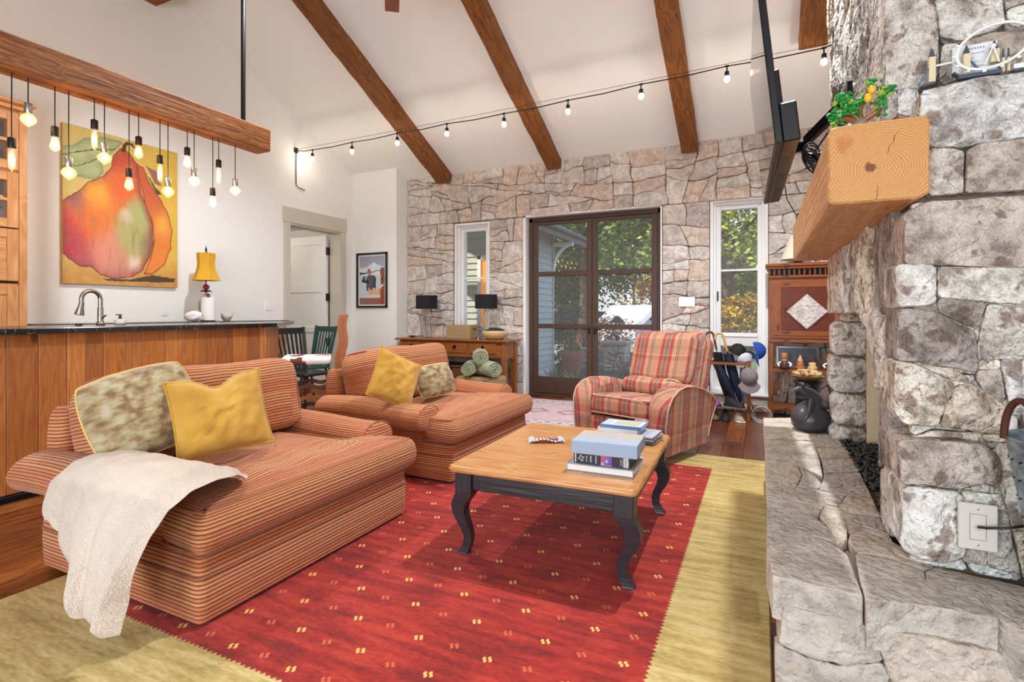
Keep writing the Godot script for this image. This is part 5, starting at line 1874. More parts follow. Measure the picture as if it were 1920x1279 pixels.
func make_mantel_things() -> void:
	# toy tree of plastic bricks
	var o := thing("toy_tree", "brick-built toy tree with green leaves and yellow hives on the mantel", "toy", Vector3(0.285, 1.7275, -2.0))
	var br := mat("toy_brown", c8(150, 92, 52), 0.3)
	var tn := mat("toy_grey", c8(150, 136, 118), 0.3)
	var og := mat("toy_orange", c8(222, 120, 40), 0.3)
	mat("toy_green", c8(34, 140, 58), 0.3)
	mat("toy_lime", c8(160, 190, 50), 0.3)
	mat("toy_yellow", c8(236, 184, 44), 0.3)
	var tk := g()
	tk.lathe([Vector2(0.036, 0), Vector2(0.028, 0.02), Vector2(0.026, 0.05), Vector2(0.018, 0.07), Vector2(0, 0.07)], 10)
	part(o, "trunk", tk, tn)
	for k in 9:
		var a := k * 0.7 - 2.2
		part(o, "brick", g(Vector3(cos(a) * 0.03, 0.015 + 0.013 * (k % 3), sin(a) * 0.03), Vector3(0, rad_to_deg(-a), 0)).box(Vector3.ZERO, Vector3(0.012, 0.012, 0.022), 0.001), [og, tn, br][k % 3])
	for b in [[Vector3(0.045, 0.085, 0.02), Vector3(0.062, 0.115, 0.03)], [Vector3(-0.025, 0.10, 0.01), Vector3(-0.05, 0.13, 0.0)], [Vector3(0.0, 0.10, 0.0), Vector3(0.02, 0.16, 0.01)], [Vector3(-0.04, 0.075, 0.02), Vector3(-0.062, 0.07, 0.03)]]:
		part(o, "branch", g().tube([Vector3(0, 0.06, 0), b[0], b[1]], [0.010, 0.008, 0.006], 6), br)
	var spots := [[Vector3(0.066, 0.125, 0.03), 30], [Vector3(0.056, 0.09, 0.03), 12], [Vector3(-0.05, 0.145, 0.0), 40], [Vector3(-0.066, 0.075, 0.03), 40], [Vector3(-0.025, 0.10, 0.03), 40], [Vector3(0.005, 0.13, 0.01), 18], [Vector3(0.04, 0.17, 0.0), 20], [Vector3(-0.02, 0.125, -0.02), 34], [Vector3(-0.045, 0.11, 0.0), 30]]
	for s in spots:
		for k in s[1]:
			var q := g(s[0] + Vector3(rng.randfn(), rng.randfn(), rng.randfn()) * 0.011, Vector3(rng.randf() * 360, rng.randf() * 360, 0))
			q.box(Vector3.ZERO, Vector3(0.014, 0.005, 0.009), 0.001)
			q.box(Vector3(0.002, 0.001, 0), Vector3(0.007, 0.006, 0.014), 0.001)
			part(o, "leaf", q, M["toy_lime"] if rng.randf() < 0.25 else M["toy_green"])
	for p in [Vector3(0.028, 0.15, 0.03), Vector3(0.016, 0.122, 0.04)]:
		part(o, "hive", g().ball(p, Vector3(0.012, 0.014, 0.012)), M["toy_yellow"])
	# skyline model on the ledge: towers, bridge, wheel
	var led := on_z(1790, 155, -1.905).y
	var sk := thing("toy_skyline", "small toy city model with white wheel and tan towers on the stone ledge", "toy")
	var tan_ := mat("toy_tan", c8(216, 202, 164), 0.35)
	var blu := mat("toy_blue", c8(78, 112, 150), 0.35)
	var gry := mat("toy_slate", c8(70, 80, 96), 0.35)
	var wht := mat("toy_white", c8(240, 240, 236), 0.3)
	var P := func(px: float, py: float) -> Vector3: return on_z(px, py, -1.90)
	part(sk, "base", g().beam(P.call(1722, 166), P.call(1752, 158), 0.03, 0.006, 0.001), gry)
	part(sk, "base", g().beam(P.call(1794, 148), P.call(1875, 136), 0.03, 0.012, 0.001), gry)
	for t in [[1747, 155, 108, 0.016, tan_], [1812, 143, 102, 0.016, tan_], [1864, 118, 93, 0.019, tan_], [1881, 135, 108, 0.007, tan_], [1891, 133, 107, 0.007, tan_]]:
		var a: Vector3 = P.call(t[0], t[1])
		var b: Vector3 = P.call(t[0], t[2])
		part(sk, "tower", g().span(Vector3(a.x - t[3] / 2, a.y, a.z - t[3] / 2), Vector3(a.x + t[3] / 2, b.y, a.z + t[3] / 2), 0.001), t[4])
		part(sk, "spire", g().lathe([Vector2(t[3] * 0.55, 0), Vector2(t[3] * 0.35, 0.012), Vector2(0.002, 0.024), Vector2(0, 0.026)], 8, Vector3(a.x, b.y, a.z)), gry)
	part(sk, "cable", g().beam(P.call(1722, 160), P.call(1741, 128), 0.008, 0.004, 0.001), blu)
	part(sk, "cable", g().beam(P.call(1818, 112), P.call(1835, 130), 0.008, 0.004, 0.001), blu)
	part(sk, "walkway", g().cyl(P.call(1752, 124), P.call(1800, 114), 0.003), wht)
	part(sk, "road", g().beam(P.call(1786, 138), P.call(1800, 146), 0.02, 0.005, 0.001), gry)
	part(sk, "road", g().beam(P.call(1758, 152), P.call(1774, 138), 0.02, 0.004, 0.001), gry)
	var c: Vector3 = P.call(1857, 92)
	c.z += 0.02
	var ring := []
	for k in 41:
		var a := TAU * k / 40.0
		ring.append(c + Vector3(cos(a) * 0.080, sin(a) * 0.058 + cos(a) * 0.014, 0))
	part(sk, "wheel_rim", g().tube(ring, 0.0042, 6, false), wht)
	for k in 14:
		var a := TAU * k / 14.0
		part(sk, "pod", g().box(c + Vector3(cos(a) * 0.087, sin(a) * 0.065 + cos(a) * 0.014, 0), Vector3(0.008, 0.006, 0.006), 0.001), wht)
	part(sk, "strut", g().cyl(c, P.call(1842, 127) + Vector3(0, 0, 0.02), 0.002), wht)
	part(sk, "strut", g().cyl(c, P.call(1868, 121) + Vector3(0, 0, 0.02), 0.002), wht)
	part(sk, "hub", g().ball(c, 0.007), wht)
	var w: Vector3 = P.call(1912, 125)
	part(sk, "building", g().box(w + Vector3(0, 0.0, 0), Vector3(0.03, 0.014, 0.02), 0.001), wht)
	part(sk, "building", g().box(w + Vector3(0, -0.01, 0), Vector3(0.032, 0.008, 0.022), 0.001), gry)
	var cd := g()
	var c0: Vector3 = on_z(1786, 138, -1.925)
	cd.span(Vector3(c0.x, c0.y - 0.006, -1.93), Vector3(c0.x + 0.10, c0.y + 0.075, -1.926), 0.0)
	var ct := paint(64, 48, func(x, y): return c8(120, 124, 130) if (y > 10 and posmod(y, 8) < 1 and x > 26 and x < 30 + (y * 7) % 24) or (y > 5 and y < 9 and x > 20 and x < 48 and posmod(x, 4) < 2) else c8(230, 232, 232))
	for k in cd.t.size():
		cd.t[k] = Vector2((cd.v[k].x - c0.x) / 0.1, 1.0 - (cd.v[k].y - c0.y) / 0.075)
	solo("paper_card", "white printed card leaning on the chimney stone behind the toy wheel", "card", cd, mat("card_print", Color.WHITE, 0.8, 0.0, ct))


func make_hearth_things() -> void:
	# outlet plate with a cable
	var p := on_z(1833, 988, -1.81)
	var o := thing("wall_outlet", "white wall plate with a black cable on the fireplace stone", "outlet", p)
	part(o, "plate", g().box(Vector3(0, 0, 0), Vector3(0.083, 0.124, 0.006), 0.002), M["plate_plastic"])
	part(o, "seam", g().box(Vector3(0.0, 0, 0.003), Vector3(0.036, 0.070, 0.0008), 0.0002), M["nickel"])
	part(o, "insert", g().box(Vector3(0.0, 0, 0.0032), Vector3(0.033, 0.067, 0.001), 0.0003), M["plate_plastic"])
	for s in [-1.0, 1.0]:
		part(o, "screw", g().ball(Vector3(0, s * 0.048, 0.003), Vector3(0.003, 0.003, 0.0012), 8, 4), M["nickel"])
	part(o, "cable", g().tube([Vector3(0.0, 0.0, 0.0), Vector3(0.012, 0.006, 0.02), Vector3(0.05, 0.018, 0.035), Vector3(0.09, 0.03, 0.03), Vector3(0.16, 0.02, 0.0)], 0.0035, 8), M["black_plastic"])
	for k in 8:
		var a := TAU * k / 8.0
		part(o, "bristle", g().cyl(Vector3(0, 0, 0.004), Vector3(cos(a) * 0.009, sin(a) * 0.009, 0.005), 0.0006, 0.0003, 4), M["black_plastic"])
	# galvanised bucket with rusty handle
	var na := nbytes(551, 0.05, 256, 256, 4, FastNoiseLite.TYPE_CELLULAR)
	var zt := paint(256, 256, func(x, y):
		return lerp3([[0.2, c8(112, 130, 140)], [0.6, c8(150, 166, 174)], [0.9, c8(176, 188, 192)]], na[y * 256 + x] / 255.0))
	var zn := mat("galvanised", Color.WHITE, 0.42, 0.65, zt, 3.0)
	var bc := Vector3(0.672, 0.470, -1.68)
	var bk := thing("galvanised_bucket", "tall tapered galvanised bucket with rusty handles on the hearth", "bucket", bc)
	part(bk, "body", g().lathe([Vector2(0, 0.0), Vector2(0.062, 0.0), Vector2(0.066, 0.02), Vector2(0.128, 0.40), Vector2(0.133, 0.405), Vector2(0.128, 0.41), Vector2(0.122, 0.40), Vector2(0.06, 0.03), Vector2(0, 0.03)], 40), zn)
	for row in 7:
		for k in 22:
			var y := 0.07 + row * 0.047
			var r := lerpf(0.066, 0.128, (y - 0.02) / 0.38)
			var a := TAU * (k + 0.5 * (row % 2)) / 22.0
			part(bk, "punched_slot", g(Vector3(cos(a) * (r + 0.0005), y, sin(a) * (r + 0.0005)), Vector3(0, rad_to_deg(-a) + 90, 25)).box(Vector3.ZERO, Vector3(0.013, 0.0045, 0.002), 0.0008), M["black_metal"])
	for s in [0.0, 1.0]:
		var hr := []
		for k in 15:
			var a := PI * k / 14.0
			var u := cos(a) * 0.052
			hr.append(Vector3(0, 0.40 + sin(a) * 0.10, u))
		var hb := g(Vector3.ZERO, Vector3(0, 180 * s + 18, 0))
		for k in hr.size():
			hr[k] += Vector3(-0.122, 0, 0)
		hb.tube(hr, 0.008, 8)
		part(bk, "handle", hb, M["rust_iron"])
	# pottery jug shaped as a squat toad
	var jm := mat("jug_glaze", c8(70, 68, 74), 0.3, 0.15)
	var jc := on_y(1521, 806, 0.465)
	var jg := thing("animal_jug", "dark glazed pottery jug with an open-mouthed animal head on the hearth", "jug", jc)
	part(jg, "body", g().lathe([Vector2(0, 0), Vector2(0.085, 0.0), Vector2(0.108, 0.03), Vector2(0.112, 0.07), Vector2(0.10, 0.115), Vector2(0.07, 0.15), Vector2(0.04, 0.17), Vector2(0, 0.175)], 32), jm)
	var hd := g()
	hd.tube([Vector3(0.03, 0.14, 0), Vector3(0.02, 0.19, 0.0), Vector3(-0.02, 0.225, 0.01), Vector3(-0.05, 0.24, 0.012)], [0.055, 0.045, 0.038, 0.026], 14)
	hd.tube([Vector3(-0.03, 0.235, 0.012), Vector3(-0.07, 0.245, 0.015), Vector3(-0.095, 0.235, 0.016)], [0.028, 0.022, 0.010], 10)
	hd.tube([Vector3(-0.02, 0.20, 0.012), Vector3(-0.055, 0.195, 0.015), Vector3(-0.08, 0.20, 0.016)], [0.022, 0.014, 0.006], 10)
	part(jg, "head", hd, jm)
	for s in [-1.0, 1.0]:
		part(jg, "eye", g().ball(Vector3(-0.045, 0.268, 0.012 + s * 0.018), 0.009), M["black_plastic"])
		part(jg, "foreleg", g().tube([Vector3(0.0, 0.19, s * 0.04), Vector3(-0.01, 0.14, s * 0.075 + 0.01), Vector3(-0.03, 0.09, s * 0.09 + 0.015), Vector3(-0.045, 0.07, s * 0.085 + 0.015)], [0.018, 0.013, 0.010, 0.008], 8), jm)
	part(jg, "haunch", g().ball(Vector3(0.075, 0.165, 0.03), Vector3(0.035, 0.03, 0.035)), jm)
	part(jg, "spout", g().cyl(Vector3(-0.045, 0.245, 0.012), Vector3(-0.045, 0.285, 0.012), 0.006), M["nickel"])
	# black stand with a bowl of corks behind it
	var sd := thing("black_stand", "black round stand behind the pottery jug", "stand", Vector3(0.30, 0, -4.32))
	part(sd, "column", g().lathe([Vector2(0, 0), Vector2(0.10, 0), Vector2(0.085, 0.03), Vector2(0.08, 0.66), Vector2(0.10, 0.69), Vector2(0, 0.69)], 20), M["black_plastic"])
	var cbw := thing("cork_bowl", "shallow bowl heaped with corks on the black stand", "bowl", Vector3(0.30, 0.691, -4.32))
	part(cbw, "bowl", g().lathe([Vector2(0, 0), Vector2(0.06, 0), Vector2(0.112, 0.035), Vector2(0.107, 0.037), Vector2(0.06, 0.012), Vector2(0, 0.01)], 24), mat("wood_bowl", c8(120, 92, 62), 0.5))
	var ck := mat("cork", c8(196, 160, 112), 0.9)
	for k in 26:
		var r := 0.088 * sqrt(rng.randf())
		var a := rng.randf() * TAU
		var q := g()
		q.cyl(Vector3(0, 0, -0.020), Vector3(0, 0, 0.020), 0.0115, 0.0115, 8)
		var c := solo("cork", "single wine cork lying in the heaped bowl behind the jug", "cork", q, ck, Vector3(0.30 + cos(a) * r, 0.722 + 0.045 * (1.0 - r / 0.1) * (0.4 + 0.6 * rng.randf()) + 0.012, -4.32 + sin(a) * r), rng.randf() * 360.0, "corks in the bowl")
		c.rotation_degrees.x = rng.randf_range(-35, 35)


func make_armoire() -> void:
	var o := thing("armoire", "tall brown wooden cabinet with a diamond stone inlay behind the hearth", "cabinet", Vector3(0.44, 0, -6.58))
	var w: Material = M["armoire_wood"]
	var dk: Material = M["armoire_dark"]
	for sx in [-0.345, 0.345]:
		for sz in [-0.16, 0.165]:
			part(o, "post", g().span(Vector3(sx - 0.022, 0, sz - 0.022), Vector3(sx + 0.022, 0.87, sz + 0.022), 0.003), w)
	part(o, "shelf", g().span(Vector3(-0.36, 0.535, -0.18), Vector3(0.36, 0.565, 0.185), 0.003), w)
	part(o, "shelf", g().span(Vector3(-0.36, 0.12, -0.18), Vector3(0.36, 0.15, 0.185), 0.003), w)
	part(o, "case", g().span(Vector3(-0.365, 0.865, -0.19), Vector3(0.365, 1.56, 0.17), 0.003), w)
	part(o, "bottom_rail", g().span(Vector3(-0.375, 0.855, -0.195), Vector3(0.375, 0.89, 0.2), 0.005), w)
	var dr := part(o, "door", g().span(Vector3(-0.345, 0.90, 0.17), Vector3(0.345, 1.53, 0.188), 0.004), w)
	part(dr, "panel", g().span(Vector3(-0.245, 0.985, 0.186), Vector3(0.245, 1.445, 0.191), 0.003), dk)
	for s in [[-0.32, 0.93, -0.25, 1.50], [0.25, 0.93, 0.32, 1.50], [-0.25, 0.93, 0.25, 0.98], [-0.25, 1.45, 0.25, 1.50]]:
		part(dr, "frame_rail", g().span(Vector3(s[0], s[1], 0.186), Vector3(s[2], s[3], 0.196), 0.003), w)
	var c := on_z(1513, 584, -6.38)
	var dx := c.x - 0.44
	var dia := g()
	dia.prism([Vector2(dx - 0.195, c.y), Vector2(dx, c.y - 0.19), Vector2(dx + 0.195, c.y), Vector2(dx, c.y + 0.19)], 0.189, 0.197, 0.004)
	part(dr, "stone_inlay", dia, wall_stone[2])
	for k in 4:
		var a := [Vector2(-0.205, 0), Vector2(0, -0.20), Vector2(0.205, 0), Vector2(0, 0.20)]
		part(dr, "inlay_bead", g().beam(Vector3(dx + a[k].x, c.y + a[k].y, 0.195), Vector3(dx + a[(k + 1) % 4].x, c.y + a[(k + 1) % 4].y, 0.195), 0.012, 0.012, 0.002), dk)
	# gallery under the cornice
	part(o, "gallery_rail", g().span(Vector3(-0.375, 1.555, -0.2), Vector3(0.375, 1.58, 0.195), 0.003), w)
	part(o, "gallery_back", g().span(Vector3(-0.36, 1.58, -0.18), Vector3(0.36, 1.655, 0.12), 0.0), M["black_plastic"])
	for k in 16:
		var x := -0.36 + 0.72 * k / 15.0
		part(o, "baluster", g().span(Vector3(x - 0.007, 1.58, 0.165), Vector3(x + 0.007, 1.655, 0.185), 0.002), w)
	part(o, "cornice", g().span(Vector3(-0.385, 1.652, -0.2), Vector3(0.385, 1.675, 0.205), 0.003).span(Vector3(-0.40, 1.675, -0.2), Vector3(0.40, 1.71, 0.22), 0.008), w)
	for s in [-1.0, 1.0]:
		for k in 14:
			part(o, "bead", g().ball(Vector3(s * 0.318, 0.58 + k * 0.019, 0.185), 0.008, 6, 4), dk)
	# lamp on top, mostly behind the mantel
	var lm := thing("table_lamp", "cream cone shade lamp standing on the tall cabinet", "lamp", Vector3(0.36, 1.711, -6.55))
	part(lm, "shade", g().lathe([Vector2(0.17, 0.05), Vector2(0.08, 0.31), Vector2(0.078, 0.31), Vector2(0.168, 0.05)], 28), mat("cream_shade", c8(232, 222, 198), 0.9))
	part(lm, "base", g().lathe([Vector2(0, 0), Vector2(0.06, 0), Vector2(0.05, 0.02), Vector2(0.015, 0.05), Vector2(0.012, 0.2), Vector2(0, 0.2)], 16), M["rust_iron"])
	# shelf things
	var fr := thing("picture_frame", "silver framed blue grey picture standing on the cabinet shelf", "picture frame", Vector3(0.36, 0.566, -6.66))
	fr.rotation_degrees.x = -6
	part(fr, "frame", g().span(Vector3(-0.21, 0, -0.008), Vector3(0.21, 0.235, 0.008), 0.003), M["nickel"])
	part(fr, "picture", g().span(Vector3(-0.19, 0.018, 0.007), Vector3(0.19, 0.217, 0.0095), 0.0), mat("slate_picture", c8(112, 126, 138), 0.25))
	var wd := mat("figure_wood", c8(178, 112, 58), 0.35)
	var wl := mat("figure_light", c8(224, 186, 132), 0.35)
	mat("figure_dark", c8(82, 50, 32), 0.35)
	for k in 2:
		var ct := thing("cone_figure", ["turned wooden cone tree with dark skirt on the cabinet shelf", "turned wooden cone tree with pale skirt on the cabinet shelf"][k], "figurine", Vector3([0.375, 0.49][k], 0.566, -6.43))
		part(ct, "skirt", g().lathe([Vector2(0, 0), Vector2(0.035, 0), Vector2(0.052, 0.02), Vector2(0.03, 0.055), Vector2(0.04, 0.065), Vector2(0.02, 0.09), Vector2(0, 0.09)], 18), [wd, wl][k])
		part(ct, "tip", g().lathe([Vector2(0, 0.085), Vector2(0.03, 0.088), Vector2(0.012, 0.135), Vector2(0, 0.165)], 18), [wl, M["figure_dark"]][k])
	for k in 2:
		var fg := thing("wooden_figure", ["wooden doll in a brown top hat on the cabinet shelf", "wooden doll partly hidden by the fireplace pier"][k], "figurine", Vector3([0.225, 0.655][k], 0.566, -6.43))
		part(fg, "body", g().lathe([Vector2(0, 0), Vector2(0.045, 0), Vector2(0.05, 0.03), Vector2(0.035, 0.075), Vector2(0.018, 0.085), Vector2(0, 0.085)], 18), M["figure_dark"])
		part(fg, "head", g().ball(Vector3(0, 0.105, 0), 0.03), wl)
		part(fg, "hat", g().lathe([Vector2(0, 0.125), Vector2(0.045, 0.125), Vector2(0.044, 0.131), Vector2(0.03, 0.134), Vector2(0.035, 0.175), Vector2(0, 0.178)], 18), wd)
		for s in [-1.0, 1.0]:
			part(fg, "arm", g().tube([Vector3(s * 0.035, 0.075, 0), Vector3(s * 0.065, 0.055, 0.01), Vector3(s * 0.05, 0.03, 0.03)], 0.012, 8), M["white_paint"])
	# plug and lead against the stone behind
	var pl := thing("power_lead", "white power lead with plug hanging behind the lower shelf", "cable", Vector3(0.2, 0.0, -6.79))
	part(pl, "lead", g().tube([Vector3(0.0, 0.50, 0.01), Vector3(0.03, 0.4, 0.02), Vector3(0.02, 0.27, 0.02), Vector3(0.0, 0.2, 0.02), Vector3(-0.02, 0.16, 0.015)], 0.005, 6), M["white_paint"])
	part(pl, "plug", g().box(Vector3(-0.02, 0.26, 0.012), Vector3(0.03, 0.05, 0.025), 0.003), M["white_paint"])


func cap_mesh(r: float) -> G:
	return g().grid(20, 8, func(a, b): return [Vector3(cos(-a * TAU) * sin(b * PI / 2) * r, cos(b * PI / 2) * r * 1.15, sin(-a * TAU) * sin(b * PI / 2) * r * 1.1), Vector2(a, b)])


func make_cap(label: String, m: Material, at: Vector3, rot: Vector3) -> void:
	var o := thing("baseball_cap", label, "cap", at)
	o.rotation_degrees = rot
	part(o, "crown", cap_mesh(0.088), m)
	part(o, "brim", g().grid(14, 5, func(a, b):
		var an: float = lerpf(-0.95, 0.95, a)
		var rr: float = 0.082 + 0.085 * b * cos(an * 0.9)
		return [Vector3(sin(an) * rr, -0.004 - 0.018 * b * (1.0 + sin(an) * sin(an)), cos(an) * rr * 1.1), Vector2(a, b)]), m)
	part(o, "button", g().ball(Vector3(0, 0.1, 0), Vector3(0.008, 0.004, 0.008), 8, 4), m)


func make_umbrella(label: String, m: Material, hm: Material, foot: Vector3, top: Vector3, curl: Vector3) -> void:
	var o := thing("umbrella", label, "umbrella", foot)
	var d := top - foot
	part(o, "canopy", g().grid(16, 10, func(a, b):
		var ax: Vector3 = d * (0.06 + 0.70 * b)
		var r: float = (0.012 + 0.032 * sin(minf(b * 1.25, 1.0) * PI * 0.62)) * (1.0 + 0.22 * cos(a * TAU * 8))
		return [ax + Vector3(cos(a * TAU) * r, 0, sin(a * TAU) * r), Vector2(a * 0.2, b * 0.6)]), m)
	part(o, "shaft", g().cyl(Vector3.ZERO, d * 0.9, 0.005), M["black_metal"])
	var hk := []
	for k in 15:
		var a := PI * k / 14.0 * 1.15
		hk.append(d + curl * (0.045 - cos(a) * 0.045) + Vector3.UP * sin(a) * 0.048)
	hk.push_front(d * 0.80)
	part(o, "handle", g().tube(hk, 0.012, 8), hm)


func make_stand() -> void:
	# rack by the tall window: umbrellas, caps, shoes
	var o := thing("umbrella_rack", "low wooden rack holding umbrellas beside the tall window", "rack", Vector3(-0.36, 0, -6.32))
	var w: Material = M["armoire_wood"]
	for sx in [-0.24, 0.235]:
		for sz in [-0.12, 0.12]:
			part(o, "post", g().span(Vector3(sx - 0.016, 0, sz - 0.016), Vector3(sx + 0.016, 0.66, sz + 0.016), 0.003), w)
		part(o, "side_rail", g().span(Vector3(sx - 0.014, 0.60, -0.12), Vector3(sx + 0.014, 0.64, 0.12), 0.003), w)
	for sz in [-0.12, 0.12]:
		part(o, "top_rail", g().span(Vector3(-0.24, 0.605, sz - 0.013), Vector3(0.235, 0.635, sz + 0.013), 0.003), w)
	part(o, "shelf", g().span(Vector3(-0.25, 0.135, -0.13), Vector3(0.25, 0.155, 0.13), 0.003), M["nickel"])
	var navy := mat("navy_cloth", c8(24, 34, 56), 0.7)
	var blk := mat("black_cloth", c8(20, 20, 24), 0.75)
	var cane := mat("cane", c8(208, 164, 78), 0.35)
	make_umbrella("navy umbrella with a pale cane crook handle", navy, cane, Vector3(-0.20, 0.157, -6.28), Vector3(-0.38, 0.90, -6.27), Vector3(-1, 0, 0.1))
	make_umbrella("black umbrella with a dark crook handle", blk, M["stool_dark"], Vector3(-0.34, 0.157, -6.36), Vector3(-0.49, 0.91, -6.36), Vector3(-0.9, 0, 0.2))
	make_umbrella("navy umbrella leaning low at the rack's recliner end", navy, M["black_plastic"], Vector3(-0.24, 0.157, -6.24), Vector3(-0.50, 0.74, -6.22), Vector3(-0.9, 0, 0.2))
	make_umbrella("pale grey umbrella standing behind the grey cap", mat("pale_cloth", c8(150, 168, 190), 0.7), M["black_plastic"], Vector3(-0.18, 0.157, -6.36), Vector3(-0.16, 0.70, -6.34), Vector3(0.9, 0, 0.2))
	make_cap("blue baseball cap hanging on the rack's upper corner", mat("blue_cloth", c8(24, 66, 150), 0.85), Vector3(-0.055, 0.77, -6.18), Vector3(60, 35, -50))
	make_cap("black cap lying between the blue cap and the navy umbrella", blk, Vector3(-0.24, 0.74, -6.30), Vector3(-20, 200, 10))
	make_cap("grey baseball cap hanging on the rack's front post", mat("grey_cloth", c8(132, 122, 126), 0.9), Vector3(-0.12, 0.50, -6.11), Vector3(62, 12, 0))
	solo("white_cloth_hat", "white cloth hat on the rack beside the black cap", "hat", lump(Vector3(0.08, 0.07, 0.07), 12), mat("white_cloth", c8(214, 216, 224), 0.9), Vector3(-0.17, 0.68, -6.26))
	# shoes on and under the shelf
	var sh := g()
	sh.grid(16, 10, func(a, b):
		var an: float = a * TAU
		var z: float = (b - 0.5) * 0.27
		var r: float = 0.045 * sqrt(maxf(0.0, 1.0 - pow(absf(b * 2 - 1), 3.0)))
		var hh: float = lerpf(0.09, 0.04, smoothstep(0.35, 0.75, b))
		return [Vector3(cos(an) * r, 0.012 + maxf(0.0, sin(an)) * hh * minf(1.0, r / 0.03), z), Vector2(a, b)])
	var cols := [[c8(128, 50, 150), "purple shoe on the rack's wire shelf", Vector3(-0.52, 0.157, -6.20), 70.0], [c8(30, 30, 34), "black shoe on the shelf beside the umbrella tips", Vector3(-0.27, 0.157, -6.22), 50.0], [c8(110, 84, 60), "brown shoe on the floor under the rack", Vector3(-0.47, 0.0, -6.24), 10.0], [c8(34, 32, 34), "dark shoe on the floor under the rack's middle", Vector3(-0.36, 0.0, -6.24), 6.0], [c8(176, 160, 138), "tan soled shoe on the floor by the rack's post", Vector3(-0.22, 0.0, -6.22), 15.0]]
	for k in cols.size():
		var s := thing("shoe", cols[k][1], "shoe", cols[k][2], cols[k][3], "shoes at the umbrella rack")
		part(s, "upper", sh, mat("shoe_%d" % k, cols[k][0], 0.7))
		part(s, "sole", g().soft(rounded(-0.044, -0.13, 0.044, 0.13, 0.04), 0.0, 0.016, 0.004, 0.0), M["white_paint"] if k == 4 else M["black_plastic"])
	var cb := thing("cable_coil", "coiled white and black cable on the floor beside the rack", "cable", Vector3(0.0, 0, -6.22))
	for k in 5:
		var ps := []
		for j in 25:
			var a := TAU * j / 24.0
			ps.append(Vector3(cos(a) * (0.07 + 0.006 * k), 0.085 + sin(a) * (0.07 + 0.005 * k) + 0.004, 0.012 * k - 0.03 + 0.02 * sin(a)))
		part(cb, "loop", g().tube(ps, 0.0035, 6, false), M["white_paint"] if k % 2 == 0 else M["black_plastic"])


func pv(list: Array) -> PackedVector2Array:
	var o := PackedVector2Array()
	for q in list:
		o.append(Vector2(q[0], q[1]))
	return o


func edge_dist(p: Vector2, poly: PackedVector2Array) -> float:
	var d := 9.0
	for k in poly.size():
		d = minf(d, p.distance_to(Geometry2D.get_closest_point_to_segment(p, poly[k], poly[(k + 1) % poly.size()])))
	return d


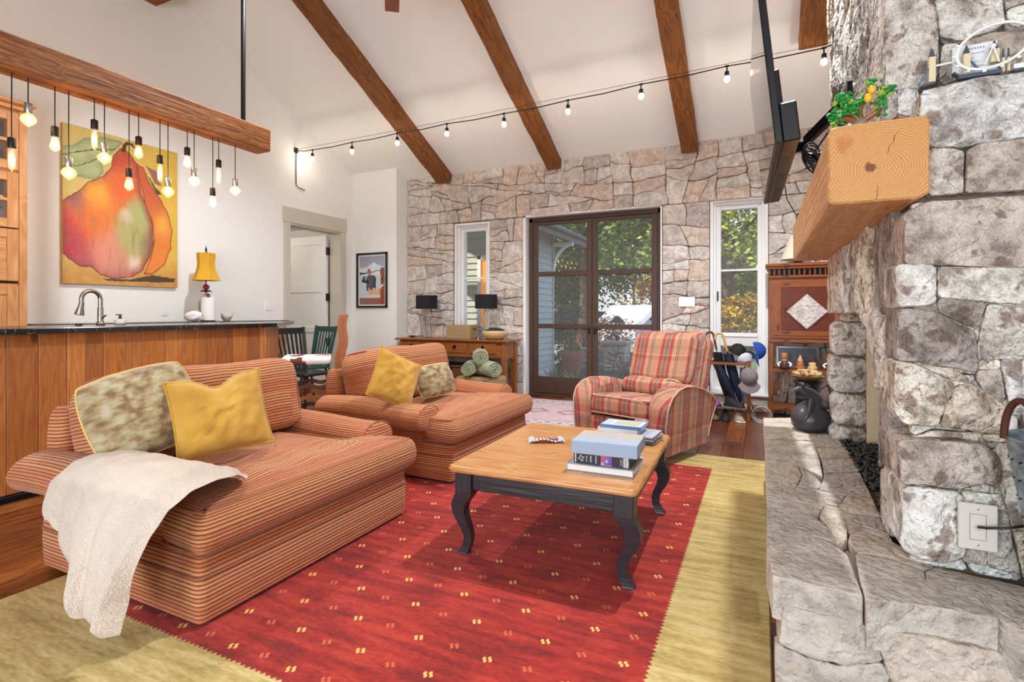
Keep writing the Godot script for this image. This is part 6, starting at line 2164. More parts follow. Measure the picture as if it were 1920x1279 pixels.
func make_painting() -> void:
	var pear := pv([[0.456, 0.069], [0.409, 0.116], [0.386, 0.153], [0.381, 0.209], [0.306, 0.285], [0.196, 0.335], [0.101, 0.420], [-0.02, 0.489], [-0.02, 0.807], [0.050, 0.847], [0.122, 0.890], [0.218, 0.889], [0.295, 0.939], [0.409, 0.957], [0.541, 0.943], [0.653, 0.894], [0.730, 0.792], [0.762, 0.672], [0.756, 0.555], [0.691, 0.435], [0.646, 0.354], [0.627, 0.252], [0.602, 0.150], [0.541, 0.086], [0.492, 0.067]])
	var second := pv([[0.602, 0.150], [0.665, 0.158], [0.717, 0.256], [0.822, 0.359], [0.905, 0.458], [0.946, 0.575], [0.932, 0.718], [0.863, 0.843], [0.743, 0.914], [0.665, 0.913], [0.730, 0.802], [0.769, 0.652], [0.743, 0.536], [0.678, 0.428], [0.640, 0.298]])
	var leaf := pv([[-0.02, 0.152], [0.081, 0.123], [0.154, 0.064], [0.295, 0.026], [0.456, 0.020], [0.480, 0.032], [0.397, 0.105], [0.295, 0.188], [0.318, 0.256], [0.262, 0.316], [0.154, 0.319], [0.050, 0.319], [-0.02, 0.26]])
	var stem := pv([[0.480, 0.04], [0.516, 0.012], [0.565, 0.018], [0.590, 0.048], [0.546, 0.030], [0.516, 0.040], [0.504, 0.084], [0.468, 0.095]])
	var shade := pv([[0.306, 0.957], [0.541, 0.957], [0.743, 0.919], [0.974, 0.934], [0.960, 0.960], [0.743, 0.968], [0.374, 0.972]])
	var mauve := pv([[0.678, 0.146], [0.822, 0.180], [0.836, 0.267], [0.769, 0.258], [0.730, 0.196]])
	var dark := pv([[0.678, 0.185], [0.769, 0.277], [0.836, 0.332], [0.795, 0.333], [0.730, 0.254]])
	var blobs := [[0.05, 0.714, 0.16, c8(186, 62, 84)], [0.34, 0.78, 0.15, c8(226, 150, 130)], [0.55, 0.66, 0.13, c8(176, 180, 112)], [0.60, 0.48, 0.09, c8(178, 184, 120)], [0.516, 0.524, 0.05, c8(226, 214, 190)], [0.577, 0.841, 0.05, c8(234, 216, 190)], [0.262, 0.41, 0.11, c8(238, 176, 64)], [0.207, 0.58, 0.17, c8(234, 122, 54)], [0.47, 0.30, 0.15, c8(228, 110, 58)], [0.45, 0.14, 0.08, c8(190, 76, 50)], [0.70, 0.70, 0.07, c8(150, 128, 92)], [0.45, 0.92, 0.10, c8(206, 140, 124)], [0.15, 0.85, 0.09, c8(192, 92, 100)], [0.10, 0.47, 0.07, c8(150, 110, 110)]]
	var na := nbytes(601, 0.02, 256, 256, 4)
	var nb := nbytes(602, 0.06, 256, 256, 3)
	var w := 300
	var h := 420
	var nd := nbytes(603, 0.05, 256, 256, 3)
	var tex := paint(w, h, func(x, y):
		var kk: int = (y % 256) * 256 + x % 256
		var n1 := na[kk] / 255.0
		var n2 := nb[kk] / 255.0
		var p := Vector2(x / float(w), y / float(h)) + Vector2(n1 - 0.5, n2 - 0.5) * 0.012
		var c := c8(214, 190, 112).lerp(c8(222, 184, 72), smoothstep(0.4, 0.9, p.x)).lerp(c8(206, 150, 80), smoothstep(0.75, 1.0, p.y)).lerp(c8(226, 206, 132), (n1 - 0.4) * 0.6)
		if Geometry2D.is_point_in_polygon(p, mauve):
			c = c8(156, 106, 98)
		if Geometry2D.is_point_in_polygon(p, dark):
			c = c8(74, 72, 56)
		if Geometry2D.is_point_in_polygon(p, leaf):
			c = c8(156, 170, 118).lerp(c8(196, 200, 140), n1)
			if absf(p.y - (0.20 - 0.38 * p.x + 0.25 * p.x * p.x)) < 0.003 or (p.x < 0.3 and absf(p.y - (0.27 - 0.12 * p.x - 0.9 * p.x * p.x)) < 0.003):
				c = c8(84, 70, 58)
			c = c.lerp(c8(120, 140, 104), smoothstep(0.03, 0.0, edge_dist(p, leaf)) * 0.6)
		if Geometry2D.is_point_in_polygon(p, shade):
			c = c8(72, 58, 46).lerp(c8(120, 94, 60), n2 * 0.5)
		if Geometry2D.is_point_in_polygon(p, second):
			var f := smoothstep(0.2, 0.85, p.y)
			c = c8(200, 98, 58).lerp(c8(232, 140, 62), f).lerp(c8(238, 170, 70), smoothstep(0.16, 0.0, p.distance_to(Vector2(0.85, 0.55))))
			c = c.lerp(c8(140, 60, 40), smoothstep(0.014, 0.004, edge_dist(p, second)) * 0.7)
		if Geometry2D.is_point_in_polygon(p, pear):
			var s := 0.02
			c = c8(226, 122, 66) * s
			for b in blobs:
				var g2: float = exp(-pow(p.distance_to(Vector2(b[0], b[1])) / b[2], 2.0) * 1.6)
				c += b[3] * g2
				s += g2
			c = c / s
			c = c.lerp(c8(240, 220, 190), maxf(0.0, n2 - 0.55) * 0.6)
			var drip := nd[(int(y / 6.0) % 256) * 256 + x % 256] / 255.0
			c = c.lerp(c8(150, 110, 84), maxf(0.0, drip - 0.56) * 1.2 * smoothstep(0.45, 0.6, p.y))
			var e := edge_dist(p, pear)
			c = c.lerp(c8(112, 38, 44), smoothstep(0.012, 0.004, e) * 0.6 + 0.001)
			c = c.lerp(c8(140, 64, 60), smoothstep(0.07, 0.0, e) * (0.6 if p.x > 0.55 else 0.25))
		if Geometry2D.is_point_in_polygon(p, stem):
			c = c8(96, 44, 32)
		c.a = 1.0
		return c.lerp(c * 0.9, n2 * 0.4))
	var o := thing("pear_painting", "large unframed painting of an orange pear hung on the white wall", "painting", Vector3(ROOM_L, 0, 0))
	part(o, "canvas", g().span(Vector3(0.002, 1.457, -3.73), Vector3(0.035, 2.975, -2.65), 0.002), mat("canvas_edge", c8(196, 158, 92), 0.8))
	var f := g()
	f.face([Vector3(0.0355, 2.973, -2.652), Vector3(0.0355, 2.973, -3.728), Vector3(0.0355, 1.459, -3.728), Vector3(0.0355, 1.459, -2.652)], [Vector2(0, 0), Vector2(1, 0), Vector2(1, 1), Vector2(0, 1)], Vector3.RIGHT)
	part(o, "painted_face", f, mat("pear_paint", Color.WHITE, 0.7, 0.0, tex))


func make_poster() -> void:
	var im := Image.create(100, 190, false, Image.FORMAT_RGB8)
	var nn := nbytes(611, 0.05, 128, 256, 3)
	for y in 190:
		for x in 100:
			var n := nn[y * 128 + x] / 255.0
			var c := c8(150, 156, 176).lerp(c8(186, 194, 206), y / 80.0)
			var ridge := 42.0 - 20.0 * exp(-pow((x - 58.0) / 22.0, 2.0)) + 8.0 * n
			if y > ridge:
				c = c8(206, 216, 226).lerp(c8(228, 232, 236), n)
			if y > 62.0 - x * 0.12 + 6 * n and y < 70.0 - x * 0.2 + 6 * n:
				c = c8(70, 74, 84)
			if y > 74:
				c = c8(204, 214, 222).lerp(c8(190, 204, 214), n)
			if x > 78 + 10 * n and y > 46 and y < 112:
				c = c8(156, 100, 56).lerp(c8(90, 54, 36), n)
			var half := 11.0 + 8.0 * smoothstep(72.0, 84.0, y)
			if y > 74 and y < 136 and absf(x - 46) < half:
				c = c8(78, 76, 84).lerp(c8(98, 96, 104), n)
			if y > 84 and y < 132 and x > 54 and x < 66 - (y - 84) * 0.05:
				c = c8(58, 56, 66)
			if absf((y - 96) - (x - 14) * 0.25) < 6 and x > 8 and x < 36:
				c = c8(46, 48, 62)
			if absf(x - 18) < 5 and y > 78 and y < 96:
				c = c8(66, 66, 78)
			if Vector2(x - 40, (y - 66) * 0.9).length() < 7.5:
				c = c8(188, 122, 108)
			if y > 46 and y < 62 and absf(x - 38) < (y - 44) * 0.5:
				c = c8(178, 84, 84)
			if y > 128 + 10.0 * sin(x * 0.3) * n and y < 152 and x > 34 and x < 86:
				c = c8(206, 150, 112).lerp(c8(222, 200, 178), n)
			if y > 152 and y < 166 and x > 6:
				c = c8(214, 210, 196)
			if y >= 164:
				c = c8(140, 110, 116).lerp(c8(160, 86, 70), x / 100.0)
			if x > 82 and y > 128 - (x - 82):
				c = c8(150, 70, 50)
			im.set_pixel(x, y, c)
	var o := thing("framed_poster", "narrow black framed snowy mountain poster on the white corner wall", "picture", Vector3(-5.563, 1.69, -6.56))
	for s in [-1.0, 1.0]:
		part(o, "frame_side", g().span(Vector3(s * 0.29 - 0.016, -0.435, 0.001), Vector3(s * 0.29 + 0.016, 0.435, 0.03), 0.003), M["black_plastic"])
		part(o, "frame_side", g().span(Vector3(-0.306, s * 0.419 - 0.016, 0.001), Vector3(0.306, s * 0.419 + 0.016, 0.03), 0.003), M["black_plastic"])
	part(o, "mount", g().span(Vector3(-0.28, -0.41, 0.002), Vector3(0.28, 0.41, 0.008), 0.0), M["white_paint"])
	var f := g()
	f.face([Vector3(-0.25, 0.38, 0.0085), Vector3(0.25, 0.38, 0.0085), Vector3(0.25, -0.385, 0.0085), Vector3(-0.25, -0.385, 0.0085)], [Vector2(0, 0), Vector2(1, 0), Vector2(1, 1), Vector2(0, 1)], Vector3.BACK)
	part(o, "print", f, mat("poster_print", Color.WHITE, 0.5, 0.0, ImageTexture.create_from_image(im)))


func make_bar() -> void:
	var o := thing("bar_counter", "long bar counter faced with upright brown boards", "counter")
	var x1 := -4.0
	part(o, "carcass", g().span(Vector3(-4.66, 0.0, -3.25), Vector3(x1 - 0.02, 1.05, 1.6), 0.0), M["stool_dark"])
	var z := 1.6
	while z > -3.27:
		var w := rng.randf_range(0.10, 0.165)
		var z2 := maxf(z - w, -3.28)
		part(o, "board", g().span(Vector3(x1 - 0.02, 0.105, z2 + 0.001), Vector3(x1 + rng.randf_range(-0.0015, 0.0015), 1.05, z - 0.001), 0.0025, Vector2(rng.randf() * 2, rng.randf() * 2)), M["bar_wood_%d" % (rng.randi() % 5)])
		z = z2
	# slanted end
	var a := Vector3(x1, 0, -3.285)
	var b := Vector3(-4.62, 0, -3.95)
	var d := (b - a).normalized()
	var nn := Vector3(-d.z, 0, d.x)
	for k in 7:
		var p := a + (b - a) * (k + 0.5) / 7.0
		var q := g()
		q.T = Transform3D(Basis(d, Vector3.UP, d.cross(Vector3.UP)), p)
		q.box(Vector3(0, 0.578, 0), Vector3(a.distance_to(b) / 7.0 - 0.002, 0.945, 0.02), 0.0025, Vector2(rng.randf() * 2, rng.randf() * 2))
		part(o, "board", q, M["bar_wood_%d" % (1 if k % 2 else 3)])
	part(o, "metal_strip", g().span(Vector3(x1 - 0.015, 0.06, -3.28), Vector3(x1 + 0.012, 0.10, 1.6), 0.003), M["black_metal"])
	part(o, "toe_board", g().span(Vector3(x1 - 0.03, 0.0, -3.28), Vector3(x1 - 0.005, 0.06, 1.6), 0.002), M["bar_wood_2"])
	var ct := g()
	ct.T = Transform3D(Basis(Vector3(1, 0, 0), Vector3(0, 0, -1), Vector3(0, 1, 0)), Vector3.ZERO)
	ct.prism([Vector2(-3.90, -1.62), Vector2(-3.90, 3.33), Vector2(-4.70, 4.24), Vector2(-4.74, 4.24), Vector2(-4.74, -1.62)], 1.052, 1.086, 0.004)
	ct.T = Transform3D.IDENTITY
	solo("countertop", "black stone bar top with thin white veins", "countertop", ct, M["black_stone"])
	# sink tap
	var f := thing("sink_faucet", "brushed steel gooseneck faucet on the bar top", "faucet", Vector3(-4.55, 1.087, -2.27), 0.0)
	part(f, "base", g().lathe([Vector2(0, 0), Vector2(0.03, 0), Vector2(0.027, 0.012), Vector2(0.02, 0.03), Vector2(0.019, 0.13), Vector2(0, 0.13)], 18), M["nickel"])
	var ps := []
	for k in 19:
		var an := PI * k / 18.0 * 1.1
		ps.append(Vector3(0, 0.19 + sin(an) * 0.066, 0.062 - cos(an) * 0.062))
	ps.push_front(Vector3(0, 0.06, 0))
	part(f, "neck", g().tube(ps, 0.015, 12), M["nickel"])
	var e: Vector3 = ps[-1]
	part(f, "spray_head", g().tube([e, e + Vector3(0, -0.04, 0.008), e + Vector3(0, -0.085, 0.016), e + Vector3(0, -0.095, 0.018)], [0.016, 0.02, 0.03, 0.029], 14), M["nickel"])
	part(f, "lever", g().cyl(Vector3(0.02, 0.05, 0), Vector3(0.08, 0.075, 0.0), 0.006), M["nickel"])
	var sb := thing("soap_bottle", "clear soap bottle with a black pump beside the faucet", "bottle", Vector3(-4.5, 1.087, -2.38))
	part(sb, "bottle", g().lathe([Vector2(0, 0), Vector2(0.035, 0), Vector2(0.037, 0.01), Vector2(0.037, 0.035), Vector2(0.012, 0.045), Vector2(0, 0.045)], 18), mat("soap", c8(226, 232, 230), 0.2))
	part(sb, "pump", g().cyl(Vector3(0, 0.045, 0), Vector3(0, 0.07, 0), 0.012, 0.008).box(Vector3(0, 0.075, 0.01), Vector3(0.016, 0.008, 0.04), 0.002), M["black_plastic"])
	solo("sink_stopper", "small black sink stopper lying on the bar top", "stopper", g().cyl(Vector3.ZERO, Vector3(0, 0.014, 0), 0.022, 0.018, 16), M["black_plastic"], Vector3(-4.4, 1.087, -2.06))
	# counter along the painting wall
	var bc := thing("wall_counter", "low cabinet run along the painting wall behind the bar", "counter", Vector3(0, 0, 0))
	part(bc, "cabinet", g().span(Vector3(ROOM_L + 0.01, 0, -4.75), Vector3(-5.40, 1.045, -2.27), 0.004), M["cabinet_wood"])
	part(bc, "worktop", g().span(Vector3(ROOM_L + 0.005, 1.045, -4.78), Vector3(-5.37, 1.082, -2.265), 0.004), M["black_stone"])
	for k in 4:
		var dz := -4.72 + k * 0.61
		var dr := part(bc, "door", g().span(Vector3(-5.402, 0.12, dz), Vector3(-5.385, 1.02, dz + 0.585), 0.004), M["cabinet_wood"])
		part(dr, "knob", g().ball(Vector3(-5.372, 0.9, dz + 0.54), 0.014), M["iron"])
	# yellow lamp
	var l := thing("yellow_lamp", "yellow bell shade lamp with a red bead and openwork base", "lamp", Vector3(-5.70, 1.083, -3.90))
	var sh := g()
	var pr := [Vector2(0.098, 0.77), Vector2(0.096, 0.72), Vector2(0.090, 0.66), Vector2(0.096, 0.60), Vector2(0.116, 0.53), Vector2(0.142, 0.475), Vector2(0.152, 0.46)]
	for s in 6:
		var a0 := TAU * s / 6.0 + 0.3
		var a1 := TAU * (s + 1) / 6.0 + 0.3
		sh.grid(4, pr.size() - 1, func(u, v):
			var k := int(round(v * (pr.size() - 1)))
			var q: Vector3 = Vector3(cos(a0), 0, sin(a0)).lerp(Vector3(cos(a1), 0, sin(a1)), u) * pr[k].x
			return [Vector3(q.x, pr[k].y, q.z), Vector2(u * 0.1 + s * 0.17, pr[k].y)])
	var ny := nbytes(621, 0.1, 128, 128, 3)
	var yt := paint(128, 128, func(x, y): return c8(150, 104, 24) if ny[y * 128 + x] > 205 else c8(218, 168, 42))
	var ym := mat("yellow_paper", Color.WHITE, 0.8, 0.0, yt, 4.0)
	part(l, "shade", sh, ym)
	part(l, "finial", g().lathe([Vector2(0, 0.77), Vector2(0.03, 0.772), Vector2(0.008, 0.785), Vector2(0.012, 0.81), Vector2(0.004, 0.84), Vector2(0, 0.87)], 10), M["iron"])
	part(l, "stem", g().cyl(Vector3(0, 0.28, 0), Vector3(0, 0.78, 0), 0.006), M["iron"])
	part(l, "bead", g().ball(Vector3(0, 0.385, 0), 0.034), mat("red_glass", c8(150, 30, 44), 0.1))
	for k in 4:
		var an := TAU * k / 4.0 + 0.4
		part(l, "metal_leaf", g().tube([Vector3(0, 0.33, 0), Vector3(cos(an) * 0.035, 0.345, sin(an) * 0.035), Vector3(cos(an) * 0.06, 0.33, sin(an) * 0.06)], [0.008, 0.010, 0.002], 6), M["iron"])
	part(l, "vase", g().lathe([Vector2(0, 0.0), Vector2(0.05, 0.0), Vector2(0.045, 0.02), Vector2(0.03, 0.04), Vector2(0.05, 0.075), Vector2(0.08, 0.15), Vector2(0.08, 0.21), Vector2(0.055, 0.27), Vector2(0.02, 0.31), Vector2(0, 0.31)], 20), mat("mottled_glaze", Color.WHITE, 0.35, 0.0, paint(64, 64, func(x, y): return c8(60, 58, 40) if sin(x * 0.42) * sin(y * 0.5 + x * 0.1) > 0.05 else c8(206, 200, 160)), 6.0))
	# paper towels, cloth, little bird dish
	var pt := thing("paper_towel_roll", "white paper towel roll on a dark wooden holder", "paper towel", Vector3(-5.52, 1.083, -3.80))
	part(pt, "roll", g().lathe([Vector2(0, 0.01), Vector2(0.068, 0.01), Vector2(0.07, 0.014), Vector2(0.07, 0.258), Vector2(0.068, 0.262), Vector2(0, 0.262)], 28), mat("paper", c8(244, 244, 246), 0.95))
	part(pt, "holder", g().lathe([Vector2(0, 0), Vector2(0.075, 0), Vector2(0.075, 0.009), Vector2(0, 0.009)], 24).cyl(Vector3(0, 0.26, 0), Vector3(0, 0.275, 0), 0.012).ball(Vector3(0.0, 0.29, 0), 0.02), M["stool_dark"])
	solo("crumpled_cloth", "crumpled white kitchen cloth beside the yellow lamp", "cloth", lump(Vector3(0.085, 0.06, 0.08), 21), M["paper"], Vector3(-5.50, 1.138, -3.62))
	var bd := thing("bird_dish", "small speckled bird shaped dish beside the paper towels", "dish", Vector3(-5.6, 1.083, -4.08))
	part(bd, "body", g().lathe([Vector2(0, 0), Vector2(0.03, 0), Vector2(0.055, 0.035), Vector2(0.06, 0.06), Vector2(0.05, 0.06), Vector2(0.03, 0.02), Vector2(0, 0.018)], 18), mat("speckle", c8(206, 196, 178), 0.5))
	part(bd, "tail", g().tube([Vector3(0, 0.05, -0.05), Vector3(0.01, 0.08, -0.075), Vector3(0.012, 0.10, -0.085)], [0.016, 0.010, 0.004], 8), M["speckle"])
	part(bd, "head", g().ball(Vector3(0, 0.075, 0.05), 0.018), M["speckle"])
	# tall kitchen cabinet
	var kc := thing("kitchen_cabinet", "tall pine kitchen cabinet with glass doors beside the painting", "cabinet", Vector3(0, 0, 0))
	var cw: Material = M["cabinet_wood"]
	var fx := -5.6
	var k0 := -1.0
	var k1 := -2.247
	var body := g()
	body.span(Vector3(ROOM_L + 0.01, 0, k1), Vector3(fx, 2.86, k1 + 0.02), 0.002)
	body.span(Vector3(ROOM_L + 0.01, 0, k0 - 0.02), Vector3(fx, 2.86, k0), 0.002)
	body.span(Vector3(ROOM_L + 0.01, 0, k1), Vector3(ROOM_L + 0.03, 2.86, k0), 0.0)
	for y in [0.0, 1.40, 1.895, 2.10, 2.345, 2.60, 2.84]:
		body.span(Vector3(ROOM_L + 0.02, y, k1), Vector3(fx - 0.01, y + 0.02, k0), 0.0)
	part(kc, "carcass", body, cw)
	part(kc, "stile", g().span(Vector3(fx - 0.01, 0, k1), Vector3(fx + 0.012, 2.86, k1 + 0.055), 0.003), cw)
	part(kc, "crown", g().span(Vector3(ROOM_L + 0.01, 2.86, k1 - 0.02), Vector3(fx + 0.03, 2.90, k0), 0.004).span(Vector3(ROOM_L + 0.01, 2.90, k1 - 0.05), Vector3(fx + 0.06, 2.94, k0), 0.012), cw)
	for dd in [[2.36, 2.84, true], [1.88, 2.34, true], [1.44, 1.87, false], [0.10, 1.40, false]]:
		for side in 2:
			var za: float = k1 + 0.058 + side * 0.58
			var zb: float = za + 0.575
			var dr := g()
			dr.span(Vector3(fx - 0.008, dd[0], za), Vector3(fx + 0.014, dd[1], za + 0.075), 0.003)
			dr.span(Vector3(fx - 0.008, dd[0], zb - 0.075), Vector3(fx + 0.014, dd[1], zb), 0.003)
			dr.span(Vector3(fx - 0.008, dd[0], za + 0.075), Vector3(fx + 0.014, dd[0] + 0.075, zb - 0.075), 0.003)
			dr.span(Vector3(fx - 0.008, dd[1] - 0.075, za + 0.075), Vector3(fx + 0.014, dd[1], zb - 0.075), 0.003)
			var dn := part(kc, "door", dr, cw)
			if dd[2]:
				part(dn, "pane", g().span(Vector3(fx, dd[0] + 0.07, za + 0.07), Vector3(fx + 0.003, dd[1] - 0.07, zb - 0.07), 0.0), M["glass"])
				var mid: float = (dd[0] + dd[1]) / 2
				part(dn, "glazing_bar", g().span(Vector3(fx, mid - 0.012, za + 0.07), Vector3(fx + 0.012, mid + 0.012, zb - 0.07), 0.002), cw)
			else:
				part(dn, "panel", g().span(Vector3(fx - 0.004, dd[0] + 0.07, za + 0.07), Vector3(fx + 0.006, dd[1] - 0.07, zb - 0.07), 0.003), cw)
	part(kc, "inner_back", g().span(Vector3(ROOM_L + 0.031, 1.9, k1 + 0.02), Vector3(ROOM_L + 0.034, 2.84, k0 - 0.02), 0.0), M["stool_dark"])
	for k in 4:
		var gl := thing("glass_tumbler", "clear tumbler standing inside the glass cabinet", "glass", Vector3(-5.72, 1.916, -2.12 + 0.085 * k), 0, "tumblers in the kitchen cabinet")
		part(gl, "cup", g().lathe([Vector2(0, 0), Vector2(0.03, 0), Vector2(0.036, 0.12), Vector2(0.034, 0.12), Vector2(0.028, 0.01), Vector2(0, 0.01)], 16), M["glass"])


func make_lights() -> void:
	# timber beam with fifteen bulbs on cords
	var o := thing("pendant_beam", "squared timber beam pendant with fifteen hanging bulbs over the bar", "pendant light")
	var q := g()
	rough_beam(q, Vector3(-4.093, 2.73, -3.344), Vector3(-4.093, 2.73, 0.6), 0.186, 0.2, 0.0025)
	part(o, "beam", q, M["pendant_beam_wood"])
	for z in [-3.14, 0.3]:
		var rod := part(o, "rod", g().cyl(Vector3(-4.093, 2.83, z), Vector3(-4.093, roof_y(z) - 0.005, z), 0.019, -1, 14), M["black_metal"])
		part(rod, "canopy", g().cyl(Vector3(-4.093, roof_y(z) - 0.05, z), Vector3(-4.093, roof_y(z) - 0.002, z), 0.06, -1, 18), M["black_metal"])
	var bulbs := [[22, 300, 1], [53, 225, 0], [103, 270, 2], [129, 325, 0], [177, 262, 1], [196, 297, 0], [242, 345, 2], [260, 285, 2], [300, 325, 1], [315, 360, 0], [351, 303, 2], [364, 340, 0], [399, 378, 2], [410, 330, 1], [441, 358, 0]]
	for b in bulbs:
		var p := on_x(b[0], b[1], -4.093)
		var rad: float = [0.042, 0.017, 0.030][b[2]]
		var hl: float = [0.045, 0.075, 0.052][b[2]]
		var cord := part(o, "cord", g().tube([Vector3(p.x, 2.635, p.z), Vector3(p.x + 0.003, (2.63 + p.y) / 2, p.z + 0.002), Vector3(p.x, p.y + hl + 0.06, p.z)], 0.0035, 6), M["black_cord"])
		part(cord, "socket", g().lathe([Vector2(0, 0.065), Vector2(0.008, 0.065), Vector2(0.021, 0.058), Vector2(0.021, 0.0), Vector2(0, 0.0)], 14, Vector3(p.x, p.y + hl - 0.002, p.z)), M["iron"] if b[2] != 0 else M["nickel"])
		var pf := []
		for k in 11:
			var f := k / 10.0
			var r: float
			if b[2] == 0:
				r = rad * sin(PI * (0.06 + 0.94 * f))
			elif b[2] == 1:
				r = rad * minf(1.0, sin(PI * (0.10 + 0.90 * f)) * 2.2)
			else:
				r = rad * (0.42 + 0.58 * sin(PI * 0.5 * f)) if f < 0.7 else rad * cos((f - 0.7) / 0.3 * PI / 2) * 0.95
			pf.append(Vector2(maxf(r, 0.0005), hl - 2.0 * hl * f))
		part(cord, "bulb", g().lathe(pf, 16, p), M["bulb_glass"])
		part(cord, "filament", g().ball(p + Vector3(0, 0.002, 0), Vector3(rad * 0.42, hl * (0.7 if b[2] == 1 else 0.5), rad * 0.42), 8, 6), M["filament"])
		lamp("pendant_bulb", p, c8(255, 214, 166), 0.045, 0.012)
	# string of bulbs under the rafters
	var s := thing("string_light", "black cable of hanging bulbs strung before the stone wall", "string light")
	var hung := [[586, 281], [660, 267], [745, 250], [838, 232], [945, 213], [1065, 188], [1202, 158], [1363, 124], [1545, 90]]
	var ps := [Vector3(-5.96, 3.475, -5.42)]
	var pos := []
	for b in hung:
		pos.append(on_z(b[0], b[1], -5.5))
	for k in pos.size():
		ps.append(((ps[-1] + pos[k]) / 2) + Vector3(0, -0.012, 0))
		ps.append(pos[k])
	ps.append(Vector3(0.62, 3.60, -5.5))
	part(s, "cable", g().tube(ps, 0.006, 6), M["black_plastic"])
	part(s, "guy_wire", g().tube([Vector3(-5.96, 3.49, -5.42), Vector3(-3.0, 3.545, -5.5), Vector3(0.62, 3.61, -5.5)], 0.0022, 5), M["black_metal"])
	part(s, "anchor", g().box(Vector3(-5.965, 3.48, -5.42), Vector3(0.03, 0.07, 0.05), 0.005), M["black_plastic"])
	part(s, "lead", g().tube([Vector3(-5.965, 3.46, -5.42), Vector3(-5.966, 3.2, -5.42), Vector3(-5.966, 3.0, -5.42), Vector3(-5.965, 2.96, -5.46), Vector3(-5.965, 2.945, -5.58)], 0.006, 6), M["black_plastic"])
	for p in pos:
		var sk := part(s, "socket", g().lathe([Vector2(0, 0.0), Vector2(0.006, 0.0), Vector2(0.007, -0.045), Vector2(0.021, -0.055), Vector2(0.021, -0.095), Vector2(0, -0.095)], 12, p).box(p, Vector3(0.04, 0.018, 0.018), 0.004), M["black_plastic"])
		var c: Vector3 = p + Vector3(0, -0.125, 0)
		part(sk, "bulb", g().ball(c, Vector3(0.028, 0.034, 0.028), 12, 8), M["bulb_lit"])
		lamp("string_bulb", c, c8(255, 240, 222), 0.07, 0.02)
	# spot heads on the ridge beam, out of the picture; one throws the table's shadow
	for h in [[0.0, 4.2, -3.6, 15.0], [-3.6, 4.25, -3.3, 8.0]]:
		var t := thing("ridge_spotlight", "", "spotlight", Vector3(h[0], h[1] + 0.25, h[2]))
		t.set_meta("label", "black spotlight hung on a short rod above the hearth" if h[0] > -1 else "black spotlight on the ridge beam above the bar")
		part(t, "stem", g().cyl(Vector3(0, roof_y(h[2]) - h[1] - 0.25, 0) if h[2] < -3.55 else Vector3(0, 0.03, 0), Vector3(0, -0.12, 0), 0.012), M["black_metal"])
		part(t, "can", g().lathe([Vector2(0, -0.1), Vector2(0.05, -0.1), Vector2(0.06, -0.26), Vector2(0.055, -0.26), Vector2(0.045, -0.12)], 20), M["black_metal"])
		part(t, "lamp_face", g().lathe([Vector2(0, -0.24), Vector2(0.052, -0.24), Vector2(0.052, -0.236), Vector2(0, -0.236)], 20), M["lamp_face"])
		var sp := SpotLight3D.new()
		sp.name = "ridge_spot"
		sp.light_energy = h[3]
		sp.light_color = c8(246, 249, 255)
		sp.light_size = 0.03
		sp.spot_angle = 70.0
		sp.spot_angle_attenuation = 0.6
		sp.spot_range = 20.0
		sp.spot_attenuation = 2.0
		sp.shadow_enabled = true
		add_child(sp, true)
		sp.position = Vector3(h[0], h[1] - 0.012, h[2])
		sp.rotation_degrees.x = -90
	# ceiling fan: only a blade tip shows
	var fn := thing("ceiling_fan", "brown bladed ceiling fan hanging from the ridge", "fan", Vector3(-2.6, 0, -3.3))
	part(fn, "rod", g().cyl(Vector3(0, 4.0, 0), Vector3(0, 4.53, 0), 0.014), M["black_metal"])
	part(fn, "motor", g().lathe([Vector2(0, 3.86), Vector2(0.1, 3.87), Vector2(0.13, 3.93), Vector2(0.1, 4.0), Vector2(0, 4.01)], 24), M["black_metal"])
	for k in 5:
		var an := rad_to_deg(atan2(0.54, -0.43)) + 72.0 * k
		var bq := g(Vector3(0, 3.905, 0), Vector3(0, an, 0))
		bq.box(Vector3(0.40, 0, 0), Vector3(0.55, 0.012, 0.125), 0.004)
		bq.box(Vector3(0.14, 0.0, 0), Vector3(0.1, 0.008, 0.03), 0.002)
		part(fn, "blade", bq, M["fan_wood"])
	var sd := thing("smoke_detector", "round white smoke detector on the sloping ceiling", "smoke detector", Vector3(-4.83, 0, -3.46))
	var dn := Vector3(0, -1, SLOPE).normalized()
	var top := Vector3(0, roof_y(-3.46), 0)
	top = Vector3(-4.83 - -4.83, roof_y(-3.62), -0.16)
	part(sd, "body", g().tube([top, top + dn * 0.025, top + dn * 0.032], [0.055, 0.052, 0.03], 22), M["white_paint"])
	part(sd, "sensor", g().ball(top + dn * 0.033, Vector3(0.012, 0.006, 0.012)), M["black_plastic"])


func lamp(called: String, at: Vector3, col: Color, energy: float, size: float) -> void:
	var l := OmniLight3D.new()
	l.name = called
	l.light_color = col
	l.light_energy = energy
	l.light_size = size
	l.omni_range = 20.0
	l.omni_attenuation = 2.0
	l.shadow_enabled = true
	add_child(l, true)
	l.position = at


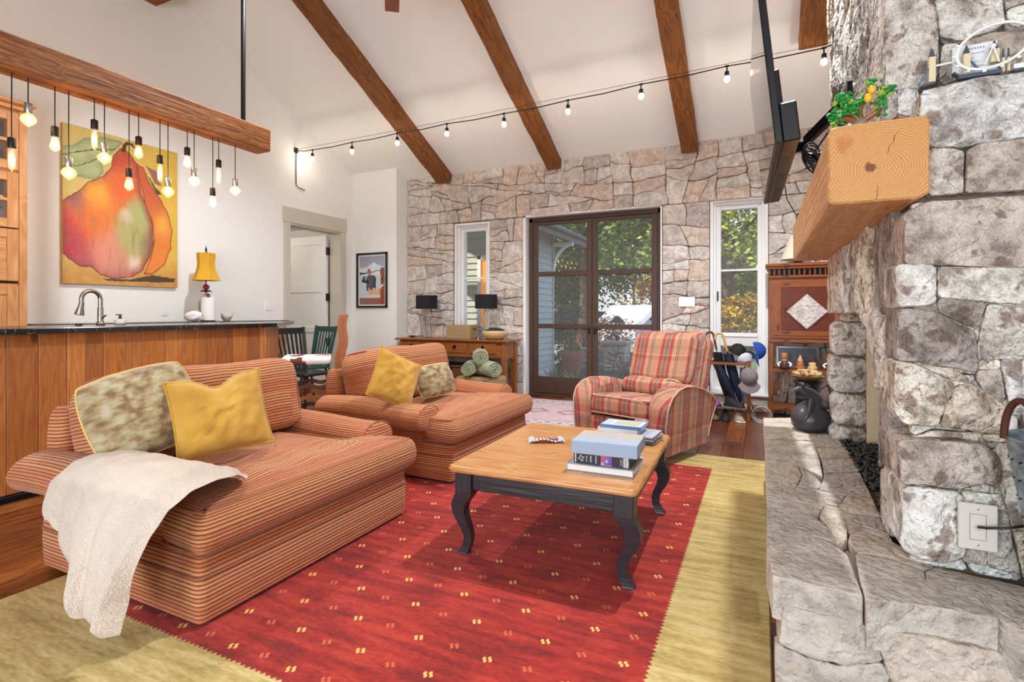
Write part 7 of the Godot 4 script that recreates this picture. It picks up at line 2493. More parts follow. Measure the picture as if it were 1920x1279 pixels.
func slat_chair(called: String, label: String, m: Material, at: Vector3, turn: float) -> void:
	# plain kitchen chair with upright slats; faces its own +z
	var o := thing(called, label, "chair", at, turn)
	part(o, "seat", g().soft(rounded(-0.22, -0.2, 0.22, 0.22, 0.04), 0.44, 0.475, 0.008, 0.0), m)
	for sx in [-1.0, 1.0]:
		part(o, "leg", g().cyl(Vector3(sx * 0.19, 0.44, 0.18), Vector3(sx * 0.21, 0, 0.21), 0.018, 0.014), m)
		part(o, "leg", g().cyl(Vector3(sx * 0.18, 0.44, -0.17), Vector3(sx * 0.20, 0, -0.24), 0.018, 0.014), m)
		part(o, "back_post", g().beam(Vector3(sx * 0.19, 0.46, -0.19), Vector3(sx * 0.235, 1.0, -0.30), 0.036, 0.03), m)
		part(o, "stretcher", g().cyl(Vector3(sx * 0.2, 0.2, 0.195), Vector3(sx * 0.19, 0.2, -0.21), 0.011), m)
	part(o, "top_rail", g().beam(Vector3(-0.235, 0.955, -0.291), Vector3(0.235, 0.955, -0.291), 0.024, 0.075), m)
	for k in 6:
		var f := (k + 0.5) / 6.0 * 2 - 1
		part(o, "slat", g().beam(Vector3(f * 0.17, 0.47, -0.19), Vector3(f * 0.20, 0.95, -0.29), 0.034, 0.012), m)
	part(o, "stretcher", g().cyl(Vector3(-0.2, 0.27, 0.2), Vector3(0.2, 0.27, 0.2), 0.011), m)


func wavy(a: Vector3, b: Vector3, amp: float, waves: float, side: Vector3, w: float, h: float) -> G:
	var q := g()
	var ps := []
	for k in 33:
		var f := k / 32.0
		ps.append(a.lerp(b, f) + side * sin(f * TAU * waves) * amp)
	var d := (b - a).normalized()
	var o := d.cross(side).normalized()
	for s in [[1.0, side, o], [-1.0, side, o], [1.0, o, side], [-1.0, o, side]]:
		var ea: float = w / 2 if s[1] == o else h / 2
		var eb: float = h / 2 if s[1] == o else w / 2
		q.grid(32, 1, func(u, v):
			var p: Vector3 = ps[int(round(u * 32))]
			return [p + s[1] * s[0] * ea + s[2] * (v * 2 - 1) * eb, Vector2(u * 0.5, v * 0.04)])
	for e in [0, 32]:
		var c: Vector3 = ps[e]
		q.face([c + side * h / 2 + o * w / 2, c + side * h / 2 - o * w / 2, c - side * h / 2 - o * w / 2, c - side * h / 2 + o * w / 2], [], -d if e == 0 else d)
	return q


func make_stools() -> void:
	slat_chair("kitchen_chair", "dark green slat back kitchen chair by the white door", mat("green_lacquer", c8(28, 72, 66), 0.35), Vector3(-5.45, 0, -5.12), -12.0)
	slat_chair("kitchen_chair", "black slat back kitchen chair partly behind the bar end", mat("black_lacquer", c8(28, 27, 30), 0.35), Vector3(-4.9, 0, -4.60), 90.0)
	# bar stool of wavy sticks with a cowhide seat
	var o := thing("bar_stool", "wavy wooden bar stool with a brown and white cowhide seat", "stool", Vector3(-3.774, 0, -3.559), -46.6)
	var w: Material = M["stool_wood"]
	var d: Material = M["stool_dark"]
	var n := nbytes(631, 0.014, 128, 128, 3)
	var hide := paint(128, 128, func(x, y): return c8(110, 62, 48).lerp(c8(236, 232, 228), smoothstep(0.38, 0.44, n[y * 128 + x] / 255.0)))
	part(o, "seat", g().soft(rounded(-0.2, -0.21, 0.2, 0.21, 0.05), 0.715, 0.785, 0.022, 0.006), mat("cowhide", Color.WHITE, 0.9, 0.0, hide, 1.8))
	for sx in [-0.18, 0.18]:
		part(o, "leg", wavy(Vector3(sx * 1.1, 0, 0.22), Vector3(sx, 0.76, 0.2), 0.008, 2.5, Vector3(1, 0, 0), 0.045, 0.045), w)
		part(o, "back_post", wavy(Vector3(sx * 1.05, 0, -0.24), Vector3(sx, 1.16, -0.32), 0.012, 3.5, Vector3(0, 0, 1), 0.06, 0.08), w)
		for y in [[0.18, w], [0.30, d], [0.42, w], [0.52, d]]:
			part(o, "rung", wavy(Vector3(sx * 1.08, y[0], 0.21), Vector3(sx * 1.08, y[0], -0.25), 0.010, 2.5, Vector3(0, 1, 0), 0.026, 0.036), y[1])
	for y in [[0.24, d], [0.36, w], [0.47, d], [0.92, w], [1.06, d]]:
		part(o, "rung", wavy(Vector3(-0.19, y[0], -0.26 if y[0] < 0.7 else -0.30), Vector3(0.19, y[0], -0.26 if y[0] < 0.7 else -0.30), 0.010, 2.0, Vector3(0, 1, 0), 0.026, 0.036), y[1])


func make_openings() -> void:
	# brown glazed double door in the stone wall
	var dm := bump(mat("bronze_wood", c8(74, 52, 40), 0.5), M["grain"], 0.15)
	var fr := g()
	var x0 := -3.02
	var x1 := -1.165
	var zf := -6.97
	fr.span(Vector3(x0, 0, zf - 0.05), Vector3(x0 + 0.05, 2.53, zf + 0.03), 0.004)
	fr.span(Vector3(x1 - 0.05, 0, zf - 0.05), Vector3(x1, 2.53, zf + 0.03), 0.004)
	fr.span(Vector3(x0, 2.47, zf - 0.05), Vector3(x1, 2.53, zf + 0.03), 0.004)
	fr.span(Vector3(x0, 0, zf - 0.06), Vector3(x1, 0.025, zf + 0.06), 0.004)
	var d := struct("door_1", "brown wooden glazed double door with six panes", fr, dm)
	var xm := -2.09
	for leaf in 2:
		var a: float = x0 + 0.052 if leaf == 0 else xm + 0.002
		var b: float = xm - 0.002 if leaf == 0 else x1 - 0.052
		var q := g()
		q.span(Vector3(a, 0.03, zf - 0.02), Vector3(a + 0.075, 2.468, zf + 0.022), 0.004)
		q.span(Vector3(b - 0.075, 0.03, zf - 0.02), Vector3(b, 2.468, zf + 0.022), 0.004)
		for r in [[0.03, 0.27], [0.955, 1.02], [1.695, 1.76], [2.42, 2.468]]:
			q.span(Vector3(a + 0.075, r[0], zf - 0.02), Vector3(b - 0.075, r[1], zf + 0.02), 0.004)
		var lf := part(d, "door_leaf", q, dm)
		for r in [[0.27, 0.955], [1.02, 1.695], [1.76, 2.42]]:
			part(lf, "pane", g().span(Vector3(a + 0.07, r[0] - 0.005, zf - 0.002), Vector3(b - 0.07, r[1] + 0.005, zf + 0.002), 0.0), M["glass"])
		var hx: float = b - 0.037 if leaf == 0 else a + 0.037
		part(lf, "handle", g().box(Vector3(hx, 0.93, zf + 0.026), Vector3(0.03, 0.1, 0.01), 0.003).cyl(Vector3(hx, 0.95, zf + 0.03), Vector3(hx, 0.95, zf + 0.06), 0.008).cyl(Vector3(hx, 0.95, zf + 0.055), Vector3(hx + (0.1 if leaf else -0.1), 0.95, zf + 0.055), 0.007), M["iron"])
	# pale linings of the openings
	var tr := g()
	for r in [[-3.076, -1.141, 0.0, 2.556, 0.045]]:
		tr.span(Vector3(r[0], r[2], -7.12), Vector3(r[0] + r[4], r[3], STONE_Z - 0.004), 0.003)
		tr.span(Vector3(r[1] - 0.02, r[2], -7.12), Vector3(r[1], r[3], STONE_Z - 0.004), 0.003)
		tr.span(Vector3(r[0], r[3] - 0.025, -7.12), Vector3(r[1], r[3], STONE_Z - 0.004), 0.003)
	struct("trim_1", "pale lining boards of the glazed door opening", tr, M["white_paint"])
	for wn in [[-4.23, -3.62, 0.55, 2.53, "window_1", "narrow white framed window behind the console"], [-0.57, 0.07, 0.21, 2.556, "window_2", "tall white casement window beside the glazed doors"]]:
		var q := g()
		var a: float = wn[0]
		var b: float = wn[1]
		var y0: float = wn[2]
		var y1: float = wn[3]
		var i := 0
		for s in [[0.0, -6.86, 0.035], [0.035, -6.91, 0.03], [0.065, -6.95, 0.05]]:
			var o: float = s[0]
			var w: float = s[2]
			var zz: float = s[1]
			q.span(Vector3(a + o, y0 + o, -7.05), Vector3(a + o + w, y1 - o, zz), 0.003)
			q.span(Vector3(b - o - w, y0 + o, -7.05), Vector3(b - o, y1 - o, zz), 0.003)
			q.span(Vector3(a + o + w, y1 - o - w, -7.05), Vector3(b - o - w, y1 - o, zz), 0.003)
			q.span(Vector3(a + o + w, y0 + o, -7.05), Vector3(b - o - w, y0 + o + w, zz), 0.003)
		var n := struct(wn[4], wn[5], q, M["white_paint"])
		var ga := a + 0.11
		var gb := b - 0.11
		if wn[4] == "window_1":
			part(n, "pane", g().span(Vector3(ga, y0 + 0.11, -6.993), Vector3(gb, y1 - 0.11, -6.988), 0.0), M["glass"])
			part(n, "glazing_bar", g().span(Vector3(ga, 1.685, -7.0), Vector3(gb, 1.71, -6.97), 0.003), M["white_paint"])
		else:
			part(n, "transom", g().span(Vector3(ga, 0.77, -7.04), Vector3(gb, 0.93, -6.93), 0.006).span(Vector3(ga, 0.885, -7.0), Vector3(gb, 0.90, -6.915), 0.003), M["white_paint"])
			part(n, "pane", g().span(Vector3(ga, 0.92, -6.993), Vector3(gb, y1 - 0.10, -6.988), 0.0), M["glass"])
			part(n, "glazing_bar", g().span(Vector3(ga, 1.685, -7.0), Vector3(gb, 1.71, -6.975), 0.003), M["white_paint"])
			var rg := mat("rippled_glass", Color(1, 1, 1, 0.08), 0.12)
			rg.transparency = BaseMaterial3D.TRANSPARENCY_ALPHA
			rg.uv1_triplanar = true
			rg.uv1_scale = Vector3.ONE * 4.0
			bump(rg, M["relief"], 4.0)
			part(n, "lower_pane", g().span(Vector3(ga, y0 + 0.10, -6.993), Vector3(gb, 0.78, -6.988), 0.0), rg)
			part(n, "latch", g().span(Vector3(ga - 0.035, 1.32, -6.95), Vector3(ga - 0.02, 1.44, -6.93), 0.004), M["black_metal"])
			part(n, "sill", g().span(Vector3(a - 0.01, 0.185, -7.05), Vector3(b + 0.01, 0.215, -6.80), 0.008), M["white_paint"])
	# white door in the painting wall, standing open, and the passage behind
	var c := g()
	c.span(Vector3(ROOM_L, 0, -5.318), Vector3(ROOM_L + 0.022, 2.44, -5.205), 0.003)
	c.span(Vector3(ROOM_L, 0, -6.405), Vector3(ROOM_L + 0.022, 2.44, -6.29), 0.003)
	c.span(Vector3(ROOM_L, 2.44, -6.415), Vector3(ROOM_L + 0.028, 2.655, -5.195), 0.003)
	c.span(Vector3(ROOM_L - 0.2, 0, -5.325), Vector3(ROOM_L + 0.01, 2.44, -5.302), 0.0)
	c.span(Vector3(ROOM_L - 0.2, 0, -6.308), Vector3(ROOM_L + 0.01, 2.44, -6.285), 0.0)
	c.span(Vector3(ROOM_L - 0.2, 2.415, -6.30), Vector3(ROOM_L + 0.01, 2.44, -5.31), 0.0)
	struct("trim_2", "greige casing round the white passage door", c, M["trim_paint"])
	var lf := g()
	var lx0 := -7.12
	var lx1 := -6.215
	lf.span(Vector3(lx0, 0.012, -6.285), Vector3(lx1, 2.40, -6.25), 0.002)
	var dn := struct("door_2", "white panelled passage door standing open", lf, M["white_paint"])
	for s in [[lx0, lx0 + 0.11, 0.012, 2.4], [lx1 - 0.11, lx1, 0.012, 2.4]]:
		part(dn, "stile", g().span(Vector3(s[0], s[2], -6.25), Vector3(s[1], s[3], -6.236), 0.002), M["white_paint"])
	for r in [[2.26, 2.40], [1.50, 1.64], [0.86, 0.95], [0.012, 0.2]]:
		part(dn, "rail", g().span(Vector3(lx0 + 0.11, r[0], -6.25), Vector3(lx1 - 0.11, r[1], -6.236), 0.002), M["white_paint"])
	for y in [2.15, 1.42, 0.72]:
		part(dn, "hinge", g().span(Vector3(-6.222, y - 0.06, -6.284), Vector3(-6.18, y + 0.06, -6.235), 0.003), M["iron"])
	var hall := g()
	hall.span(Vector3(-8.1, 0, -6.75), Vector3(-6.18, 2.6, -6.65), 0.0)
	hall.span(Vector3(-8.2, 0, -6.75), Vector3(-8.1, 2.6, -4.2), 0.0)
	hall.span(Vector3(-8.1, 0, -4.3), Vector3(-6.18, 2.6, -4.2), 0.0)
	hall.span(Vector3(-8.2, 2.6, -6.75), Vector3(-6.18, 2.68, -4.2), 0.0)
	struct("wall_passage", "white walls of the passage behind the open door", hall, M["plaster"])
	struct("floor_passage", "brown board floor of the passage", g().span(Vector3(-8.2, -0.1, -6.75), Vector3(-6.18, 0.0, -4.2), 0.0), M["floor_wood_0"])
	var pl := thing("passage_lamp", "round white ceiling lamp in the passage", "lamp", Vector3(-7.2, 2.6, -5.4))
	part(pl, "globe", g().lathe([Vector2(0, -0.09), Vector2(0.08, -0.075), Vector2(0.12, -0.02), Vector2(0.12, 0.0), Vector2(0, 0.0)], 20), M["lamp_face"])
	lamp("passage_lamp", Vector3(-7.2, 2.46, -5.4), c8(255, 240, 222), 0.3, 0.06)
	# baseboards
	struct("baseboard_left", "white baseboard along the painting wall", g().span(Vector3(ROOM_L, 0, -5.2), Vector3(ROOM_L + 0.015, 0.14, -4.79), 0.003), M["white_paint"])
	struct("baseboard_corner", "white baseboard of the white corner wall", g().span(Vector3(ROOM_L + 0.02, 0, -6.56), Vector3(-5.09, 0.14, -6.545), 0.003), M["white_paint"])
	# plates
	for s in [[Vector3(ROOM_L + 0.001, 1.204, -3.612), 0.075, "white power outlet on the wall below the painting"], [Vector3(ROOM_L + 0.001, 1.266, -4.965), 0.12, "white double switch plate beside the passage door"]]:
		var o := thing("switch_plate", s[2], "switch", s[0])
		part(o, "plate", g().span(Vector3(0, -0.06, -s[1] / 2), Vector3(0.006, 0.06, s[1] / 2), 0.002), M["white_gloss"])
		for k in (1 if s[1] < 0.1 else 2):
			var dz: float = 0.0 if s[1] < 0.1 else (k - 0.5) * 0.046
			part(o, "rocker", g().span(Vector3(0.005, -0.033, dz - 0.016), Vector3(0.009, 0.033, dz + 0.016), 0.001), M["white_paint"])
	var st := thing("switch_plate", "white four rocker switch plate on the stone by the tall window", "switch", Vector3(-0.837, 1.313, STONE_Z + 0.012))
	part(st, "plate", g().span(Vector3(-0.095, -0.06, 0), Vector3(0.095, 0.06, 0.012), 0.002), M["white_gloss"])
	for k in 4:
		part(st, "rocker", g().span(Vector3(-0.083 + k * 0.0435, -0.034, 0.011), Vector3(-0.05 + k * 0.0435, 0.034, 0.015), 0.001), M["white_paint"])
	solo("door_sensor", "tiny white alarm sensor in the white wall corner", "sensor", g().span(Vector3(-0.02, -0.04, 0), Vector3(0.02, 0.04, 0.03), 0.006), M["white_paint"], Vector3(-5.955, 2.216, -6.559))


func tree(called: String, label: String, at: Vector3, h: float, crown: Vector3, centre: float, leaves: int, size: float, cols: Array, seed_: int) -> void:
	var r := RandomNumberGenerator.new()
	r.seed = seed_
	var o := thing(called, label, "tree" if h > 2.2 else "shrub", at, 0, "trees beyond the glazed doors" if h > 2.2 else "shrubs outside the glazed doors")
	var bark := mat("bark_" + str(seed_), c8(86, 70, 56), 0.95)
	var tk := g()
	if h > 2.2:
		tk.tube([Vector3(0, -0.1, 0), Vector3(0.08, h * 0.3, 0.05), Vector3(-0.05, h * 0.6, 0), Vector3(0.05, h * 0.85, 0)], [h * 0.035, h * 0.025, h * 0.018, h * 0.006], 8)
		for k in 9:
			var a := r.randf() * TAU
			var y := h * r.randf_range(0.3, 0.7)
			tk.tube([Vector3(0, y, 0), Vector3(cos(a) * crown.x * 0.4, y + h * 0.12, sin(a) * crown.z * 0.4), Vector3(cos(a) * crown.x * 0.8, y + h * 0.2, sin(a) * crown.z * 0.8)], [h * 0.012, h * 0.008, h * 0.003], 6)
	else:
		for k in 8:
			var a := r.randf() * TAU
			tk.tube([Vector3(0, 0, 0), Vector3(cos(a) * crown.x * 0.7, h * 0.8, sin(a) * crown.z * 0.7)], [0.015, 0.004], 5)
	part(o, "trunk", tk, bark)
	var lm := g()
	lm.face([Vector3(-0.5, 0, 0), Vector3(0, 0.06, 0.28), Vector3(0.5, 0, 0), Vector3(0, 0.06, -0.28)], [], Vector3.UP)
	var m := StandardMaterial3D.new()
	m.resource_name = "leaves"
	m.albedo_color = Color.WHITE
	m.vertex_color_use_as_albedo = true
	m.roughness = 0.6
	m.backlight_enabled = true
	m.backlight = Color(0.5, 0.5, 0.4)
	var mm := MultiMesh.new()
	mm.transform_format = MultiMesh.TRANSFORM_3D
	mm.use_colors = true
	mm.mesh = lm.mesh(m)
	mm.instance_count = leaves
	var clumps := []
	for k in 26:
		var p := Vector3(r.randfn(), r.randfn() * 0.9, r.randfn()).limit_length(1.6) / 1.6
		clumps.append([p, r.randf()])
	for k in leaves:
		var c: Array = clumps[r.randi() % clumps.size()]
		var p: Vector3 = c[0] + Vector3(r.randfn(), r.randfn(), r.randfn()) * 0.17
		var col: Color = cols[0].lerp(cols[1], clampf(c[1] * 0.7 + r.randf() * 0.45 - 0.05, 0, 1)).srgb_to_linear()
		var s := size * r.randf_range(0.6, 1.3)
		mm.set_instance_transform(k, Transform3D(Basis.from_euler(Vector3(r.randf_range(-1.2, 1.2), r.randf() * TAU, r.randf_range(-1.2, 1.2))).scaled(Vector3.ONE * s), Vector3(p.x * crown.x, maxf(0.05, centre + p.y * crown.y), p.z * crown.z)))
		mm.set_instance_color(k, col)
	var f := MultiMeshInstance3D.new()
	f.name = "foliage"
	f.multimesh = mm
	f.set_meta("kind", "stuff")
	o.add_child(f)


func blades(called: String, label: String, at: Vector3, cnt: int, l: float, w: float, spread: float, col: Color, seed_: int) -> void:
	var r := RandomNumberGenerator.new()
	r.seed = seed_
	var o := thing(called, label, "plant", at)
	var m := mat("blade_%d" % seed_, col, 0.6)
	m.backlight_enabled = true
	m.backlight = Color(0.3, 0.3, 0.2)
	for k in cnt:
		var a := r.randf() * TAU
		var ll := l * r.randf_range(0.6, 1.1)
		var sp := spread * r.randf_range(0.3, 1.0)
		var d := Vector3(cos(a), 0, sin(a))
		var s := Vector3(-sin(a), 0, cos(a))
		var q := g()
		q.grid(1, 5, func(u, v):
			var p: Vector3 = d * (0.03 + ll * sp * v) + Vector3.UP * ll * (v * (1.0 - 0.45 * v * sp))
			return [p + s * (u - 0.5) * w * (1.0 - pow(v, 1.6)) + Vector3.UP * 0.2 * w * absf(u - 0.5), Vector2(u, v)])
		part(o, "leaf", q, m)


func make_outside() -> void:
	# ground: paving, gravel bed, lawn
	var n := nbytes(701, 0.04, 256, 256, 4)
	var pt := paint(256, 256, func(x, y):
		var edge: bool = posmod(x + (32 if posmod(int(y / 32), 2) == 0 else 0), 64) < 2 or posmod(y, 32) < 2
		return c8(128, 128, 128).lerp(c8(164, 162, 160), n[y * 256 + x] / 255.0) * (0.82 if edge else 1.0))
	var pm := mat("paving", Color.WHITE, 0.85, 0.0, pt, 0.8)
	pm.uv1_triplanar = true
	struct("ground_paving", "grey paved drive outside the doors", g().span(Vector3(-26, -0.2, -60), Vector3(16, -0.05, -7.16), 0.0), pm)
	var gm := bump(mat("bed_gravel", c8(64, 66, 70), 0.9), M["relief"], 2.0)
	gm.uv1_scale = Vector3.ONE * 3.0
	struct("ground_bed", "dark gravel planting bed outside the doors", g().span(Vector3(-4.4, -0.049, -11.6), Vector3(-1.9, -0.03, -7.6), 0.0), gm)
	struct("ground_step", "pale concrete step outside the doors", g().span(Vector3(-1.95, -0.05, -10.6), Vector3(-1.0, -0.02, -7.2), 0.01), mat("concrete", c8(176, 174, 168), 0.9))
	var lt := paint(128, 128, func(x, y): return c8(70, 98, 36).lerp(c8(126, 148, 62), n[y * 256 + x] / 255.0))
	var lm := mat("lawn", Color.WHITE, 0.95, 0.0, lt, 1.0)
	lm.uv1_triplanar = true
	for s in [[-3.9, 1.8, -33.0, -20.5, "short green lawn strip beyond the drive"], [-0.5, 3.0, -19.0, -12.5, "short green lawn outside the tall window"]]:
		var la := struct("ground_lawn", s[4], g().span(Vector3(s[0], -0.051, s[2]), Vector3(s[1], -0.03, s[3]), 0.0), lm)
	# side wing with lap siding, lit window, roof and bracket
	var wing := thing("side_wing", "pale green lap sided house wing outside the doors", "house")
	var sm := mat("siding", c8(176, 186, 178), 0.7)
	part(wing, "wall", g().span(Vector3(-7.5, -0.05, -9.42), Vector3(-3.63, 2.9, -8.32), 0.0), sm)
	for k in 26:
		var y := -0.05 + k * 0.112
		var q := g()
		q.T = Transform3D(Basis.IDENTITY, Vector3.ZERO)
		q.face([Vector3(-3.605, y, -8.29), Vector3(-3.605, y, -9.44), Vector3(-3.625, y + 0.114, -9.44), Vector3(-3.625, y + 0.114, -8.29)], [], Vector3.RIGHT)
		q.face([Vector3(-3.605, y, -8.29), Vector3(-3.605, y, -9.44), Vector3(-3.63, y, -9.44), Vector3(-3.63, y, -8.29)], [], Vector3.DOWN)
		q.face([Vector3(-3.605, y, -8.295), Vector3(-7.5, y, -8.295), Vector3(-7.5, y + 0.114, -8.315), Vector3(-3.605, y + 0.114, -8.315)], [], Vector3.BACK)
		q.face([Vector3(-3.605, y, -8.295), Vector3(-7.5, y, -8.295), Vector3(-7.5, y, -8.32), Vector3(-3.605, y, -8.32)], [], Vector3.DOWN)
		part(wing, "siding_board", q, sm)
	part(wing, "corner_board", g().span(Vector3(-3.64, -0.05, -8.33), Vector3(-3.595, 2.9, -8.285), 0.003).span(Vector3(-3.64, -0.05, -9.46), Vector3(-3.595, 2.9, -9.40), 0.003), sm)
	var wf := part(wing, "window", g().span(Vector3(-4.62, 0.9, -8.31), Vector3(-4.55, 2.2, -8.27), 0.003).span(Vector3(-4.15, 0.9, -8.31), Vector3(-4.08, 2.2, -8.27), 0.003).span(Vector3(-4.62, 2.13, -8.31), Vector3(-4.08, 2.2, -8.27), 0.003).span(Vector3(-4.62, 0.86, -8.31), Vector3(-4.08, 0.93, -8.27), 0.003), M["white_paint"])
	var lw := mat("lit_window", c8(190, 130, 60), 0.3)
	lw.emission_enabled = true
	lw.emission = c8(230, 150, 60)
	lw.emission_energy_multiplier = 0.6
	part(wf, "lit_pane", g().span(Vector3(-4.56, 0.92, -8.296), Vector3(-4.14, 2.14, -8.292), 0.0), lw)
	part(wing, "roof", g().beam(Vector3(-8.4, 5.23, -9.0), Vector3(-3.12, 2.62, -9.0), 4.2, 0.05, 0.0), mat("metal_roof", c8(112, 128, 146), 0.35, 0.5))
	part(wing, "fascia", g().span(Vector3(-3.24, 2.50, -11.0), Vector3(-3.19, 2.62, -7.4), 0.004), mat("eave_paint", c8(120, 112, 104), 0.7))
	part(wing, "soffit", g().beam(Vector3(-8.3, 5.12, -9.0), Vector3(-3.2, 2.58, -9.0), 4.1, 0.02, 0.0), mat("soffit_wood", c8(108, 84, 66), 0.8))
	for k in 9:
		var z := -7.6 - k * 0.4
		part(wing, "rafter_tail", g().beam(Vector3(-3.6, 2.72, z), Vector3(-3.21, 2.52, z), 0.05, 0.09), M["eave_paint"])
	var bk := []
	for k in 11:
		var a := PI / 2 * k / 10.0
		bk.append(Vector3(-3.60 + 0.40 * (1.0 - cos(a)), 1.95 + 0.52 * sin(a), -9.42))
	part(wing, "bracket", g().tube(bk, 0.035, 6), M["white_paint"])
	part(wing, "bracket_arm", g().beam(Vector3(-3.6, 2.47, -9.42), Vector3(-3.2, 2.47, -9.42), 0.07, 0.07), M["white_paint"])
	# stone pier with lantern
	var pp := thing("stone_pier", "short stone pier with flat cap outside the doors", "pier", Vector3(-2.76, -0.05, -11.0))
	part(pp, "core", g().span(Vector3(-0.20, 0, -0.20), Vector3(0.20, 0.55, 0.20), 0.0), M["mortar"])
	for s in 4:
		var pl := Transform3D(Basis(Vector3.UP, s * PI / 2), Vector3.ZERO) * Transform3D(Basis.IDENTITY, Vector3(0, 0, 0.225))
		lay_stones(pp, box_rect(-0.235, 0, 0.235, 0.55), Vector2(0.2, 0.14), pl, hearth_stone, 0.004, 0.04, 0.012, 0.01)
	part(pp, "cap", g().span(Vector3(-0.29, 0.55, -0.29), Vector3(0.29, 0.63, 0.29), 0.012), hearth_stone[3])
	var lw2 := thing("low_stone_wall", "low stone wall running from the stone pier", "wall", Vector3(-3.35, -0.05, -11.1))
	part(lw2, "core", g().span(Vector3(-0.6, 0, -0.1), Vector3(0.36, 0.45, 0.10), 0.0), M["mortar"])
	lay_stones(lw2, box_rect(-0.6, 0, 0.36, 0.48), Vector2(0.22, 0.15), Transform3D(Basis.IDENTITY, Vector3(0, 0, 0.13)), hearth_stone, 0.004, 0.04, 0.012, 0.01)
	var ln := thing("garden_lantern", "black glass lantern standing on the stone pier", "lantern", Vector3(-2.76, 0.58, -11.0))
	part(ln, "post", g().cyl(Vector3.ZERO, Vector3(0, 0.12, 0), 0.04, 0.03), M["black_metal"])
	part(ln, "cage", g().lathe([Vector2(0.07, 0.12), Vector2(0.15, 0.38), Vector2(0.148, 0.38), Vector2(0.068, 0.12)], 6), M["glass"])
	for k in 6:
		var a := TAU * k / 6.0
		part(ln, "bar", g().cyl(Vector3(cos(a) * 0.07, 0.12, sin(a) * 0.07), Vector3(cos(a) * 0.15, 0.38, sin(a) * 0.15), 0.008), M["black_metal"])
	part(ln, "roof", g().lathe([Vector2(0.17, 0.38), Vector2(0.06, 0.50), Vector2(0.0, 0.54), Vector2(0, 0.38)], 6), M["black_metal"])
	# terracotta pot and plants
	var po := thing("terracotta_pot", "large terracotta pot of grass outside the doors", "pot", Vector3(-3.34, -0.03, -9.75))
	part(po, "pot", g().lathe([Vector2(0, 0), Vector2(0.16, 0), Vector2(0.21, 0.34), Vector2(0.245, 0.345), Vector2(0.25, 0.46), Vector2(0.225, 0.46), Vector2(0.21, 0.40), Vector2(0, 0.39)], 28), mat("terracotta", c8(150, 94, 70), 0.85))
	part(po, "soil", g().cyl(Vector3(0, 0.38, 0), Vector3(0, 0.41, 0), 0.21), mat("soil", c8(50, 40, 32), 0.95))
	blades("pot_grass", "tufted grass growing in the terracotta pot", Vector3(-3.34, 0.37, -9.75), 46, 0.42, 0.012, 0.8, c8(110, 116, 62), 11)
	blades("agave_plant", "grey green agave outside the doors beside the siding", Vector3(-3.23, -0.03, -8.45), 16, 0.36, 0.045, 0.8, c8(104, 132, 110), 12)
	blades("agave_plant", "bright green agave before the terracotta pot", Vector3(-2.92, -0.03, -8.55), 20, 0.34, 0.04, 0.9, c8(112, 142, 80), 13)
	blades("strap_plant", "green strap leaved plant beside the stone pier", Vector3(-2.40, -0.03, -10.9), 24, 0.5, 0.03, 0.7, c8(70, 100, 52), 14)
	tree("conifer_shrub", "dark green feathery shrub against the siding", Vector3(-3.55, -0.05, -10.1), 1.5, Vector3(0.35, 0.75, 0.35), 0.65, 2600, 0.07, [c8(34, 58, 22), c8(86, 112, 42)], 21)
	tree("low_shrub", "small grey green shrub on the step edge", Vector3(-2.02, -0.05, -8.6), 0.5, Vector3(0.22, 0.18, 0.22), 0.15, 260, 0.06, [c8(58, 80, 46), c8(112, 128, 84)], 22)
	tree("rust_grass", "rust coloured ornamental bush behind the terracotta pot", Vector3(-3.75, -0.05, -13.2), 1.4, Vector3(0.8, 0.55, 0.5), 0.5, 2200, 0.08, [c8(110, 60, 30), c8(176, 110, 58)], 23)
	tree("yellow_shrub", "bright yellow autumn shrub beyond the drive", Vector3(-4.55, -0.05, -19.4), 1.8, Vector3(0.55, 0.7, 0.5), 0.9, 1500, 0.13, [c8(170, 130, 20), c8(228, 190, 50)], 24)
	tree("red_shrub", "dull red low shrub beside the yellow one", Vector3(-3.7, -0.05, -19.0), 1.0, Vector3(0.8, 0.4, 0.5), 0.3, 1300, 0.12, [c8(90, 40, 30), c8(140, 74, 50)], 25)
	# trees
	var gd := [c8(44, 70, 26), c8(122, 150, 62)]
	var gl := [c8(70, 96, 30), c8(160, 172, 60)]
	tree("garden_tree", "tall green tree behind the house wing roof", Vector3(-9.6, -0.05, -20.5), 8.0, Vector3(3.4, 3.2, 2.6), 4.2, 9000, 0.24, gd, 31)
	tree("garden_tree", "broad green tree over the glazed door's middle", Vector3(-5.6, -0.05, -17.6), 7.0, Vector3(2.5, 1.9, 2.2), 5.0, 9000, 0.20, gd, 32)
	tree("garden_tree", "dark oak at the drive behind the white house", Vector3(-4.2, -0.05, -24.5), 8.5, Vector3(2.2, 3.2, 2.4), 4.6, 7000, 0.24, gd, 33)
	tree("garden_tree", "loose green tree behind the dark fence", Vector3(-9.4, -0.05, -25.5), 7.5, Vector3(2.6, 3.0, 2.4), 3.2, 6000, 0.26, gd, 34)
	tree("garden_tree", "yellow autumn tree beside the white house", Vector3(-3.5, -0.05, -21.5), 4.2, Vector3(0.9, 1.2, 0.9), 2.1, 2600, 0.16, [c8(168, 116, 16), c8(226, 178, 44)], 35)
	tree("garden_tree", "bright yellow green tree filling the tall window", Vector3(-0.95, -0.05, -16.4), 7.0, Vector3(2.0, 2.2, 1.4), 3.9, 9500, 0.17, gl, 36)
	tree("garden_tree", "tall bright green tree behind the lawn", Vector3(1.2, -0.05, -20.5), 8.0, Vector3(2.6, 3.0, 1.6), 3.9, 7000, 0.22, gl, 37)
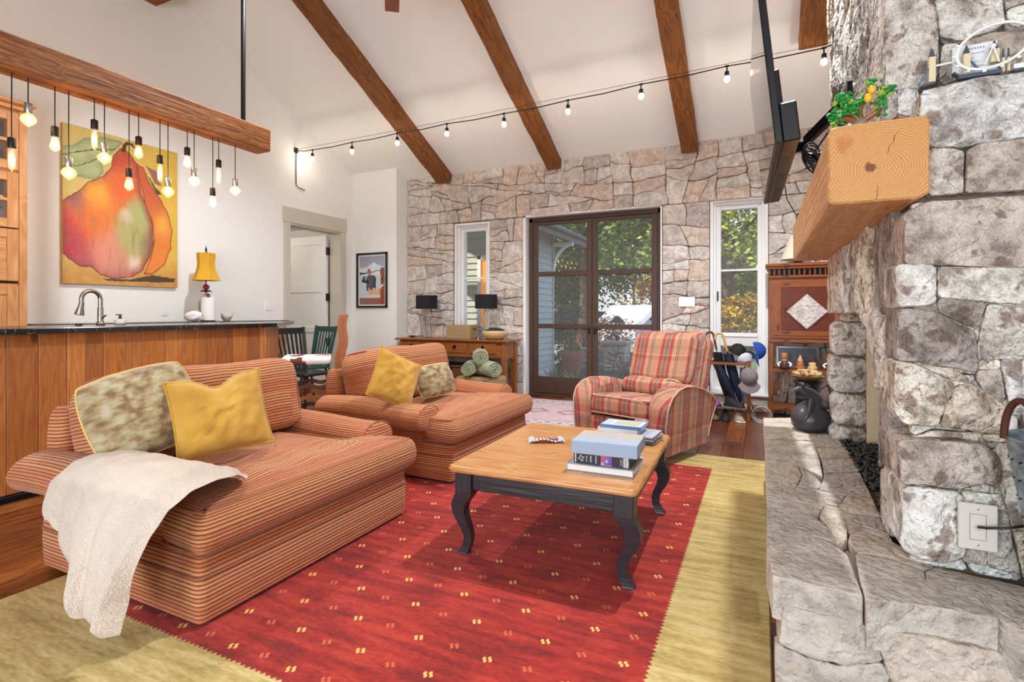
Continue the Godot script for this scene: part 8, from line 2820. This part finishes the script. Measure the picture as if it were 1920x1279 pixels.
	tree("yellow_hedge", "golden hedge bush at the lawn's far edge", Vector3(-0.75, -0.05, -15.4), 1.9, Vector3(1.2, 0.55, 0.5), 1.15, 2600, 0.12, [c8(150, 112, 16), c8(214, 178, 50)], 38)
	tree("dark_hedge", "brown leaved bush under the golden hedge", Vector3(-0.85, -0.05, -14.6), 1.1, Vector3(1.3, 0.42, 0.4), 0.4, 2200, 0.11, [c8(62, 48, 26), c8(128, 110, 56)], 39)
	for k in 11:
		var bx := -17.0 + k * 2.3
		tree("distant_tree", ["far dark green tree in the row closing the view", "far olive green tree in the row closing the view"][k % 2], Vector3(bx, -0.05, -40.0 + 1.5 * sin(k * 2.1)), 8.0 + 1.5 * sin(k * 1.3), Vector3(2.1, 3.6, 1.2), 3.4, 2600, 0.5, [[c8(40, 60, 28), c8(96, 118, 54)], [c8(70, 84, 36), c8(132, 136, 64)]][k % 2], 60 + k)
	# fence, white house, cars
	var fe := thing("board_fence", "dark grey board fence across the drive", "fence")
	for k in 34:
		part(fe, "board", g().box(Vector3(-12.5 + k * 0.26, 0.55, -23.0 + k * 0.03), Vector3(0.25, 1.35, 0.03), 0.004), mat("fence_%d" % (k % 3), [c8(60, 62, 68), c8(70, 72, 78), c8(54, 56, 62)][k % 3], 0.9))
	var ho := thing("white_house", "white boxy house beyond the fence", "house", Vector3(-7.0, -0.05, -31.0), 12.0)
	part(ho, "wall", g().span(Vector3(-2.4, 0, -2), Vector3(1.9, 4.1, 0), 0.02).span(Vector3(0.2, 1.2, -1), Vector3(1.9, 4.3, 0.5), 0.02), mat("house_white", c8(226, 230, 236), 0.7))
	part(ho, "roof", g().beam(Vector3(-2.6, 4.1, -1.0), Vector3(2.1, 4.5, -1.0), 2.6, 0.12), mat("house_roof", c8(150, 158, 168), 0.6))
	for k in 3:
		part(ho, "window", g().span(Vector3(0.55 + k * 0.5, 2.2, 0.5), Vector3(0.72 + k * 0.5, 3.3, 0.52), 0.0), M["black_plastic"])
	part(ho, "door_frame", g().span(Vector3(0.15, 1.2, 0.5), Vector3(0.22, 4.2, 0.54), 0.0).span(Vector3(1.85, 1.2, 0.5), Vector3(1.92, 4.2, 0.54), 0.0), M["black_plastic"])
	for cc in [[Vector3(-2.75, -0.05, -16.4), 62.0, c8(196, 200, 206), "white car parked at the drive's far side"]]:
		var car := thing("parked_car", cc[3], "car", cc[0], cc[1])
		var cm := mat("car_paint_%d" % int(cc[1]), cc[2], 0.2, 0.2)
		var bd := g()
		bd.prism([Vector2(-2.1, 0.3), Vector2(2.1, 0.3), Vector2(2.15, 0.7), Vector2(1.5, 0.92), Vector2(0.7, 1.0), Vector2(0.2, 1.42), Vector2(-1.2, 1.45), Vector2(-1.9, 1.0), Vector2(-2.15, 0.9)], -0.85, 0.85, 0.08)
		part(car, "body", bd, cm)
		for s in [-1.0, 1.0]:
			var wq := g()
			wq.prism([Vector2(0.55, 1.0), Vector2(0.17, 1.37), Vector2(-1.15, 1.39), Vector2(-1.65, 1.02)], s * 0.80, s * 0.862)
			part(car, "side_window", wq, M["screen"])
			for xx in [-1.35, 1.35]:
				part(car, "wheel", g().tube([Vector3(xx, 0.33, s * 0.7), Vector3(xx, 0.33, s * 0.88)], 0.33, 20), M["black_plastic"])
		part(car, "windscreen", g().face_quad([Vector3(0.72, 1.005, -0.7), Vector3(0.72, 1.005, 0.7), Vector3(0.24, 1.41, 0.64), Vector3(0.24, 1.41, -0.64)]), M["screen"])


func make_rest() -> void:
	make_fabrics()
	make_openings()
	make_fireplace()
	make_seats()
	make_rug()
	make_table()
	make_bar()
	make_console()
	make_armoire()
	make_tv()
	make_painting()
	make_poster()
	make_stools()
	make_lights()
	make_mantel_things()
	make_hearth_things()
	make_stand()
	make_outside()


func _ready() -> void:
	rng.seed = 20240611
	# camera: level, lens shifted down a little
	var cam := Camera3D.new()
	cam.name = "camera"
	cam.position = Vector3(0, 1.18, 0)
	cam.rotation.y = atan(0.475)
	cam.projection = Camera3D.PROJECTION_FRUSTUM
	cam.near = 0.05
	cam.far = 300.0
	cam.size = 0.05 * 1279.0 / 985.0
	cam.frustum_offset = Vector2(0, -53.5 / 985.0 * 0.05)
	add_child(cam)
	# sky and exposure
	var env := Environment.new()
	env.background_mode = Environment.BG_SKY
	var sky := Sky.new()
	var sm := ProceduralSkyMaterial.new()
	sm.sky_top_color = c8(150, 182, 226)
	sm.sky_horizon_color = c8(238, 240, 244)
	sm.ground_horizon_color = c8(150, 148, 140)
	sm.ground_bottom_color = c8(110, 106, 96)
	sm.sky_energy_multiplier = 1.3
	sm.ground_energy_multiplier = 1.0
	sky.sky_material = sm
	env.sky = sky
	env.tonemap_mode = Environment.TONE_MAPPER_LINEAR
	env.tonemap_exposure = 1.0
	env.sdfgi_enabled = true
	env.ssao_enabled = true
	env.ssil_enabled = true
	var we := WorldEnvironment.new()
	we.name = "world_environment"
	we.environment = env
	add_child(we)
	# daylight through the two windows behind the camera
	for w in [[-1.85, 1.4, 12.0], [0.6, 0.9, 7.0]]:
		var day := AreaLight3D.new()
		day.name = "window_daylight"
		day.area_size = Vector2(w[1], 1.8)
		day.light_color = c8(226, 238, 250)
		day.light_energy = w[2]
		day.area_normalize_energy = true
		day.shadow_enabled = true
		day.area_range = 30.0
		day.area_attenuation = 2.0
		add_child(day, true)
		day.position = Vector3(w[0], 1.25, NEAR_Z - 0.02)
	# low sun from behind the house: lights the garden beyond the doors
	var sun := DirectionalLight3D.new()
	sun.name = "sun"
	sun.light_color = c8(255, 240, 214)
	sun.light_energy = 2.4
	sun.light_angular_distance = 1.0
	sun.sky_mode = DirectionalLight3D.SKY_MODE_LIGHT_ONLY
	sun.shadow_enabled = true
	add_child(sun)
	sun.look_at_from_position(Vector3.ZERO, Vector3(0.55, -0.62, -0.42))
	make_materials()
	make_shell()
	make_rest()
